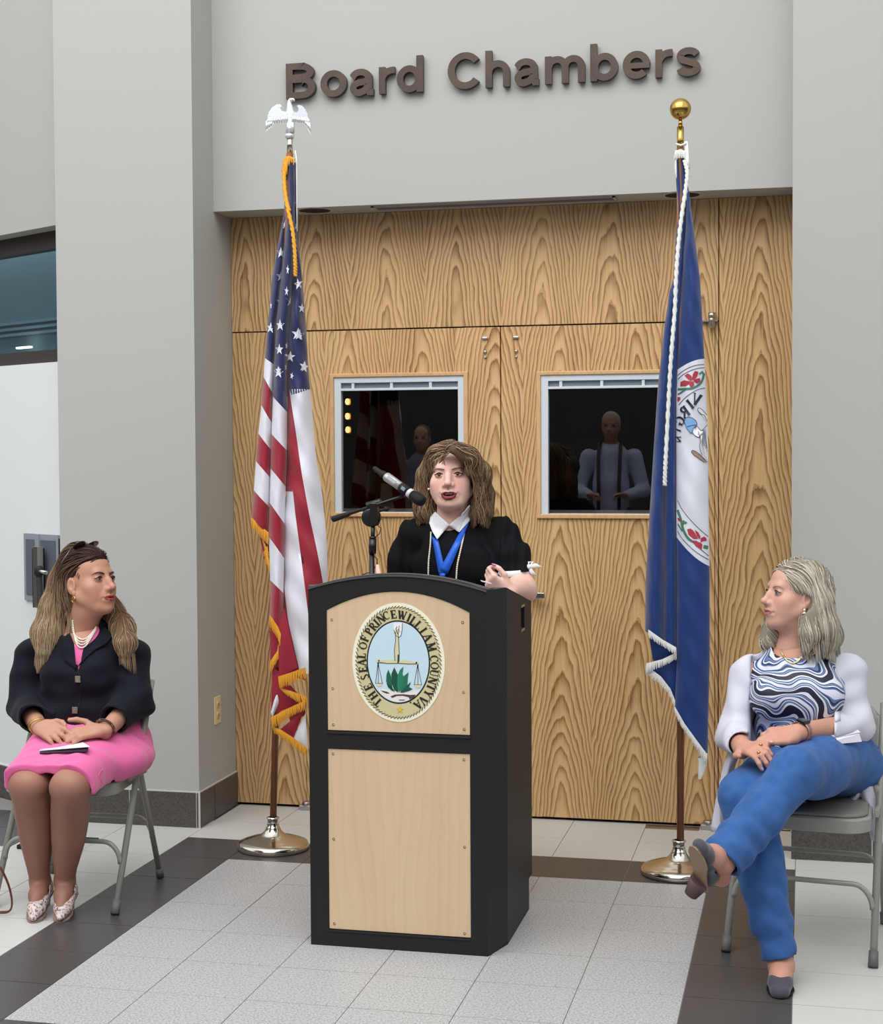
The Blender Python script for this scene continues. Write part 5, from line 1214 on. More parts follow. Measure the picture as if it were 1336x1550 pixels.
def strands(S, n, flow, zcut, length=.3, step=.009, off=(0, .006), width=.0016, col=None, seed=1, wave=0.0, root_ok=None, free=.02, gravity=.0, taper=True, thick=.5, avoid=None):
    """locks traced over the hair volume along a flow field"""
    r = np.random.default_rng(seed); V, F = S.mesh()
    ok = V[:, 2] > zcut
    if root_ok is not None: ok &= root_ok(V)
    if avoid is not None: ok &= ~avoid(V)
    V = V[ok]; P = V[r.integers(0, len(V), n)]+r.normal(0, .002, (n, 3)); o_ = r.uniform(off[0], off[1], n)
    ns = int(length/step); Ls = r.uniform(.55, 1.0, n)*ns; ph = r.uniform(0, 6.28, n); paths = [P.copy()]; T = []; G = []
    for i in range(ns):
        g = S.grad(P); d = flow(P); f = S.sample(P)
        near = f < free
        near &= -g[:, 2] < .62;
        if avoid is not None: Ls = np.where(avoid(P), np.minimum(Ls, max(i-.5, .3)), Ls)
        dt = d-g*np.sum(d*g, 1, keepdims=True)*near[:, None]; dt /= (np.linalg.norm(dt, axis=1, keepdims=True)+1e-9)
        sd = np.cross(dt, g); dt = dt+sd*(wave*np.sin(ph+i*.55))[:, None]
        go = (i < Ls)[:, None]; P = P+dt*step*go
        f = S.sample(P); corr = np.where((f < free) & near, f-o_, 0); P = P-g*(np.clip(corr, -.006, .006))[:, None]*go
        paths.append(P.copy()); T.append(dt); G.append(g)
    T.append(T[-1]); G.append(G[-1]); m = ns+1; Pa, Ta, Ga = np.array(paths), np.array(T), np.array(G)
    sd = np.cross(Ta, Ga); sd /= (np.linalg.norm(sd, axis=2, keepdims=True)+1e-9); up = np.cross(sd, Ta)
    t = np.minimum(np.arange(m)[:, None]/Ls[None, :], 1); w = width*(.5+.9*r.random(n))[None]*np.sqrt(np.clip(1-t**3, .02, 1)) if taper else width*np.ones((m, n))
    w = w[..., None]
    ring = np.stack([Pa-sd*w, Pa+up*w*thick, Pa+sd*w, Pa-up*w*thick], 2)          # m, n, 4, 3
    Vv = ring.reshape(-1, 3); idx = np.arange(m*n*4).reshape(m, n, 4)
    live = (np.arange(m-1)[:, None] < Ls[None, :])
    F = np.concatenate([np.stack([idx[:-1, :, k], idx[:-1, :, (k+1) % 4], idx[1:, :, (k+1) % 4], idx[1:, :, k]], -1)[live] for k in range(4)])
    c = None
    if col is not None:
        cc = col(Pa.reshape(-1, 3), np.repeat(r.random(n)[None], m, 0).reshape(-1), t.reshape(-1)); c = np.repeat(cc, 4, 0)
    return Vv, F, c
class Multi:
    def __init__(s, *S): s.S = S
    def hit(s, px, py, off=0.0, fb=None):
        c = [v for v in (f.hit(px, py, off) for f in s.S) if v is not None]
        return min(c, key=lambda v: np.linalg.norm(v-CAM)) if c else (None if fb is None else at(px, py, fb))
def drape_patch(mb, S, quad, off=.004, n=8, fb=None, nx=None):
    q = [np.array(p, float) for p in quad]; nx = nx or n; vs = []; last = fb if fb is not None else 0
    for j in range(n+1):
        for i in range(nx+1):
            u, v = i/nx, j/n; p = q[0]*(1-u)*(1-v)+q[1]*u*(1-v)+q[2]*u*v+q[3]*(1-u)*v
            h = S.hit(p[0], p[1], off)
            if h is None: h = at(p[0], p[1], last)
            last = h[1]; vs.append(h)
    mb.add(vs, [(j*(nx+1)+i, j*(nx+1)+i+1, (j+1)*(nx+1)+i+1, (j+1)*(nx+1)+i) for j in range(n) for i in range(nx)], True); return mb
def drape_line(S, pts, off=.004, n=6, fb=None):
    out = []
    for p in bez([tuple(map(float, q)) for q in pts], n):
        h = S.hit(p[0], p[1], off); 
        if h is None: h = at(p[0], p[1], out[-1][1] if out else fb)
        out.append(h)
    return out
def beads(mb, path, r, gap=1.9):
    P = [np.array(p) for p in path]; L = [0]
    for a, b in zip(P[:-1], P[1:]): L.append(L[-1]+np.linalg.norm(b-a))
    n = int(L[-1]/(r*gap))
    for i in range(n+1):
        d = i*r*gap; p = np.array([np.interp(d, L, [q[k] for q in P]) for k in range(3)]); mb.ball(p, r, 8, 6)
M['skin'] = None
def skin_mat(name):
    m = mat(name, (.6, .4, .3), .48, spec=.35, attr='col', bump=1, bscale=260, bstr=.06, bdist=.001)
    b = m.node_tree.nodes['Principled BSDF']; b.inputs['Subsurface Weight'].default_value = .12; b.inputs['Subsurface Radius'].default_value = (.012, .005, .003); b.inputs['Subsurface Scale'].default_value = 1.0
    return m
def hair_mat(name, rough=.42): return mat(name, (.3, .2, .1), rough, spec=.4 if rough < .6 else .15, attr='col')
def fold_noise(seed, terms, amp):
    r = np.random.default_rng(seed); K = [(r.normal(0, 1, 3), r.uniform(0, 6.28)) for _ in range(terms)]
    def f(X, Y, Z, sc=(1, 1, 1)):
        o = 0
        for k, ph in K: o = o+np.sin(X*k[0]*sc[0]+Y*k[1]*sc[1]+Z*k[2]*sc[2]+ph)
        return o*amp/terms**.5
    return f
def shoe(par_name, par, heel, toe, up, m, sole_m, w=.036, hh=.07, heel_h=.0, opening=True, h=.002, heel_r=(.016, .007), point=.5, throat=.5):
    """pump: heel and toe at sole level, up = up vector of the shoe"""
    heel, toe, up = np.array(heel, float), np.array(toe, float), nrm(up); d = toe-heel; L = np.linalg.norm(d); d = d/L; up = nrm(up-d*(up@d)); s = np.cross(d, up)
    R = L*.75+.06; c = (heel+toe)/2; S = SDF(c-R*.9, c+R*.9, h)
    S.ell(heel+d*.045+up*.030, (.030, .045, .034), .01, np.stack([s, d, up], 1))
    S.chain([heel+d*.05+up*.024, heel+d*L*.55+up*.024, heel+d*(L-.05)+up*.021, heel+d*(L-.012)+up*.012], [.027, .031, w*.86, .012+.02*(1-point)], .012, sq=(up, .75))
    if opening:
        S.chain([heel+d*.028+up*.068, heel+d*L*.45+up*.060, heel+d*L*throat+up*.052], [.026, .027, .020], .004, 'sub')
        S.chain([heel+d*.04+up*.034, heel+d*L*.45+up*.030], [.0235, .024], .004, 'sub')
    S.plane(heel, -up, .003)
    o = sdf_part(par_name, S, m, par, 1)
    sl = MB(); pts = []
    for t_, ww in ((0.0, .55), (.08, .8), (.3, .72), (.5, .8), (.72, 1.0), (.88, .8), (.97, .42), (1.0, .15)): pts.append((t_, ww))
    ol = [(t_, ww*w) for t_, ww in pts]+[(t_, -ww*w) for t_, ww in reversed(pts)]
    sl.prism(ol, lambda p, k: heel+d*(p[0]*L)+s*p[1]+up*(.001 if k == 0 else -.005)); sl.build('sole', sole_m, o)
    return o, d, up, s
# ================================================================ woman on the left (pink skirt, navy jacket)
SK_W = mat('tan_body', srgb(170, 112, 84), .5)
def person(label, loc): return thing('person', label, 'person', loc)
wl = person('seated woman with long dark blond hair in a navy jacket and pink skirt, hands clasped', (-.03, -.55, 0))
s = 1.05; H = head_frame(72, 12, 3); em = at(160.5, 875.5, -.525); o = em-H @ V3_(0, .083, .0)*s
skin1 = skin_mat('tan_skin')
S = SDF(o-.20, o+.19, .0018); S.lo = o-.20
P = head_sdf(S, o, H, s, full=1.12, jowl=1.2)
nk = at(122, 962, -.47); S.chain([P(0, -.030, -.05), P(0, -.02, -.09), nk, nk+V3_(0, .01, -.06)], [.050, .050, .056, .072], .025); S.ell(P(0, .030, -.090), (.038, .040, .026), .025, H)
V, F = S.mesh(); V = smooth_verts(V, F, 1); base1 = srgb(188, 138, 116)
colf = skin_col(base1, o, H, s, srgb(150, 62, 62), blush=.45)
Cc = colf(V)
# limbs, hands, legs as one surface with the head
B = SDF((-.42, -1.06, .03), (.30, -.28, .99), .0036)
hipc = V3_(-.03, -.46, .545)
kL, kR = at(43, 1190, -.94), at(105, 1192, -.95); aL, aR = at(61, 1334, -.815), at(98, 1334, -.82)
B.ell(hipc, (.15, .12, .10), .03); B.chain([hipc+V3_(0, .02, .0), V3_(-.05, -.44, .72), V3_(-.055, -.45, .86)], [.11, .10, .11], .03)
for q, k_, a_ in ((-1, kL, aL), (1, kR, aR)):
    hj = hipc+V3_(q*.085, -.02, -.01)
    B.chain([hj, k_+V3_(0, .03, .0)], [.085, .066], .03); B.ell(k_+V3_(0, -.005, .0), (.066, .058, .062), .02)
    lg_ = bez([tuple(v) for v in (k_+V3_(0, .005, -.02), k_+(a_-k_)*.28+V3_(0, .016, 0), k_+(a_-k_)*.55+V3_(0, .012, 0), a_+(k_-a_)*.16, a_)], 6); B.chain(lg_, list(np.interp(np.linspace(0, 4, len(lg_)), [0, 1, 2, 3, 4], [.060, .064, .056, .038, .031])), .005)
    toe = atz(50 if q < 0 else 91, 1393, .012); hl = a_+V3_(0, .04, 0); hl[2] = .080
    B.chain([a_, hl+V3_(0, -.012, .0)], [.030, .024], .02); B.chain([a_+V3_(0, -.0, -.005), a_+(toe-a_)*.35+V3_(0, 0, -.002), a_+(toe-a_)*.68+V3_(0, 0, .0)], [.030, .028, .023], .02)
shL, shR = at(50, 993, -.44), at(198, 990, -.42); elL, elR = at(36, 1068, -.50), at(205, 1060, -.50); wrL, wrR = at(64, 1106, -.70), at(158, 1108, -.71)
for a_, b_, c_ in ((shL, elL, wrL), (shR, elR, wrR)): B.chain([a_, b_, c_], [.05, .042, .027], .02)
up_ = V3_(0, -.35, .94)
hA = wrL+nrm(at(90, 1114, -.75)-wrL)*.01
wrL = wrL+V3_(0, -.03, .022); wrR = wrR+V3_(0, -.01, .010)
tA = hand_sdf(B, wrL, at(97, 1117, -.815)-wrL, V3_(.10, -.70, .70), -1, [(8, 32, 24), (12, 36, 26), (14, 38, 28), (16, 38, 28)], .10, 1.0, thumb=((.5, .8, .1), (.1, 1, .1), (-.2, 1, 0)))
tB = hand_sdf(B, wrR, at(121, 1110, -.765)-wrR, V3_(-.15, -.55, .80), 1, [(15, 40, 30), (24, 45, 30), (28, 45, 30), (32, 45, 30)], .05, 1.0, thumb=((.75, .7, .35), (.35, 1, .25), (.0, 1, .1)))
Vb, Fb = B.mesh(); Vb = smooth_verts(Vb, Fb, 2)
def legcol(Vv):
    c = np.tile(np.array(base1), (len(Vv), 1)); t = np.clip((.60-Vv[:, 2])/.15, 0, 1)[:, None]; lg = np.array(srgb(142, 100, 84)); return c*(1-t)+lg*t
body = link_mesh('body', np.concatenate([V, Vb]), np.concatenate([F, Fb+len(V)]), skin1, wl, np.concatenate([Cc, legcol(Vb)]))
eyes_and_brows(wl, o, H, s, (.08, 1, .10), (40, 24, 18), (66, 44, 34), P)
rednail = mat('red_nail', srgb(190, 40, 60), .2); nails(tA, mat('rose_nail', srgb(206, 110, 120), .3), wl, idx=range(4)); nails(tB, rednail, wl)
for q in (-1, 1):
    e = P(q*.078, -.004, -.045); mb = MB(); mb.tube([e+H @ V3_(0, .008*math.cos(a), -.011+.011*math.sin(a)) for a in np.linspace(0, 2*PI, 14)], .0022, 6, cap=False); mb.build('earring', M['brass'], wl)
# skirt
K = SDF((-.32, -1.04, .36), (.32, -.28, .74), .004)
K.ell(hipc+V3_(.005, .02, -.01), (.195, .14, .10), .03)
for q, k_ in ((-1, kL), (1, kR)):
    hj = hipc+V3_(q*.10, -.02, -.015); K.chain([hj, k_+V3_(q*.008, -.02, -.002)], [.108, .079], .05)
K.chain([hipc+V3_(0, -.04, -.02), (kL+kR)/2+V3_(0, -.02, .012)], [.10, .062], .06)
K.ell(at(185, 1150, -.60), (.10, .17, .075), .04)
K.plane(at(70, 1162, -.965), (.02, -1, -.30), .003); K.plane((0, 0, .455), (0, .02, -1), .01)
fn = fold_noise(3, 5, .0035); K.displace(lambda X, Y, Z: fn(X, Y, Z, (38, 26, 30)))
K.capsule(kL+V3_(.0, .20, 0), kL+V3_(0, -.1, -.02), .071, k=.004, mode='sub'); K.capsule(kR+V3_(.0, .20, 0), kR+V3_(0, -.1, -.02), .071, k=.004, mode='sub')
K.capsule((kL+kR)/2+V3_(0, .12, .0), (kL+kR)/2+V3_(0, -.1, -.02), .058, k=.01, mode='sub')
M['pink'] = mat('pink_crepe', srgb(226, 104, 160), .75, spec=.2, sheen=.3, bump=1, bscale=500, bstr=.15, bdist=.0005)
skirt = sdf_part('skirt', K, M['pink'], wl, 2)
mb = MB(); mb.tube(drape_line(K, [(156, 1164), (150, 1172), (154, 1184)], .001, fb=-.9), .0012, 5); mb.build('seam', M['pink'], skirt)
# jacket
J = SDF((-.44, -.80, .50), (.34, -.24, 1.02), .0038)
J.chain([V3_(-.045, -.455, .57), V3_(-.045, -.45, .68), V3_(-.052, -.455, .78), V3_(-.055, -.44, .86)], [.172, .158, .150, .125], .04, sq=((0, 1, 0), .95)); J.capsule(elL+V3_(.05, .03, -.01), elR+V3_(-.05, .03, -.01), .07, k=.05)
J.ell(V3_(-.095, -.545, .785), (.075, .06, .07), .04); J.ell(V3_(.015, -.54, .785), (.075, .06, .07), .04)
J.capsule(shL, shR, .058, k=.05); J.capsule(nk+V3_(-.09, .03, -.035), nk+V3_(.09, .03, -.035), .05, k=.05)
for a_, b_, c_, q in ((shL, elL, wrL, -1), (shR, elR, wrR, 1)):
    cuff = b_+(c_-b_)*(.66)
    J.chain([a_, b_, cuff], [.062, .058, .052], .03)
fn2 = fold_noise(5, 9, .0065); J.displace(lambda X, Y, Z: fn2(X, Y, Z, (34, 20, 52)))
for a_, b_, c_ in ((shL, elL, wrL), (shR, elR, wrR)):
    cuff = b_+(c_-b_)*(.66); dd = nrm(c_-b_)
    J.box(cuff+dd*.06, (.08, .08, .06), np.stack([nrm(np.cross(dd, [0, 0, 1])), np.cross(nrm(np.cross(dd, [0, 0, 1])), dd), dd], 1), .003)
    J.capsule(cuff-dd*.05, cuff+dd*.03, .044, k=.004, mode='sub')
# neckline: a V down to the first button
vt = J.hit(117, 1010, fb=-.62); 
for k in range(9):
    t = k/8; z = vt[2]+.004+t*.17; half = .004+.052*t**1.3; cx = vt[0]+(nk[0]-vt[0])*t; J.box((cx, -.60+.06*t, z), (half, .075, .016), np.eye(3), .01)
J.capsule(nk+V3_(0, -.0, -.02), nk+V3_(0, -.0, .1), .072, k=.015, mode='sub')
J.plane((0, 0, .550), (0, .0, -1), .008)
M['navy_cloth'] = mat('navy_jacket', srgb(17, 19, 29), .8, spec=.18, sheen=.04, bump=1, bscale=420, bstr=.25, bdist=.0006)
jacket = sdf_part('jacket', J, M['navy_cloth'], wl, 2)
# top under the jacket
U = SDF((-.20, -.68, .62), (.12, -.34, .96), .004); U.chain([V3_(-.045, -.455, .68), V3_(-.052, -.465, .79), V3_(-.055, -.465, .87)], [.125, .122, .100], .03); U.ell(V3_(-.05, -.53, .83), (.05, .045, .07), .03)
U.capsule(nk+V3_(0, -.03, .0), nk+V3_(0, -.0, .1), .068, k=.01, mode='sub')
sdf_part('top', U, M['pink'], wl, 1)
# collar and lapels
q = MB(); drape_patch(q, J, [(97, 966), (108, 956), (116, 1013), (98, 1000)], .006, fb=-.6); drape_patch(q, J, [(158, 950), (172, 958), (140, 985), (118, 1008)], .007, fb=-.6); drape_patch(q, J, [(172, 958), (180, 950), (160, 975), (140, 985)], .008, fb=-.6)
q.build('lapel', M['navy_cloth'], jacket, solid=.005)
mb = MB(); mb.tube(drape_line(J, [(117, 1010), (123, 1040), (118, 1075), (113, 1098)], .001, fb=-.62), .0016, 5); mb.build('front_edge', M['black_matte'], jacket)
btn = mat('pearl_button', srgb(176, 170, 150), .3, metal=.5, noise=(400, srgb(90, 86, 76), .45, .6))
for (x, y) in ((109.5, 983), (118, 1028), (113.5, 1075)):
    h = J.hit(x, y, .002, fb=-.62); gr = J.grad(h[None])[0]; M3 = np.stack([nrm(np.cross((0, 0, 1), gr)), (0, 0, 1), gr], 1)
    q = MB(); q.obox(h+gr*.0015, [M3[:, 0], nrm(np.cross(gr, M3[:, 0])), gr], (.0095, .0115, .0028)); q.build('button', btn, jacket, bevel=.001)
# pearls: four rows
q = MB()
for k, (dx, dy) in enumerate(((0, 0), (1.5, 4), (3, 8), (4, 12.5))):
    pts = [(110+dx*.2, 940+dy*.6), (111+dx*.8, 957+dy), (119+dx*.3, 966+dy*1.1), (129, 967+dy*.9), (140-dx*.6, 957+dy*.7), (146-dx*.3, 947+dy*.5)]
    path = []
    for p in bez(pts, 5):
        h = S.hit(p[0], p[1], .003); h2 = U.hit(p[0], p[1], .004); h3 = B.hit(p[0], p[1], .003); c_ = [v for v in (h, h2, h3) if v is not None]
        path.append(min(c_, key=lambda v: v[1]) if c_ else at(p[0], p[1], path[-1][1] if path else -.55))
    beads(q, path, .0035, 1.8)
q.build('pearl_necklace', mat('pearl', srgb(232, 224, 206), .25, coat=.5), wl)
# bracelet, watch, ring
dd = nrm(wrL-elL); q = MB(); c_ = wrL+dd*.012; a1 = nrm(np.cross(dd, [0, 0, 1])); a2 = np.cross(a1, dd)
q.tube([c_+a1*.031*math.cos(t)+a2*.027*math.sin(t) for t in np.linspace(0, 2*PI, 24)], .0028, 6, cap=False); q.tube([c_-dd*.02+a1*.033*math.cos(t)+a2*.029*math.sin(t) for t in np.linspace(0, 2*PI, 24)], .0014, 6, cap=False); q.build('bracelet', M['brass'], wl)
dd = nrm(wrR-elR); q = MB(); c_ = wrR-dd*.012; a1 = nrm(np.cross(dd, [0, 0, 1])); a2 = np.cross(a1, dd)
q.tube([c_+a1*.034*math.cos(t)+a2*.030*math.sin(t) for t in np.linspace(0, 2*PI, 28)], .0075, 8, cap=False, flat=.4); q.build('link_bracelet', mat('tortoise_links', srgb(70, 42, 34), .3, noise=(120, srgb(130, 104, 84), .5, .6)), wl)
# booklet under the hands
bk_ = thing('booklet', 'dark folded programme booklet with a white page under the clasped hands', 'booklet', tuple(at(95, 1134, -.80)))
def slab(name, c4, Y4, th, m, par):
    p = [at(u, v, y) for (u, v), y in zip(c4, Y4)]; d_ = V3_(0, 0, -th); q = MB(); q.add(p+[v+d_ for v in p], [(0, 1, 2, 3), (7, 6, 5, 4), (0, 4, 5, 1), (1, 5, 6, 2), (2, 6, 7, 3), (3, 7, 4, 0)]); return q.build(name, m, par)
slab('page', [(64, 1128), (120, 1120), (136, 1130), (60, 1136)], [-.76, -.74, -.86, -.86], .0015, mat('paper', srgb(228, 226, 236), .7), bk_)
slab('cover', [(61, 1134), (134, 1130), (133, 1137), (60, 1140)], [-.84, -.84, -.88, -.88], .002, mat('dark_cover', srgb(44, 22, 44), .4), bk_)
# shoes
snake = mat('snakeskin', srgb(204, 186, 184), .35, noise=(130, srgb(104, 84, 92), .50, .60)); tan = mat('pale_sole', srgb(150, 120, 110), .5)
for q, a_ in ((-1, aL), (1, aR)):
    toe = atz(49 if q < 0 else 90, 1396, .004); hl = a_+V3_(.0, .052, 0); hl[2] = .066
    o_, d_, u_, s_ = shoe('shoe', wl, hl, toe, (0, .35, 1), snake, tan, w=.034, point=.85, throat=.60)
    MB().tube([hl+V3_(0, .012-.015, .005), hl*V3_(1, 1, 0)+V3_(0, .006, .002)], [.016, .006], 12).build('heel', snake, o_)
# hair
Hr = SDF(o+V3_(-.24, -.20, -.36), o+V3_(.26, .22, .18), .0042)
Hr.ell(P(0, -.022, .040), (.083, .102, .090), .01, H); Hr.ell(P(0, -.06, -.02), (.078, .07, .09), .03, H); Hr.ell(P(0, .008, .068), (.073, .078, .062), .01, H)
g = lambda x, y, Y: at(x, y, Y)
Hr.chain([g(110, 850, -.45), g(94, 880, -.47), g(84, 920, -.49), g(70, 960, -.53), g(66, 985, -.56)], [.040, .045, .052, .050, .028], .03)
Hr.chain([g(120, 845, -.44), g(100, 920, -.43), g(95, 965, -.50)], [.06, .05, .022], .03)
Hr.chain([g(135, 870, -.40), g(170, 925, -.40), g(186, 950, -.46), g(190, 975, -.52), g(188, 990, -.53)], [.05, .040, .040, .036, .016], .03)
Hr.ell(P(0, .064, -.030), (.071, .068, .088), .012, H, 'sub'); Hr.ell(P(0, .098, .020), (.054, .058, .040), .015, H, 'sub')
for q in (-1, 1): Hr.ell(P(q*.080, .006, -.022), (.022, .022, .034), .01, H, 'sub')
HC = np.array([srgb(58, 36, 30), srgb(112, 84, 62), srgb(158, 132, 102), srgb(176, 152, 122)])
hr1 = hair_mat('blond_ombre_hair')
ztop = (o+H @ V3_(0, 0, .10))[2]
def hcol(Pp, r, t):
    d = np.clip((ztop-Pp[:, 2])/.34, 0, 1); q = np.clip(d*2.6+(r-.5)*1.1+np.clip(-((Pp-o) @ H)[:, 1]*5-.1, -.5, .9), 0, 2.99); i = q.astype(int); f_ = (q-i)[:, None]; return HC[i]*(1-f_)+HC[np.minimum(i+1, 3)]*f_
Hr.f += .003
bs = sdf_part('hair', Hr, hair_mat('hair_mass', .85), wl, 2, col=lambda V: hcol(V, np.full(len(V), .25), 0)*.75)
def flow(Pp):
    q = (Pp-o) @ H; back = (H @ V3_(0, -1, 0))[None]; w = np.clip((q[:, 2]-.02)/.05, 0, 1)[:, None]*np.clip((q[:, 1]+.09)/.05, 0, 1)[:, None]
    return back*w*1.3+V3_(0, 0, -1)[None]*(1.05-w*.75)+(Pp-o)*V3_(.6, .2, 0)*.8
zb1 = at(70, 1008, -.55)[2]
def av1(Pp):
    q = ((Pp-o) @ H)/s; return ((q[:, 1] > .052) & (q[:, 2] < .058) & (q[:, 2] > -.12) & (np.abs(q[:, 0]) < .075)) | (Pp[:, 2] < zb1+.02*np.sin(Pp[:, 0]*70)) | ((np.abs(q[:, 0]) > .062) & (np.abs(q[:, 1]+.002) < .022) & (np.abs(q[:, 2]+.015) < .034))
Vh, Fh, ch_ = strands(Hr, 2200, flow, o[2]-.26, .30, .010, (-.002, .006), .0017, hcol, 3, wave=.14, avoid=av1)
link_mesh('hair_locks', Vh, Fh, hr1, bs, ch_, kind='stuff')
# sunglasses pushed up on the head
sgp = mat('sunglass_lens', srgb(52, 42, 40), .08, coat=1)
gl = MB()
for q in (-1, 1):
    c_ = P(q*.032, .012, .128); M_ = H @ np.array([[1, 0, 0], [0, .86, -.5], [0, .5, .86]])
    gl.ball(c_, (.029, .024, .004), 18, 6, M_)
    gl.tube([P(q*.062, .0, .118), P(q*.083, -.03, .075), P(q*.086, -.06, .035)], .0022, 6)
gl.tube([P(-.012, .014, .131), P(.012, .014, .131)], .0022, 6); go = gl.build('sunglasses', sgp, wl)
# ================================================================ woman speaking at the lectern
sp = person('woman with wavy brown hair in a black dress and white collar speaking at the lectern', (1.25, -.10, 0))
s = 1.03; H = head_frame(4, 7, -2); em = at(678.5, 718, -.27); o = em-H @ V3_(0, .083, 0)*s; OP = .0075
S = SDF(o-.20, o+.19, .0018); P = head_sdf(S, o, H, s, full=1.16, mouth_open=OP, jowl=1.25, eye=.0044)
nk = at(680, 798, -.165); S.chain([P(0, -.030, -.05), P(0, -.02, -.09), nk, nk+V3_(0, .01, -.06)], [.050, .050, .055, .070], .025); S.ell(P(0, .030, -.090), (.040, .040, .026), .025, H)
V, F = S.mesh(); V = smooth_verts(V, F, 1); base2 = srgb(228, 184, 168); Cc = skin_col(base2, o, H, s, srgb(134, 54, 66), blush=.55, opn=OP, shadow=.35)(V)
B = SDF((.93, -.62, .03), (1.62, .16, 1.36), .0040)
tc = V3_(1.255, -.10, 0)
B.chain([tc+V3_(0, 0, .88), tc+V3_(0, 0, 1.05), tc+V3_(0, -.01, 1.22), nk+V3_(0, .02, -.05)], [.13, .10, .09, .05], .03)
for q in (-1, 1): B.chain([tc+V3_(q*.085, .0, .88), tc+V3_(q*.085, -.01, .47), tc+V3_(q*.08, .01, .30), tc+V3_(q*.075, .02, .09)], [.09, .058, .052, .032], .02); B.chain([tc+V3_(q*.075, .03, .07), tc+V3_(q*.08, -.10, .035)], [.03, .026], .01)
sL, sR = at(633, 812, -.12), at(752, 808, -.12); eL_, eR_ = at(596, 905, -.18), at(790, 893, -.24); wL, wR = at(590, 893, -.40), at(770, 897, -.45)
B.chain([sL, eL_, wL], [.05, .043, .027], .02); B.chain([sR, eR_, wR], [.045, .050, .030], .02)
tR = hand_sdf(B, wR, V3_(-.72, -.25, .50), V3_(-.3, -.9, -.1), 1, [(38, 70, 45), (58, 80, 50), (66, 82, 52), (70, 82, 52)], .02, .88, thumb=((.62, .75, -.2), (.15, 1, -.35), (-.25, .9, -.4)))
tL = hand_sdf(B, wL, at(583, 880, -.48)-wL, V3_(-.4, -.3, .9), 1, [(20, 30, 20), (24, 34, 20), (28, 34, 20), (30, 34, 20)], .1, .98, thumb=((-.2, .4, .9), (-.3, .1, 1), (-.35, 0, 1)))
Vb, Fb = B.mesh(); Vb = smooth_verts(Vb, Fb, 2)
link_mesh('body', np.concatenate([V, Vb]), np.concatenate([F, Fb+len(V)]), skin1, sp, np.concatenate([Cc, np.tile(np.array(base2), (len(Vb), 1))]))
eyes_and_brows(sp, o, H, s, (0, 1, -.12), (60, 38, 28), (124, 90, 72), P, brow_w=.0024, lids=.0008)
nails(tR, mat('mauve_nail', srgb(150, 96, 140), .2), sp, ln=.013); nails(tL, mat('mauve_nail', srgb(150, 96, 140), .2), sp)
te = MB(); te.add([P(-.013, .0905, -.0665), P(.013, .0905, -.0665), P(.012, .0900, -.0695), P(-.012, .0900, -.0695)], [(0, 1, 2, 3)]); te.build('teeth', mat('teeth', srgb(214, 200, 190), .3), sp)
for q in (-1, 1): MB().ball(P(q*.0815, .006, -.040), .0042, 10, 8).build('pearl_earring', mat('pearl', srgb(232, 224, 206), .25, coat=.5), sp)
# dress
D = SDF((.95, -.34, .44), (1.60, .14, 1.38), .0040)
D.chain([tc+V3_(0, 0, .56), tc+V3_(0, .01, .86), tc+V3_(0, 0, 1.02), tc+V3_(-.005, -.01, 1.17), nk+V3_(0, .012, -.035), nk+V3_(0, .008, .0)], [.17, .17, .145, .148, .085, .060], .04, sq=((0, 1, 0), .85))
D.ell(at(655, 858, -.235), (.070, .030, .060), .10); D.ell(at(715, 860, -.235), (.070, .030, .060), .10); D.capsule(sL+V3_(.02, 0, .0), sR+V3_(-.02, 0, .0), .052, k=.05)
# puffed sleeves
D.ell(at(622, 822, -.13), (.052, .075, .085), .03); D.ell(at(606, 856, -.15), (.050, .070, .070), .03)
D.ell(at(764, 815, -.13), (.055, .075, .080), .03); D.ell(at(777, 842, -.16), (.062, .080, .066), .03)
D.plane(at(780, 864, -.15), (.05, -.05, -1), .004) if 0 else None
D.chain([sR, sR+(eR_-sR)*.85], [.060, .062], .03); D.chain([sL, sL+(eL_-sL)*.7], [.060, .058], .03)
fn = fold_noise(9, 8, .0035); D.displace(lambda X, Y, Z: fn(X, Y, Z, (30, 20, 30))+.004*np.sin((X-1.25)*150)*(np.abs(X-1.255) > .17))
zc_ = at(780, 864, -.2)[2]; D.box(V3_(1.53, -.18, zc_-.10), (.115, .16, .10), np.eye(3), .004); D.box(V3_(.99, -.18, zc_-.10-.02), (.085, .16, .10), np.eye(3), .004)
D.capsule(nk+V3_(0, -.0, .035), nk+V3_(0, 0, .1), .050, k=.01, mode='sub')
M['black_dress'] = mat('black_crepe', srgb(12, 12, 17), .8, spec=.15, sheen=.0, bump=1, bscale=500, bstr=.2, bdist=.0005)
dress = sdf_part('dress', D, M['black_dress'], sp, 2)
# white collar with two points
wh = mat('white_cotton', srgb(232, 232, 236), .7, sheen=.2)
DS = Multi(D, S)
q = MB(); drape_patch(q, DS, [(652, 783), (659, 775), (680, 794.5), (661.5, 817)], .009, fb=-.22); drape_patch(q, DS, [(652, 783), (661.5, 817), (655, 806), (650, 792)], .009, fb=-.22); cl1 = q.build('collar', wh, sp, solid=.003)
q = MB(); drape_patch(q, DS, [(700, 777), (710, 764), (694, 806), (679, 795)], .009, fb=-.22); drape_patch(q, DS, [(710, 764), (711, 788), (695, 806), (692, 802)], .009, fb=-.22); q.build('collar', wh, sp, solid=.003)
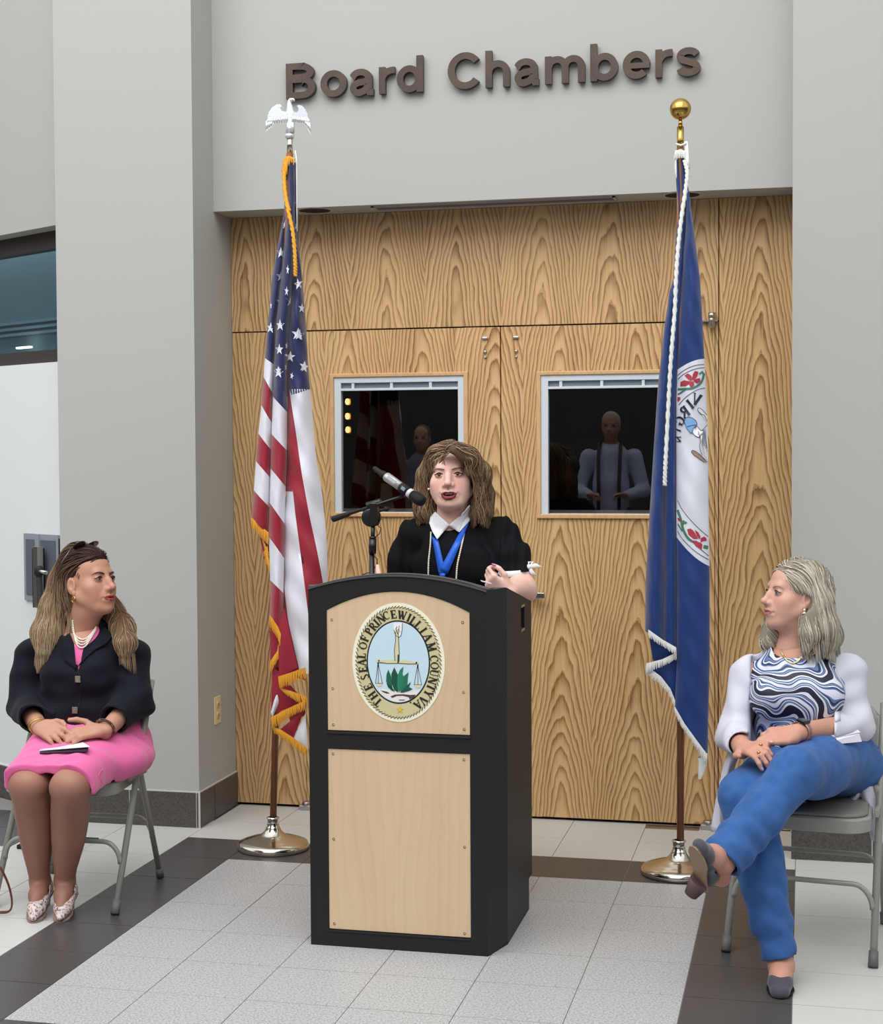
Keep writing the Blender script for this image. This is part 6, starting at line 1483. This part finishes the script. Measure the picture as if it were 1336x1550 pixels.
# lanyard
ly = mat('blue_ribbon', srgb(22, 92, 206), .4)
q = MB(); drape_patch(q, D, [(653, 811), (663, 818), (675, 870), (664, 870)], .006, n=12, nx=2, fb=-.25); q.build('lanyard', ly, sp, solid=.002)
q = MB(); drape_patch(q, D, [(697, 803), (711, 788), (677, 870), (665, 862)], .008, n=12, nx=2, fb=-.25); drape_patch(q, D, [(665, 868), (674, 868), (672, 884), (666, 884)], .007, n=4, nx=2, fb=-.25); q.build('lanyard', ly, sp, solid=.002)
q = MB(); beads(q, drape_line(D, [(652, 806), (651, 825), (648.5, 850), (648, 874)], .004, fb=-.25), .0034, 1.85); q.build('pearl_strand', mat('pearl', srgb(232, 224, 206), .25, coat=.5), sp); q = MB(); beads(q, drape_line(D, [(702, 808), (697, 832), (692, 855), (690, 880)], .004, fb=-.25), .0036, 1.85); q.build('pearl_strand', mat('pearl', srgb(232, 224, 206), .25, coat=.5), sp)
# cuffs and bow
def cuff(e, s_, f, r, off=.05):
    d_ = nrm(e-s_); c_ = e-d_*off; a1 = nrm(np.cross(d_, [0, 1, 0])); a2 = np.cross(a1, d_); q = MB()
    n = 28; vs = []
    for j in (-1, 1):
        for k in range(n): t = 2*PI*k/n; vs.append(c_+d_*j*.011+a1*r*math.cos(t)+a2*r*1.05*math.sin(t))
    q.add(vs, [(k, (k+1) % n, n+(k+1) % n, n+k) for k in range(n)], True); return q.build('cuff', wh, sp, solid=-.003), c_
ca_ = at(779, 867, -.20); q = MB(); q.tube([ca_+V3_(.058*math.cos(t), .068*math.sin(t), .004*math.cos(t)) for t in np.linspace(0, 2*PI, 32)], .0115, 8, cap=False, flat=.3, up=(0, 0, 1)); q.build('cuff', wh, sp)
ca_ = at(601, 880, -.18); q = MB(); q.tube([ca_+V3_(.052*math.cos(t), .055*math.sin(t), 0) for t in np.linspace(0, 2*PI, 32)], .0115, 8, cap=False, flat=.3, up=(0, 0, 1)); q.build('cuff', wh, sp)
q = MB(); q.ball(at(800, 858, -.23), (.009, .008, .009)); q.tube([at(800, 858, -.23), at(810, 856, -.23), at(820, 858.5, -.225)], [.005, .0085, .002], 8, flat=.4); q.tube([at(800, 859, -.23), at(804, 866, -.23), at(812, 871.5, -.225)], [.005, .0085, .002], 8, flat=.4); q.tube([at(800, 859, -.23), at(800, 851, -.22), at(806, 851, -.22), at(801, 857, -.23)], [.002, .004, .004, .002], 8); q.build('cuff_bow', wh, sp)
for q_ in (-1, 1):
    shoe('shoe', sp, tc+V3_(q_*.075, .06, .05), tc+V3_(q_*.085, -.16, .004), (0, .2, 1), M['black_matte'], M['black_matte'], w=.034, h=.004)
# hair
Hr = SDF(o+V3_(-.20, -.17, -.23), o+V3_(.21, .20, .17), .0040)
g = lambda x, y, Y: at(x, y, Y)
Hr.ell(P(0, -.022, .040), (.088, .108, .094), .01, H); Hr.ell(P(0, -.05, -.03), (.090, .075, .09), .03, H)
Hr.chain([g(660, 688, -.22), g(646, 720, -.17), g(641, 752, -.15), g(643, 775, -.16), g(652, 784, -.17)], [.030, .030, .033, .032, .02], .03)
Hr.chain([g(688, 681, -.29), g(708, 692, -.27), g(726, 716, -.22), g(729, 750, -.16), g(728, 774, -.17), g(720, 782, -.18)], [.030, .032, .034, .037, .036, .02], .03)
Hr.ell(P(.004, .072, -.034), (.0665, .080, .086), .008, H, 'sub'); Hr.ell(P(0, .055, -.055), (.084, .066, .062), .010, H, 'sub'); Hr.ell(g(671, 706, -.36), (.040, .10, .050), .012, None, 'sub')
Hr.capsule(P(-.036, .09, -.03), P(-.012, .09, .054), .033, k=.012, mode='sub')
Hr.capsule(P(0, .06, -.10), P(0, .10, -.25), .055, k=.02, mode='sub')
HC2 = np.array([srgb(84, 62, 46), srgb(122, 96, 72), srgb(154, 126, 96), srgb(188, 162, 128)])
def hcol2(Pp, r, t):
    q = np.clip(.4+r*1.9+np.sin(Pp[:, 0]*90)*.25, 0, 2.99); i = q.astype(int); f_ = (q-i)[:, None]; return HC2[i]*(1-f_)+HC2[i+1]*f_
hr2 = hair_mat('brown_hair'); Hr.f += .002
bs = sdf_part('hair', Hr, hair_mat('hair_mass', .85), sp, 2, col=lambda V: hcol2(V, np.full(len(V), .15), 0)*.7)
part = P(-.022, .03, .12)
def flow2(Pp):
    q = (Pp-o) @ H; top = np.clip((q[:, 2]-.03)/.06, 0, 1)[:, None]; side = np.sign(q[:, 0]+.025)[:, None]
    return H[:, 0][None]*side*top*1.4+V3_(0, 0, -1)[None]*(1.05-top*.75)+(H @ V3_(0, -1, 0))[None]*(.25*top+.12)
zb2 = at(680, 795, -.2)[2]
def av2(Pp):
    q = ((Pp-o) @ H)/s; x, y, z = q[:, 0], q[:, 1], q[:, 2]
    face = ((y > .02) & (z < -.005) & (z > -.11) & (np.abs(x) < .080)) | (y > .045) & (z < .070-1.6*np.clip(x+.02, 0, .05)) & (np.abs(x) < .060) & (z > -.13)
    return face | (Pp[:, 2] < zb2+.012*np.sin(Pp[:, 0]*90)) | ((z < -.085) & (np.abs(x) < .045) & (y > -.02))
Vh, Fh, ch_ = strands(Hr, 1700, flow2, o[2]-.16, .26, .009, (-.001, .006), .0017, hcol2, 5, wave=.38, avoid=av2)
link_mesh('hair_locks', Vh, Fh, hr2, bs, ch_, kind='stuff')
tagobj(MB().add([at(729, 880.5, -.76), at(744, 884.5, -.73), at(742, 883, -.66), at(727, 879, -.68)], [(0, 1, 2, 3)]).build('speech_paper', mat('paper', srgb(228, 226, 236), .7), None, solid=.002), 'white sheet of paper on the lectern top by the speaker hand', 'paper')
q = MB(); p_ = at(806, 901, YW-.04); q.tube([(p_[0], YW, p_[2]), (p_[0], YW-.05, p_[2])], .012, 12); q.box(p_[0]-.012, p_[0]+.014, YW-.06, YW-.035, p_[2]-.014, p_[2]+.014); q.build('handle_rose', M['white_frame'], d2)
MB().box(p_[0]+.014, p_[0]+.052, YW-.058, YW-.038, p_[2]-.011, p_[2]+.012).build('door_handle', M['steel'], d2, bevel=.002)
# ================================================================ woman on the right (white cardigan, blue trousers)
wr = person('seated woman with straight grey blond hair in a white cardigan and blue trousers, legs crossed', (2.48, -.55, 0))
s = .96; H = head_frame(-63, 9, -2); em = at(1168.5, 896, -.60); o = em-H @ V3_(0, .083, 0)*s
S = SDF(o-.20, o+.19, .0018); P = head_sdf(S, o, H, s, full=1.05, jowl=1.15)
nk = at(1200, 985, -.55); S.chain([P(0, -.030, -.05), P(0, -.02, -.09), nk, nk+V3_(0, .01, -.06)], [.050, .048, .052, .070], .025); S.ell(P(0, .028, -.092), (.036, .040, .024), .025, H)
V, F = S.mesh(); V = smooth_verts(V, F, 1); base3 = srgb(206, 160, 142); Cc = skin_col(base3, o, H, s, srgb(172, 104, 104), blush=.45, shadow=.15)(V)
B = SDF((2.14, -1.38, .02), (2.76, -.35, .98), .0038)
pel = V3_(2.50, -.50, .55); B.ell(pel, (.15, .12, .10), .03); B.chain([pel, V3_(2.455, -.52, .74), V3_(2.45, -.53, .86)], [.11, .11, .11], .03)
knX = at(1204, 1170, -.98); anX = at(1094, 1302, -1.19); knU = at(1128, 1208, -.96); anU = at(1182, 1462, -1.055)
hX, hU = pel+V3_(.09, -.02, .03), pel+V3_(-.08, -.02, -.01)
B.chain([hX, knX, anX], [.075, .05, .032], .02); B.chain([hU, knU, anU], [.075, .05, .033], .02)
toeU = atz(1180, 1503, .015); heelU = anU+V3_(0, .05, 0); heelU[2] = .045
B.chain([anU, heelU], [.032, .028], .02); B.chain([anU, anU+(toeU-anU)*.45+V3_(0, 0, .003), anU+(toeU-anU)*.75], [.032, .030, .024], .02)
sL, sR = at(1134, 1024, -.55), at(1282, 1020, -.50); eL_, eR_ = at(1112, 1112, -.62), at(1294, 1098, -.56); wL, wR = at(1123, 1130, -.86), at(1208, 1109, -.86)
B.chain([sL, eL_, wL], [.048, .04, .028], .02); B.chain([sR, eR_, wR], [.048, .04, .028], .02)
tRr = hand_sdf(B, wR, at(1143, 1117, -.93)-wR, V3_(.05, -.55, .83), -1, [(20, 50, 35), (24, 55, 38), (28, 55, 38), (32, 52, 36)], .06, .97, thumb=((.4, .9, .2), (.0, 1, .1), (-.2, 1, 0)))
tLr = hand_sdf(B, wL+V3_(0, -.01, -.002), at(1152, 1133, -.965)-wL, V3_(.15, -.75, .62), 1, [(14, 45, 30), (18, 48, 32), (22, 48, 32), (26, 46, 30)], .06, .97, thumb=((.7, .7, .2), (.4, 1, .2), (.1, 1, .1)))
footd = nrm(at(1053, 1284, -1.33)-at(1064, 1342, -1.17)); hx_ = at(1066, 1338, -1.18)
B.chain([anX, hx_+V3_(.045, .045, .01)], [.032, .028], .02); B.chain([anX, anX+(at(1066, 1290, -1.30)-anX)*.55, at(1066, 1290, -1.30)], [.032, .030, .022], .02)
Vb, Fb = B.mesh(); Vb = smooth_verts(Vb, Fb, 2)
link_mesh('body', np.concatenate([V, Vb]), np.concatenate([F, Fb+len(V)]), skin1, wr, np.concatenate([Cc, np.tile(np.array(srgb(196, 144, 124)), (len(Vb), 1))]))
eyes_and_brows(wr, o, H, s, (-.05, 1, .0), (72, 84, 92), (150, 124, 106), P, brow_w=.0018, lash=(70, 52, 46))
nails(tLr, mat('mauve_nail', srgb(150, 140, 190), .2), wr, idx=(0,)); nails(tRr, mat('nude_nail', srgb(214, 176, 166), .25), wr)
e = P(.079, .0, -.045); q = MB(); q.ball(e, .0042, 10, 8); q.ball(e+V3_(0, 0, -.011), .0058, 10, 8); q.build('pearl_earring', mat('pearl', srgb(232, 224, 206), .25, coat=.5), wr)
e = P(-.079, .0, -.045); q = MB(); q.ball(e, .0042, 10, 8); q.ball(e+V3_(0, 0, -.011), .0058, 10, 8); q.build('pearl_earring', mat('pearl', srgb(232, 224, 206), .25, coat=.5), wr)
# trousers
K = SDF((2.10, -1.34, .06), (2.76, -.32, .76), .0042)
K.ell(pel+V3_(.03, .0, .0), (.19, .145, .11), .03)
K.chain([hX, hX+(knX-hX)*.6, knX+V3_(0, .01, 0)], [.105, .092, .074], .04)
mid = knX+(anX-knX)*.5; K.chain([knX, mid, anX+(knX-anX)*.05], [.072, .066, .062], .02); K.chain([anX+(knX-anX)*.22, anX+(knX-anX)*.04], [.062, .064], .02)
K.chain([hU, knU+V3_(0, .02, 0)], [.10, .082], .04)
for a, b, ra, rb in ((knU, knU+(anU-knU)*.35, .080, .072), (knU+(anU-knU)*.35, knU+(anU-knU)*.75, .072, .062), (knU+(anU-knU)*.75, anU+(knU-anU)*.02, .058, .049)): K.capsule(a, b, ra, rb, k=.01)
ax1 = nrm(anX-knX); ax2 = nrm(anU-knU)
K.plane(anX+ax1*.002-ax2*0, ax1, .002) if 0 else None
fn = fold_noise(21, 7, .0024)
def creases(X, Y, Z):
    o_ = fn(X, Y, Z, (26, 22, 26))
    low = np.clip((.46-Z)/.1, 0, 1); dxu = X-(anU[0]); o_ = o_+low*.0012*np.sin(dxu*130+Z*4)*(Y > -1.16)      # vertical folds of the standing leg
    tx = (X-anX[0])*ax1[0]+(Y-anX[1])*ax1[1]+(Z-anX[2])*ax1[2]
    o_ = o_+np.clip((tx+.22)/.12, 0, 1)*(Y < -1.02)*.0032*np.sin(tx*110+X*30)
    r2 = np.sqrt((X-(hX[0]-.07))**2+(Y+.80)**2+(Z-.60)**2); o_ = o_+.0016*np.sin(r2*120)*np.exp(-(r2/.08)**2)
    return o_
K.displace(creases)
def hemcut(a, ax, r):
    M3 = np.stack([nrm(np.cross(ax, [0, 0, 1]) if abs(ax[2]) < .95 else V3_(1, 0, 0)), np.zeros(3), ax], 1); M3[:, 1] = np.cross(M3[:, 2], M3[:, 0]); K.box(a+ax*(.05), (.10, .10, .05), M3, .002); K.capsule(a-ax*.03, a+ax*.05, r, k=.003, mode='sub')
hemcut(anX+ax1*.004, ax1, .050); hemcut(at(1182, 1450, -1.05), ax2, .041)
M['trouser'] = mat('blue_velour', srgb(58, 98, 156), .85, spec=.15, sheen=.10, noise=(26, srgb(50, 88, 144), .4, .65), bump=1, bscale=300, bstr=.3, bdist=.0008)
tr = sdf_part('trousers', K, M['trouser'], wr, 2)
# shoes
cs = mat('charcoal_suede', srgb(66, 64, 76), .85, sheen=.3); cs2 = mat('tan_sole', srgb(150, 122, 96), .5); wd_ = mat('brown_wedge', srgb(92, 68, 72), .6)
o_, d_, u_, s_ = shoe('shoe', wr, heelU*V3_(1, 1, 0)+V3_(0, .012, .03), atz(1180, 1509, .003)*V3_(1, 1, 1), (0, .12, 1), cs, M['black_matte'], w=.040, point=.15, throat=.66)
q = MB(); hb_ = heelU*V3_(1, 1, 0); q.tube([hb_+V3_(0, 0, .034), hb_+V3_(0, 0, .001)], [.028, .024], 16); q.build('heel', cs, o_)
upX = nrm(V3_(.70, .66, .28)); hh, tt = at(1062, 1343, -1.165), at(1055, 1284, -1.335)
o2, d_, u_, s_ = shoe('shoe', wr, hh, tt, upX, cs, cs2, w=.039, point=.2, throat=.60)
q = MB(); hp = hh+d_*.012; q.tube([hp+d_*.035-u_*.004, hp+d_*.012-u_*.022, hp-d_*.006-u_*.042], [.030, .026, .020], 16); q.build('heel', wd_, o2)
# blouse with a swirling print
def swirl_mat():
    m = bpy.data.materials.new('swirl_print'); m.use_nodes = True; nt = m.node_tree; b = nt.nodes['Principled BSDF']; b.inputs['Roughness'].default_value = .55; N, L = nt.nodes.new, nt.links.new
    tc_ = N('ShaderNodeTexCoord'); ns = N('ShaderNodeTexNoise'); ns.inputs['Scale'].default_value = 7; ns.inputs['Detail'].default_value = 1.2; L(tc_.outputs['Object'], ns.inputs['Vector'])
    sub = N('ShaderNodeVectorMath'); sub.operation = 'MULTIPLY_ADD'; L(ns.outputs['Color'], sub.inputs[0]); sub.inputs[1].default_value = (.30, .30, .30); L(tc_.outputs['Object'], sub.inputs[2])
    w = N('ShaderNodeTexWave'); w.wave_type = 'RINGS'; w.rings_direction = 'SPHERICAL'; w.inputs['Scale'].default_value = 3.6; w.inputs['Distortion'].default_value = 4.5; w.inputs['Detail'].default_value = 1.0; w.inputs['Detail Scale'].default_value = .8; L(sub.outputs[0], w.inputs['Vector'])
    cr = N('ShaderNodeValToRGB'); cr.color_ramp.interpolation = 'CONSTANT'; L(w.outputs['Fac'], cr.inputs[0]); e_ = cr.color_ramp.elements
    cols = [(0, (18, 22, 48)), (.13, (216, 218, 230)), (.34, (20, 26, 56)), (.40, (98, 124, 172)), (.56, (22, 28, 60)), (.61, (226, 228, 238)), (.72, (60, 84, 138)), (.80, (20, 24, 52)), (.86, (92, 118, 166)), (.93, (208, 210, 224))]
    e_[0].position = 0; e_[0].color = (*srgb(*cols[0][1]), 1); e_[1].position = .13; e_[1].color = (*srgb(*cols[1][1]), 1)
    for p, c in cols[2:]: x = e_.new(p); x.color = (*srgb(*c), 1)
    L(cr.outputs[0], b.inputs['Base Color']); return m
U = SDF((2.26, -.78, .55), (2.68, -.36, .96), .004)
U.chain([V3_(2.475, -.53, .60), V3_(2.458, -.535, .72), V3_(2.452, -.54, .82), V3_(2.45, -.535, .87)], [.150, .142, .138, .10], .04); U.ell(at(1170, 1055, -.66), (.075, .05, .065), .05); U.ell(at(1238, 1055, -.65), (.075, .05, .065), .05)
U.capsule(nk+V3_(0, -.03, .015), nk+V3_(0, -.0, .1), .066, k=.01, mode='sub'); U.capsule(sL+V3_(.03, 0, 0), sR-V3_(.03, 0, 0), .045, k=.04); fu = fold_noise(31, 6, .003); U.displace(lambda X, Y, Z: fu(X, Y, Z, (30, 20, 40)))
bl = sdf_part('blouse', U, swirl_mat(), wr, 2)
# cardigan
J = SDF((2.10, -.98, .44), (2.80, -.28, 1.0), .0040)
J.chain([V3_(2.475, -.50, .52), V3_(2.465, -.505, .64), V3_(2.458, -.51, .78), V3_(2.455, -.51, .86)], [.185, .170, .160, .118], .04, sq=((0, 1, 0), .95))
J.capsule(sL, sR, .056, k=.05)
for a_, b_, c_ in ((sL, eL_, wL), (sR, eR_, wR)):
    cf = b_+(c_-b_)*(.80 if a_ is sR else .86); J.chain([a_, b_, cf], [.060, .056, .044], .03)
fj = fold_noise(33, 8, .0038); J.displace(lambda X, Y, Z: fj(X, Y, Z, (30, 24, 60)))
for a_, b_, c_ in ((sL, eL_, wL), (sR, eR_, wR)):
    cf = b_+(c_-b_)*(.80 if a_ is sR else .86); dd = nrm(c_-b_); x_ = nrm(np.cross(dd, [0, 0, 1])); J.box(cf+dd*.055, (.07, .07, .055), np.stack([x_, np.cross(dd, x_), dd], 1), .003); J.capsule(cf-dd*.05, cf+dd*.03, .037, k=.003, mode='sub')
op0, op1 = at(1135, 1062, -.70), at(1262, 1060, -.70)
J.box(V3_((op0[0]+op1[0])/2, -.76, .70), ((op1[0]-op0[0])/2, .20, .148), np.eye(3), .01)
for k in range(5):
    t = k/4; a_, b_ = at(1136+28*t, 1012-28*t, -.6), at(1262-12*t**1.5, 1012-28*t, -.6); J.box(V3_((a_[0]+b_[0])/2, -.70, (a_[2]+b_[2])/2), ((b_[0]-a_[0])/2, .17, .03), np.eye(3), .01)
J.capsule(nk+V3_(0, -.0, .0), nk+V3_(0, -.0, .1), .075, k=.015, mode='sub'); J.capsule(V3_(2.475, -.50, .40), V3_(2.455, -.51, .80), .150, .135, k=.01, mode='sub')
J.capsule(pel+V3_(.05, -.1, -.02), knX, .10, k=.01, mode='sub')
M['white_knit'] = mat('white_knit', srgb(206, 206, 218), .8, spec=.2, sheen=.1, bump=1, bscale=520, bstr=.3, bdist=.0007)
cg = sdf_part('cardigan', J, M['white_knit'], wr, 2)
# front bands and the hanging tails
q = MB(); drape_patch(q, J, [(1258, 1000), (1266, 1000), (1272, 1090), (1264, 1092)], .003, n=14, nx=2, fb=-.6); q.build('front_band', M['white_knit'], cg, solid=.003)
def tail(name, L_, R_, Y, bulge, rows_):
    s2 = Sheet(L_, R_, Y, bulge, ripple=.006); mb = MB(); s2.rows(mb, rows_, [0]*(len(rows_)-1), nu=10); return mb.build(name, M['white_knit'], cg, solid=.004)
tail('tail', [(1262, 1100), (1290, 1160), (1308, 1230), (1318, 1272), (1330, 1290)], [(1306, 1100), (1318, 1160), (1332, 1230), (1350, 1275), (1356, 1300)], -.55, .03, [(1105, 1105), (1272, 1282)])
tail('tail', [(1104, 1135), (1094, 1160), (1083, 1210), (1074, 1262)], [(1122, 1135), (1112, 1160), (1100, 1200), (1092, 1262)], -.60, .02, [(1138, 1138), (1258, 1262)])
# necklace, watch, rings
def dl(fs, pts, off, fb):
    out = []
    for p in bez(pts, 6):
        c_ = [v for v in (f.hit(p[0], p[1], off) for f in fs) if v is not None]; out.append(min(c_, key=lambda v: v[1]) if c_ else at(p[0], p[1], fb))
    return out
q = MB(); q.tube(dl((S, U, B), [(1182, 983), (1184, 990), (1190, 999), (1199, 1004), (1207, 1001), (1212, 996)], .002, -.66), .0026, 7); q.build('necklace', mat('gold_chain', srgb(214, 196, 140), .25, metal=.8), wr)
dd = nrm(wR-eR_); a1 = nrm(np.cross(dd, [0, 0, 1])); a2 = np.cross(a1, dd); c_ = wR-dd*.012; q = MB(); q.tube([c_+a1*.0345*math.cos(t)+a2*.0325*math.sin(t) for t in np.linspace(0, 2*PI, 26)], .0105, 8, cap=False, flat=.25, up=dd); q.build('watch_band', mat('rose_band', srgb(176, 128, 126), .35, metal=.6), wr)
gr = nrm(np.cross(dd, np.cross(nrm(CAM-c_)*.55+V3_(0, 0, 1), dd))); h = c_+gr*.0335; q = MB(); q.obox(h+gr*.003, [dd, nrm(np.cross(gr, dd)), gr], (.018, .015, .005)); q.build('watch_face', mat('watch_glass', srgb(14, 14, 18), .12), wr, bevel=.003)
for (x, y) in ((1148, 1139), (1151, 1127)):
    h = B.hit(x, y, .001, fb=-.97); q = MB(); q.ball(h, (.006, .005, .0045)); q.build('ring', M['brass'], wr)
h = J.hit(1261, 1013, .002, fb=-.6); MB().ball(h, (.005, .003, .006)).build('button', mat('pearl', srgb(232, 224, 206), .25, coat=.5), wr)
pp = thing('folded_papers', 'folded white papers held under the forearm of the woman in the white cardigan', 'papers', tuple(at(1260, 1120, -.80)))
slab('sheet', [(1212, 1125), (1296, 1103), (1302, 1108), (1222, 1127)], [-.86, -.66, -.66, -.86], .0015, mat('paper', srgb(228, 226, 236), .7), pp)
slab('sheet', [(1216, 1127), (1300, 1110), (1304, 1122), (1232, 1129)], [-.87, -.68, -.68, -.87], .0015, mat('paper', srgb(228, 226, 236), .7), pp)
# hair
Hr = SDF(o+V3_(-.20, -.17, -.25), o+V3_(.26, .22, .16), .0040); g = lambda x, y, Y: at(x, y, Y)
Hr.ell(P(0, -.022, .040), (.082, .104, .086), .01, H); Hr.ell(P(0, -.06, -.02), (.080, .065, .09), .03, H)
Hr.chain([g(1222, 880, -.58), g(1234, 915, -.60), g(1240, 950, -.61), g(1246, 972, -.60)], [.040, .048, .052, .044], .03); Hr.chain([g(1232, 920, -.52), g(1252, 962, -.52)], [.055, .050], .03)
Hr.chain([g(1225, 930, -.64), g(1224, 960, -.655), g(1218, 985, -.665)], [.030, .028, .014], .02)
Hr.chain([g(1190, 915, -.50), g(1176, 950, -.52), g(1166, 968, -.54), g(1160, 975, -.55)], [.045, .040, .030, .022], .03)
Hr.ell(P(0, .074, -.045), (.072, .082, .088), .010, H, 'sub'); Hr.ell(P(0, .112, .022), (.060, .060, .045), .015, H, 'sub')
Hr.ell(P(-.082, .010, -.026), (.026, .026, .034), .008, H, 'sub')
HC3 = np.array([srgb(122, 112, 98), srgb(168, 158, 142), srgb(198, 190, 174), srgb(222, 216, 204)])
def hcol3(Pp, r, t):
    q = np.clip(.5+r*2.1, 0, 2.99); i = q.astype(int); f_ = (q-i)[:, None]; return HC3[i]*(1-f_)+HC3[i+1]*f_
hr3 = hair_mat('grey_blond_hair'); Hr.f += .002
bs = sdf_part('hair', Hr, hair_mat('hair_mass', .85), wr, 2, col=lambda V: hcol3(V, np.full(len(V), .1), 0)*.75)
def flow3(Pp):
    q = (Pp-o) @ H; top = np.clip((q[:, 2]-.035)/.05, 0, 1)[:, None]; fr_ = np.clip((q[:, 1]+.02)/.06, 0, 1)[:, None]; side = np.sign(q[:, 0]+.02)[:, None]
    return H[:, 0][None]*side*top*1.2+V3_(0, 0, -1)[None]*(1.1-top*.7)+(H @ V3_(0, -1, 0))[None]*(.9*fr_+.15)
zb3 = at(1230, 996, -.6)[2]
def av3(Pp):
    q = ((Pp-o) @ H)/s; x, y, z = q[:, 0], q[:, 1], q[:, 2]
    face = (y > .060) & (z < .045) & (z > -.13)
    ear = (x < -.055) & (y > -.014) & (y < .03) & (z > -.05) & (z < .006)
    return face | ear | (Pp[:, 2] < zb3+.008*np.sin(Pp[:, 0]*90))
Vh, Fh, ch_ = strands(Hr, 1800, flow3, o[2]-.17, .27, .009, (-.001, .005), .0016, hcol3, 8, wave=.10, avoid=av3)
link_mesh('hair_locks', Vh, Fh, hr3, bs, ch_, kind='stuff')
# ================================================================ onlookers facing the doors from beside the camera (seen only as reflections in the door panes)
def onlooker(label, x, y, hgt, shirt, trous, hair_c, extra=None):
    t = thing('person', label, 'person', (x, y, 0)); k = hgt/1.8
    q3 = lambda a, b, c: V3_(x+a*k, y+b*k, c*k)
    Hh = head_frame(180, 0, 0); oh = q3(0, .02, 1.68)
    S_ = SDF(q3(-.34, -.22, .0), q3(.34, .36, 1.84), .008); P_ = head_sdf(S_, oh, Hh, k)
    S_.chain([q3(0, 0, 1.60), q3(0, -.02, 1.47)], [.055, .06], .02); S_.chain([q3(0, -.02, 1.42), q3(0, 0, 1.15), q3(0, 0, .98)], [.12, .12, .13], .03)
    for s_ in (-1, 1):
        S_.chain([q3(s_*.10, 0, .95), q3(s_*.10, .01, .52), q3(s_*.10, 0, .10)], [.085, .058, .04], .02); S_.capsule(q3(s_*.10, -.02, .04), q3(s_*.11, .16, .035), .038, k=.01)
        e_, w_ = q3(s_*.27, .02, 1.14), q3(s_*.14, .24, 1.10); S_.chain([q3(s_*.19, -.01, 1.42), e_, w_], [.05, .042, .03], .02); hand_sdf(S_, w_, V3_(-s_*.5, .8, .2), V3_(0, -.2, 1), s_, [(30, 40, 30)]*4, .05, k)
    V_, F_ = S_.mesh(); link_mesh('body', V_, F_, skin1, t, np.tile(np.array(srgb(200, 150, 130)), (len(V_), 1)))
    eyes_and_brows(t, oh, Hh, k, (0, 1, 0), (80, 70, 60), (150, 140, 130), P_)
    J_ = SDF(q3(-.36, -.22, .86), q3(.36, .36, 1.56), .008); J_.chain([q3(0, -.02, 1.42), q3(0, .01, 1.18), q3(0, .01, .98)], [.145, .155, .16], .04)
    for s_ in (-1, 1): e_, w_ = q3(s_*.27, .02, 1.14), q3(s_*.14, .24, 1.10); J_.chain([q3(s_*.19, -.01, 1.42), e_, e_+(w_-e_)*.85], [.075, .06, .045], .03)
    J_.capsule(q3(0, 0, 1.52), q3(0, 0, 1.62), .06, k=.01, mode='sub'); J_.plane(q3(0, 0, .93), (0, 0, -1)); sh = sdf_part('shirt', J_, shirt, t, 1)
    T_ = SDF(q3(-.26, -.22, .06), q3(.26, .24, 1.04), .008); T_.chain([q3(0, 0, .98), q3(0, 0, .93)], [.15, .15], .03)
    for s_ in (-1, 1): T_.chain([q3(s_*.10, 0, .93), q3(s_*.10, .01, .52), q3(s_*.10, 0, .10)], [.105, .08, .07], .03)
    T_.plane(q3(0, 0, 1.0), (0, 0, 1)); T_.plane(q3(0, 0, .08), (0, 0, -1)); sdf_part('trousers', T_, trous, t, 1)
    R_ = SDF(oh-.16, oh+.17, .006); R_.ell(P_(0, -.025, .038), (.080*k, .098*k, .088*k), .01, Hh); R_.ell(P_(0, .07, .0), (.07, .075, .12), .01, Hh, 'sub'); sdf_part('hair', R_, mat('hair_mass', hair_c, .8), t, 1)
    if extra:
        for s_ in (-1, 1):
            mb = MB(); mb.tube([q3(s_*.085, -.10, 1.50), q3(s_*.09, .06, 1.545), q3(s_*.09, .145, 1.42), q3(s_*.085, .175, 1.2), q3(s_*.085, .18, .98)], .016, 6, flat=.3, up=(1, 0, 0)); mb.build('suspender', mat('brown_strap', srgb(84, 64, 60), .6), t)
    return t
onlooker('tall man in a light blue shirt with brown suspenders, reflected in the right door pane', 0.80, -6.75, 1.90, mat('blue_shirt', srgb(200, 206, 236), .7), mat('dark_trouser', srgb(40, 40, 46), .8), srgb(190, 186, 180), True)
onlooker('man in a grey shirt reflected dimly in the left door pane', -.95, -6.9, 1.80, mat('grey_shirt', srgb(120, 122, 134), .7), mat('dark_trouser', srgb(40, 40, 46), .8), srgb(120, 100, 84))
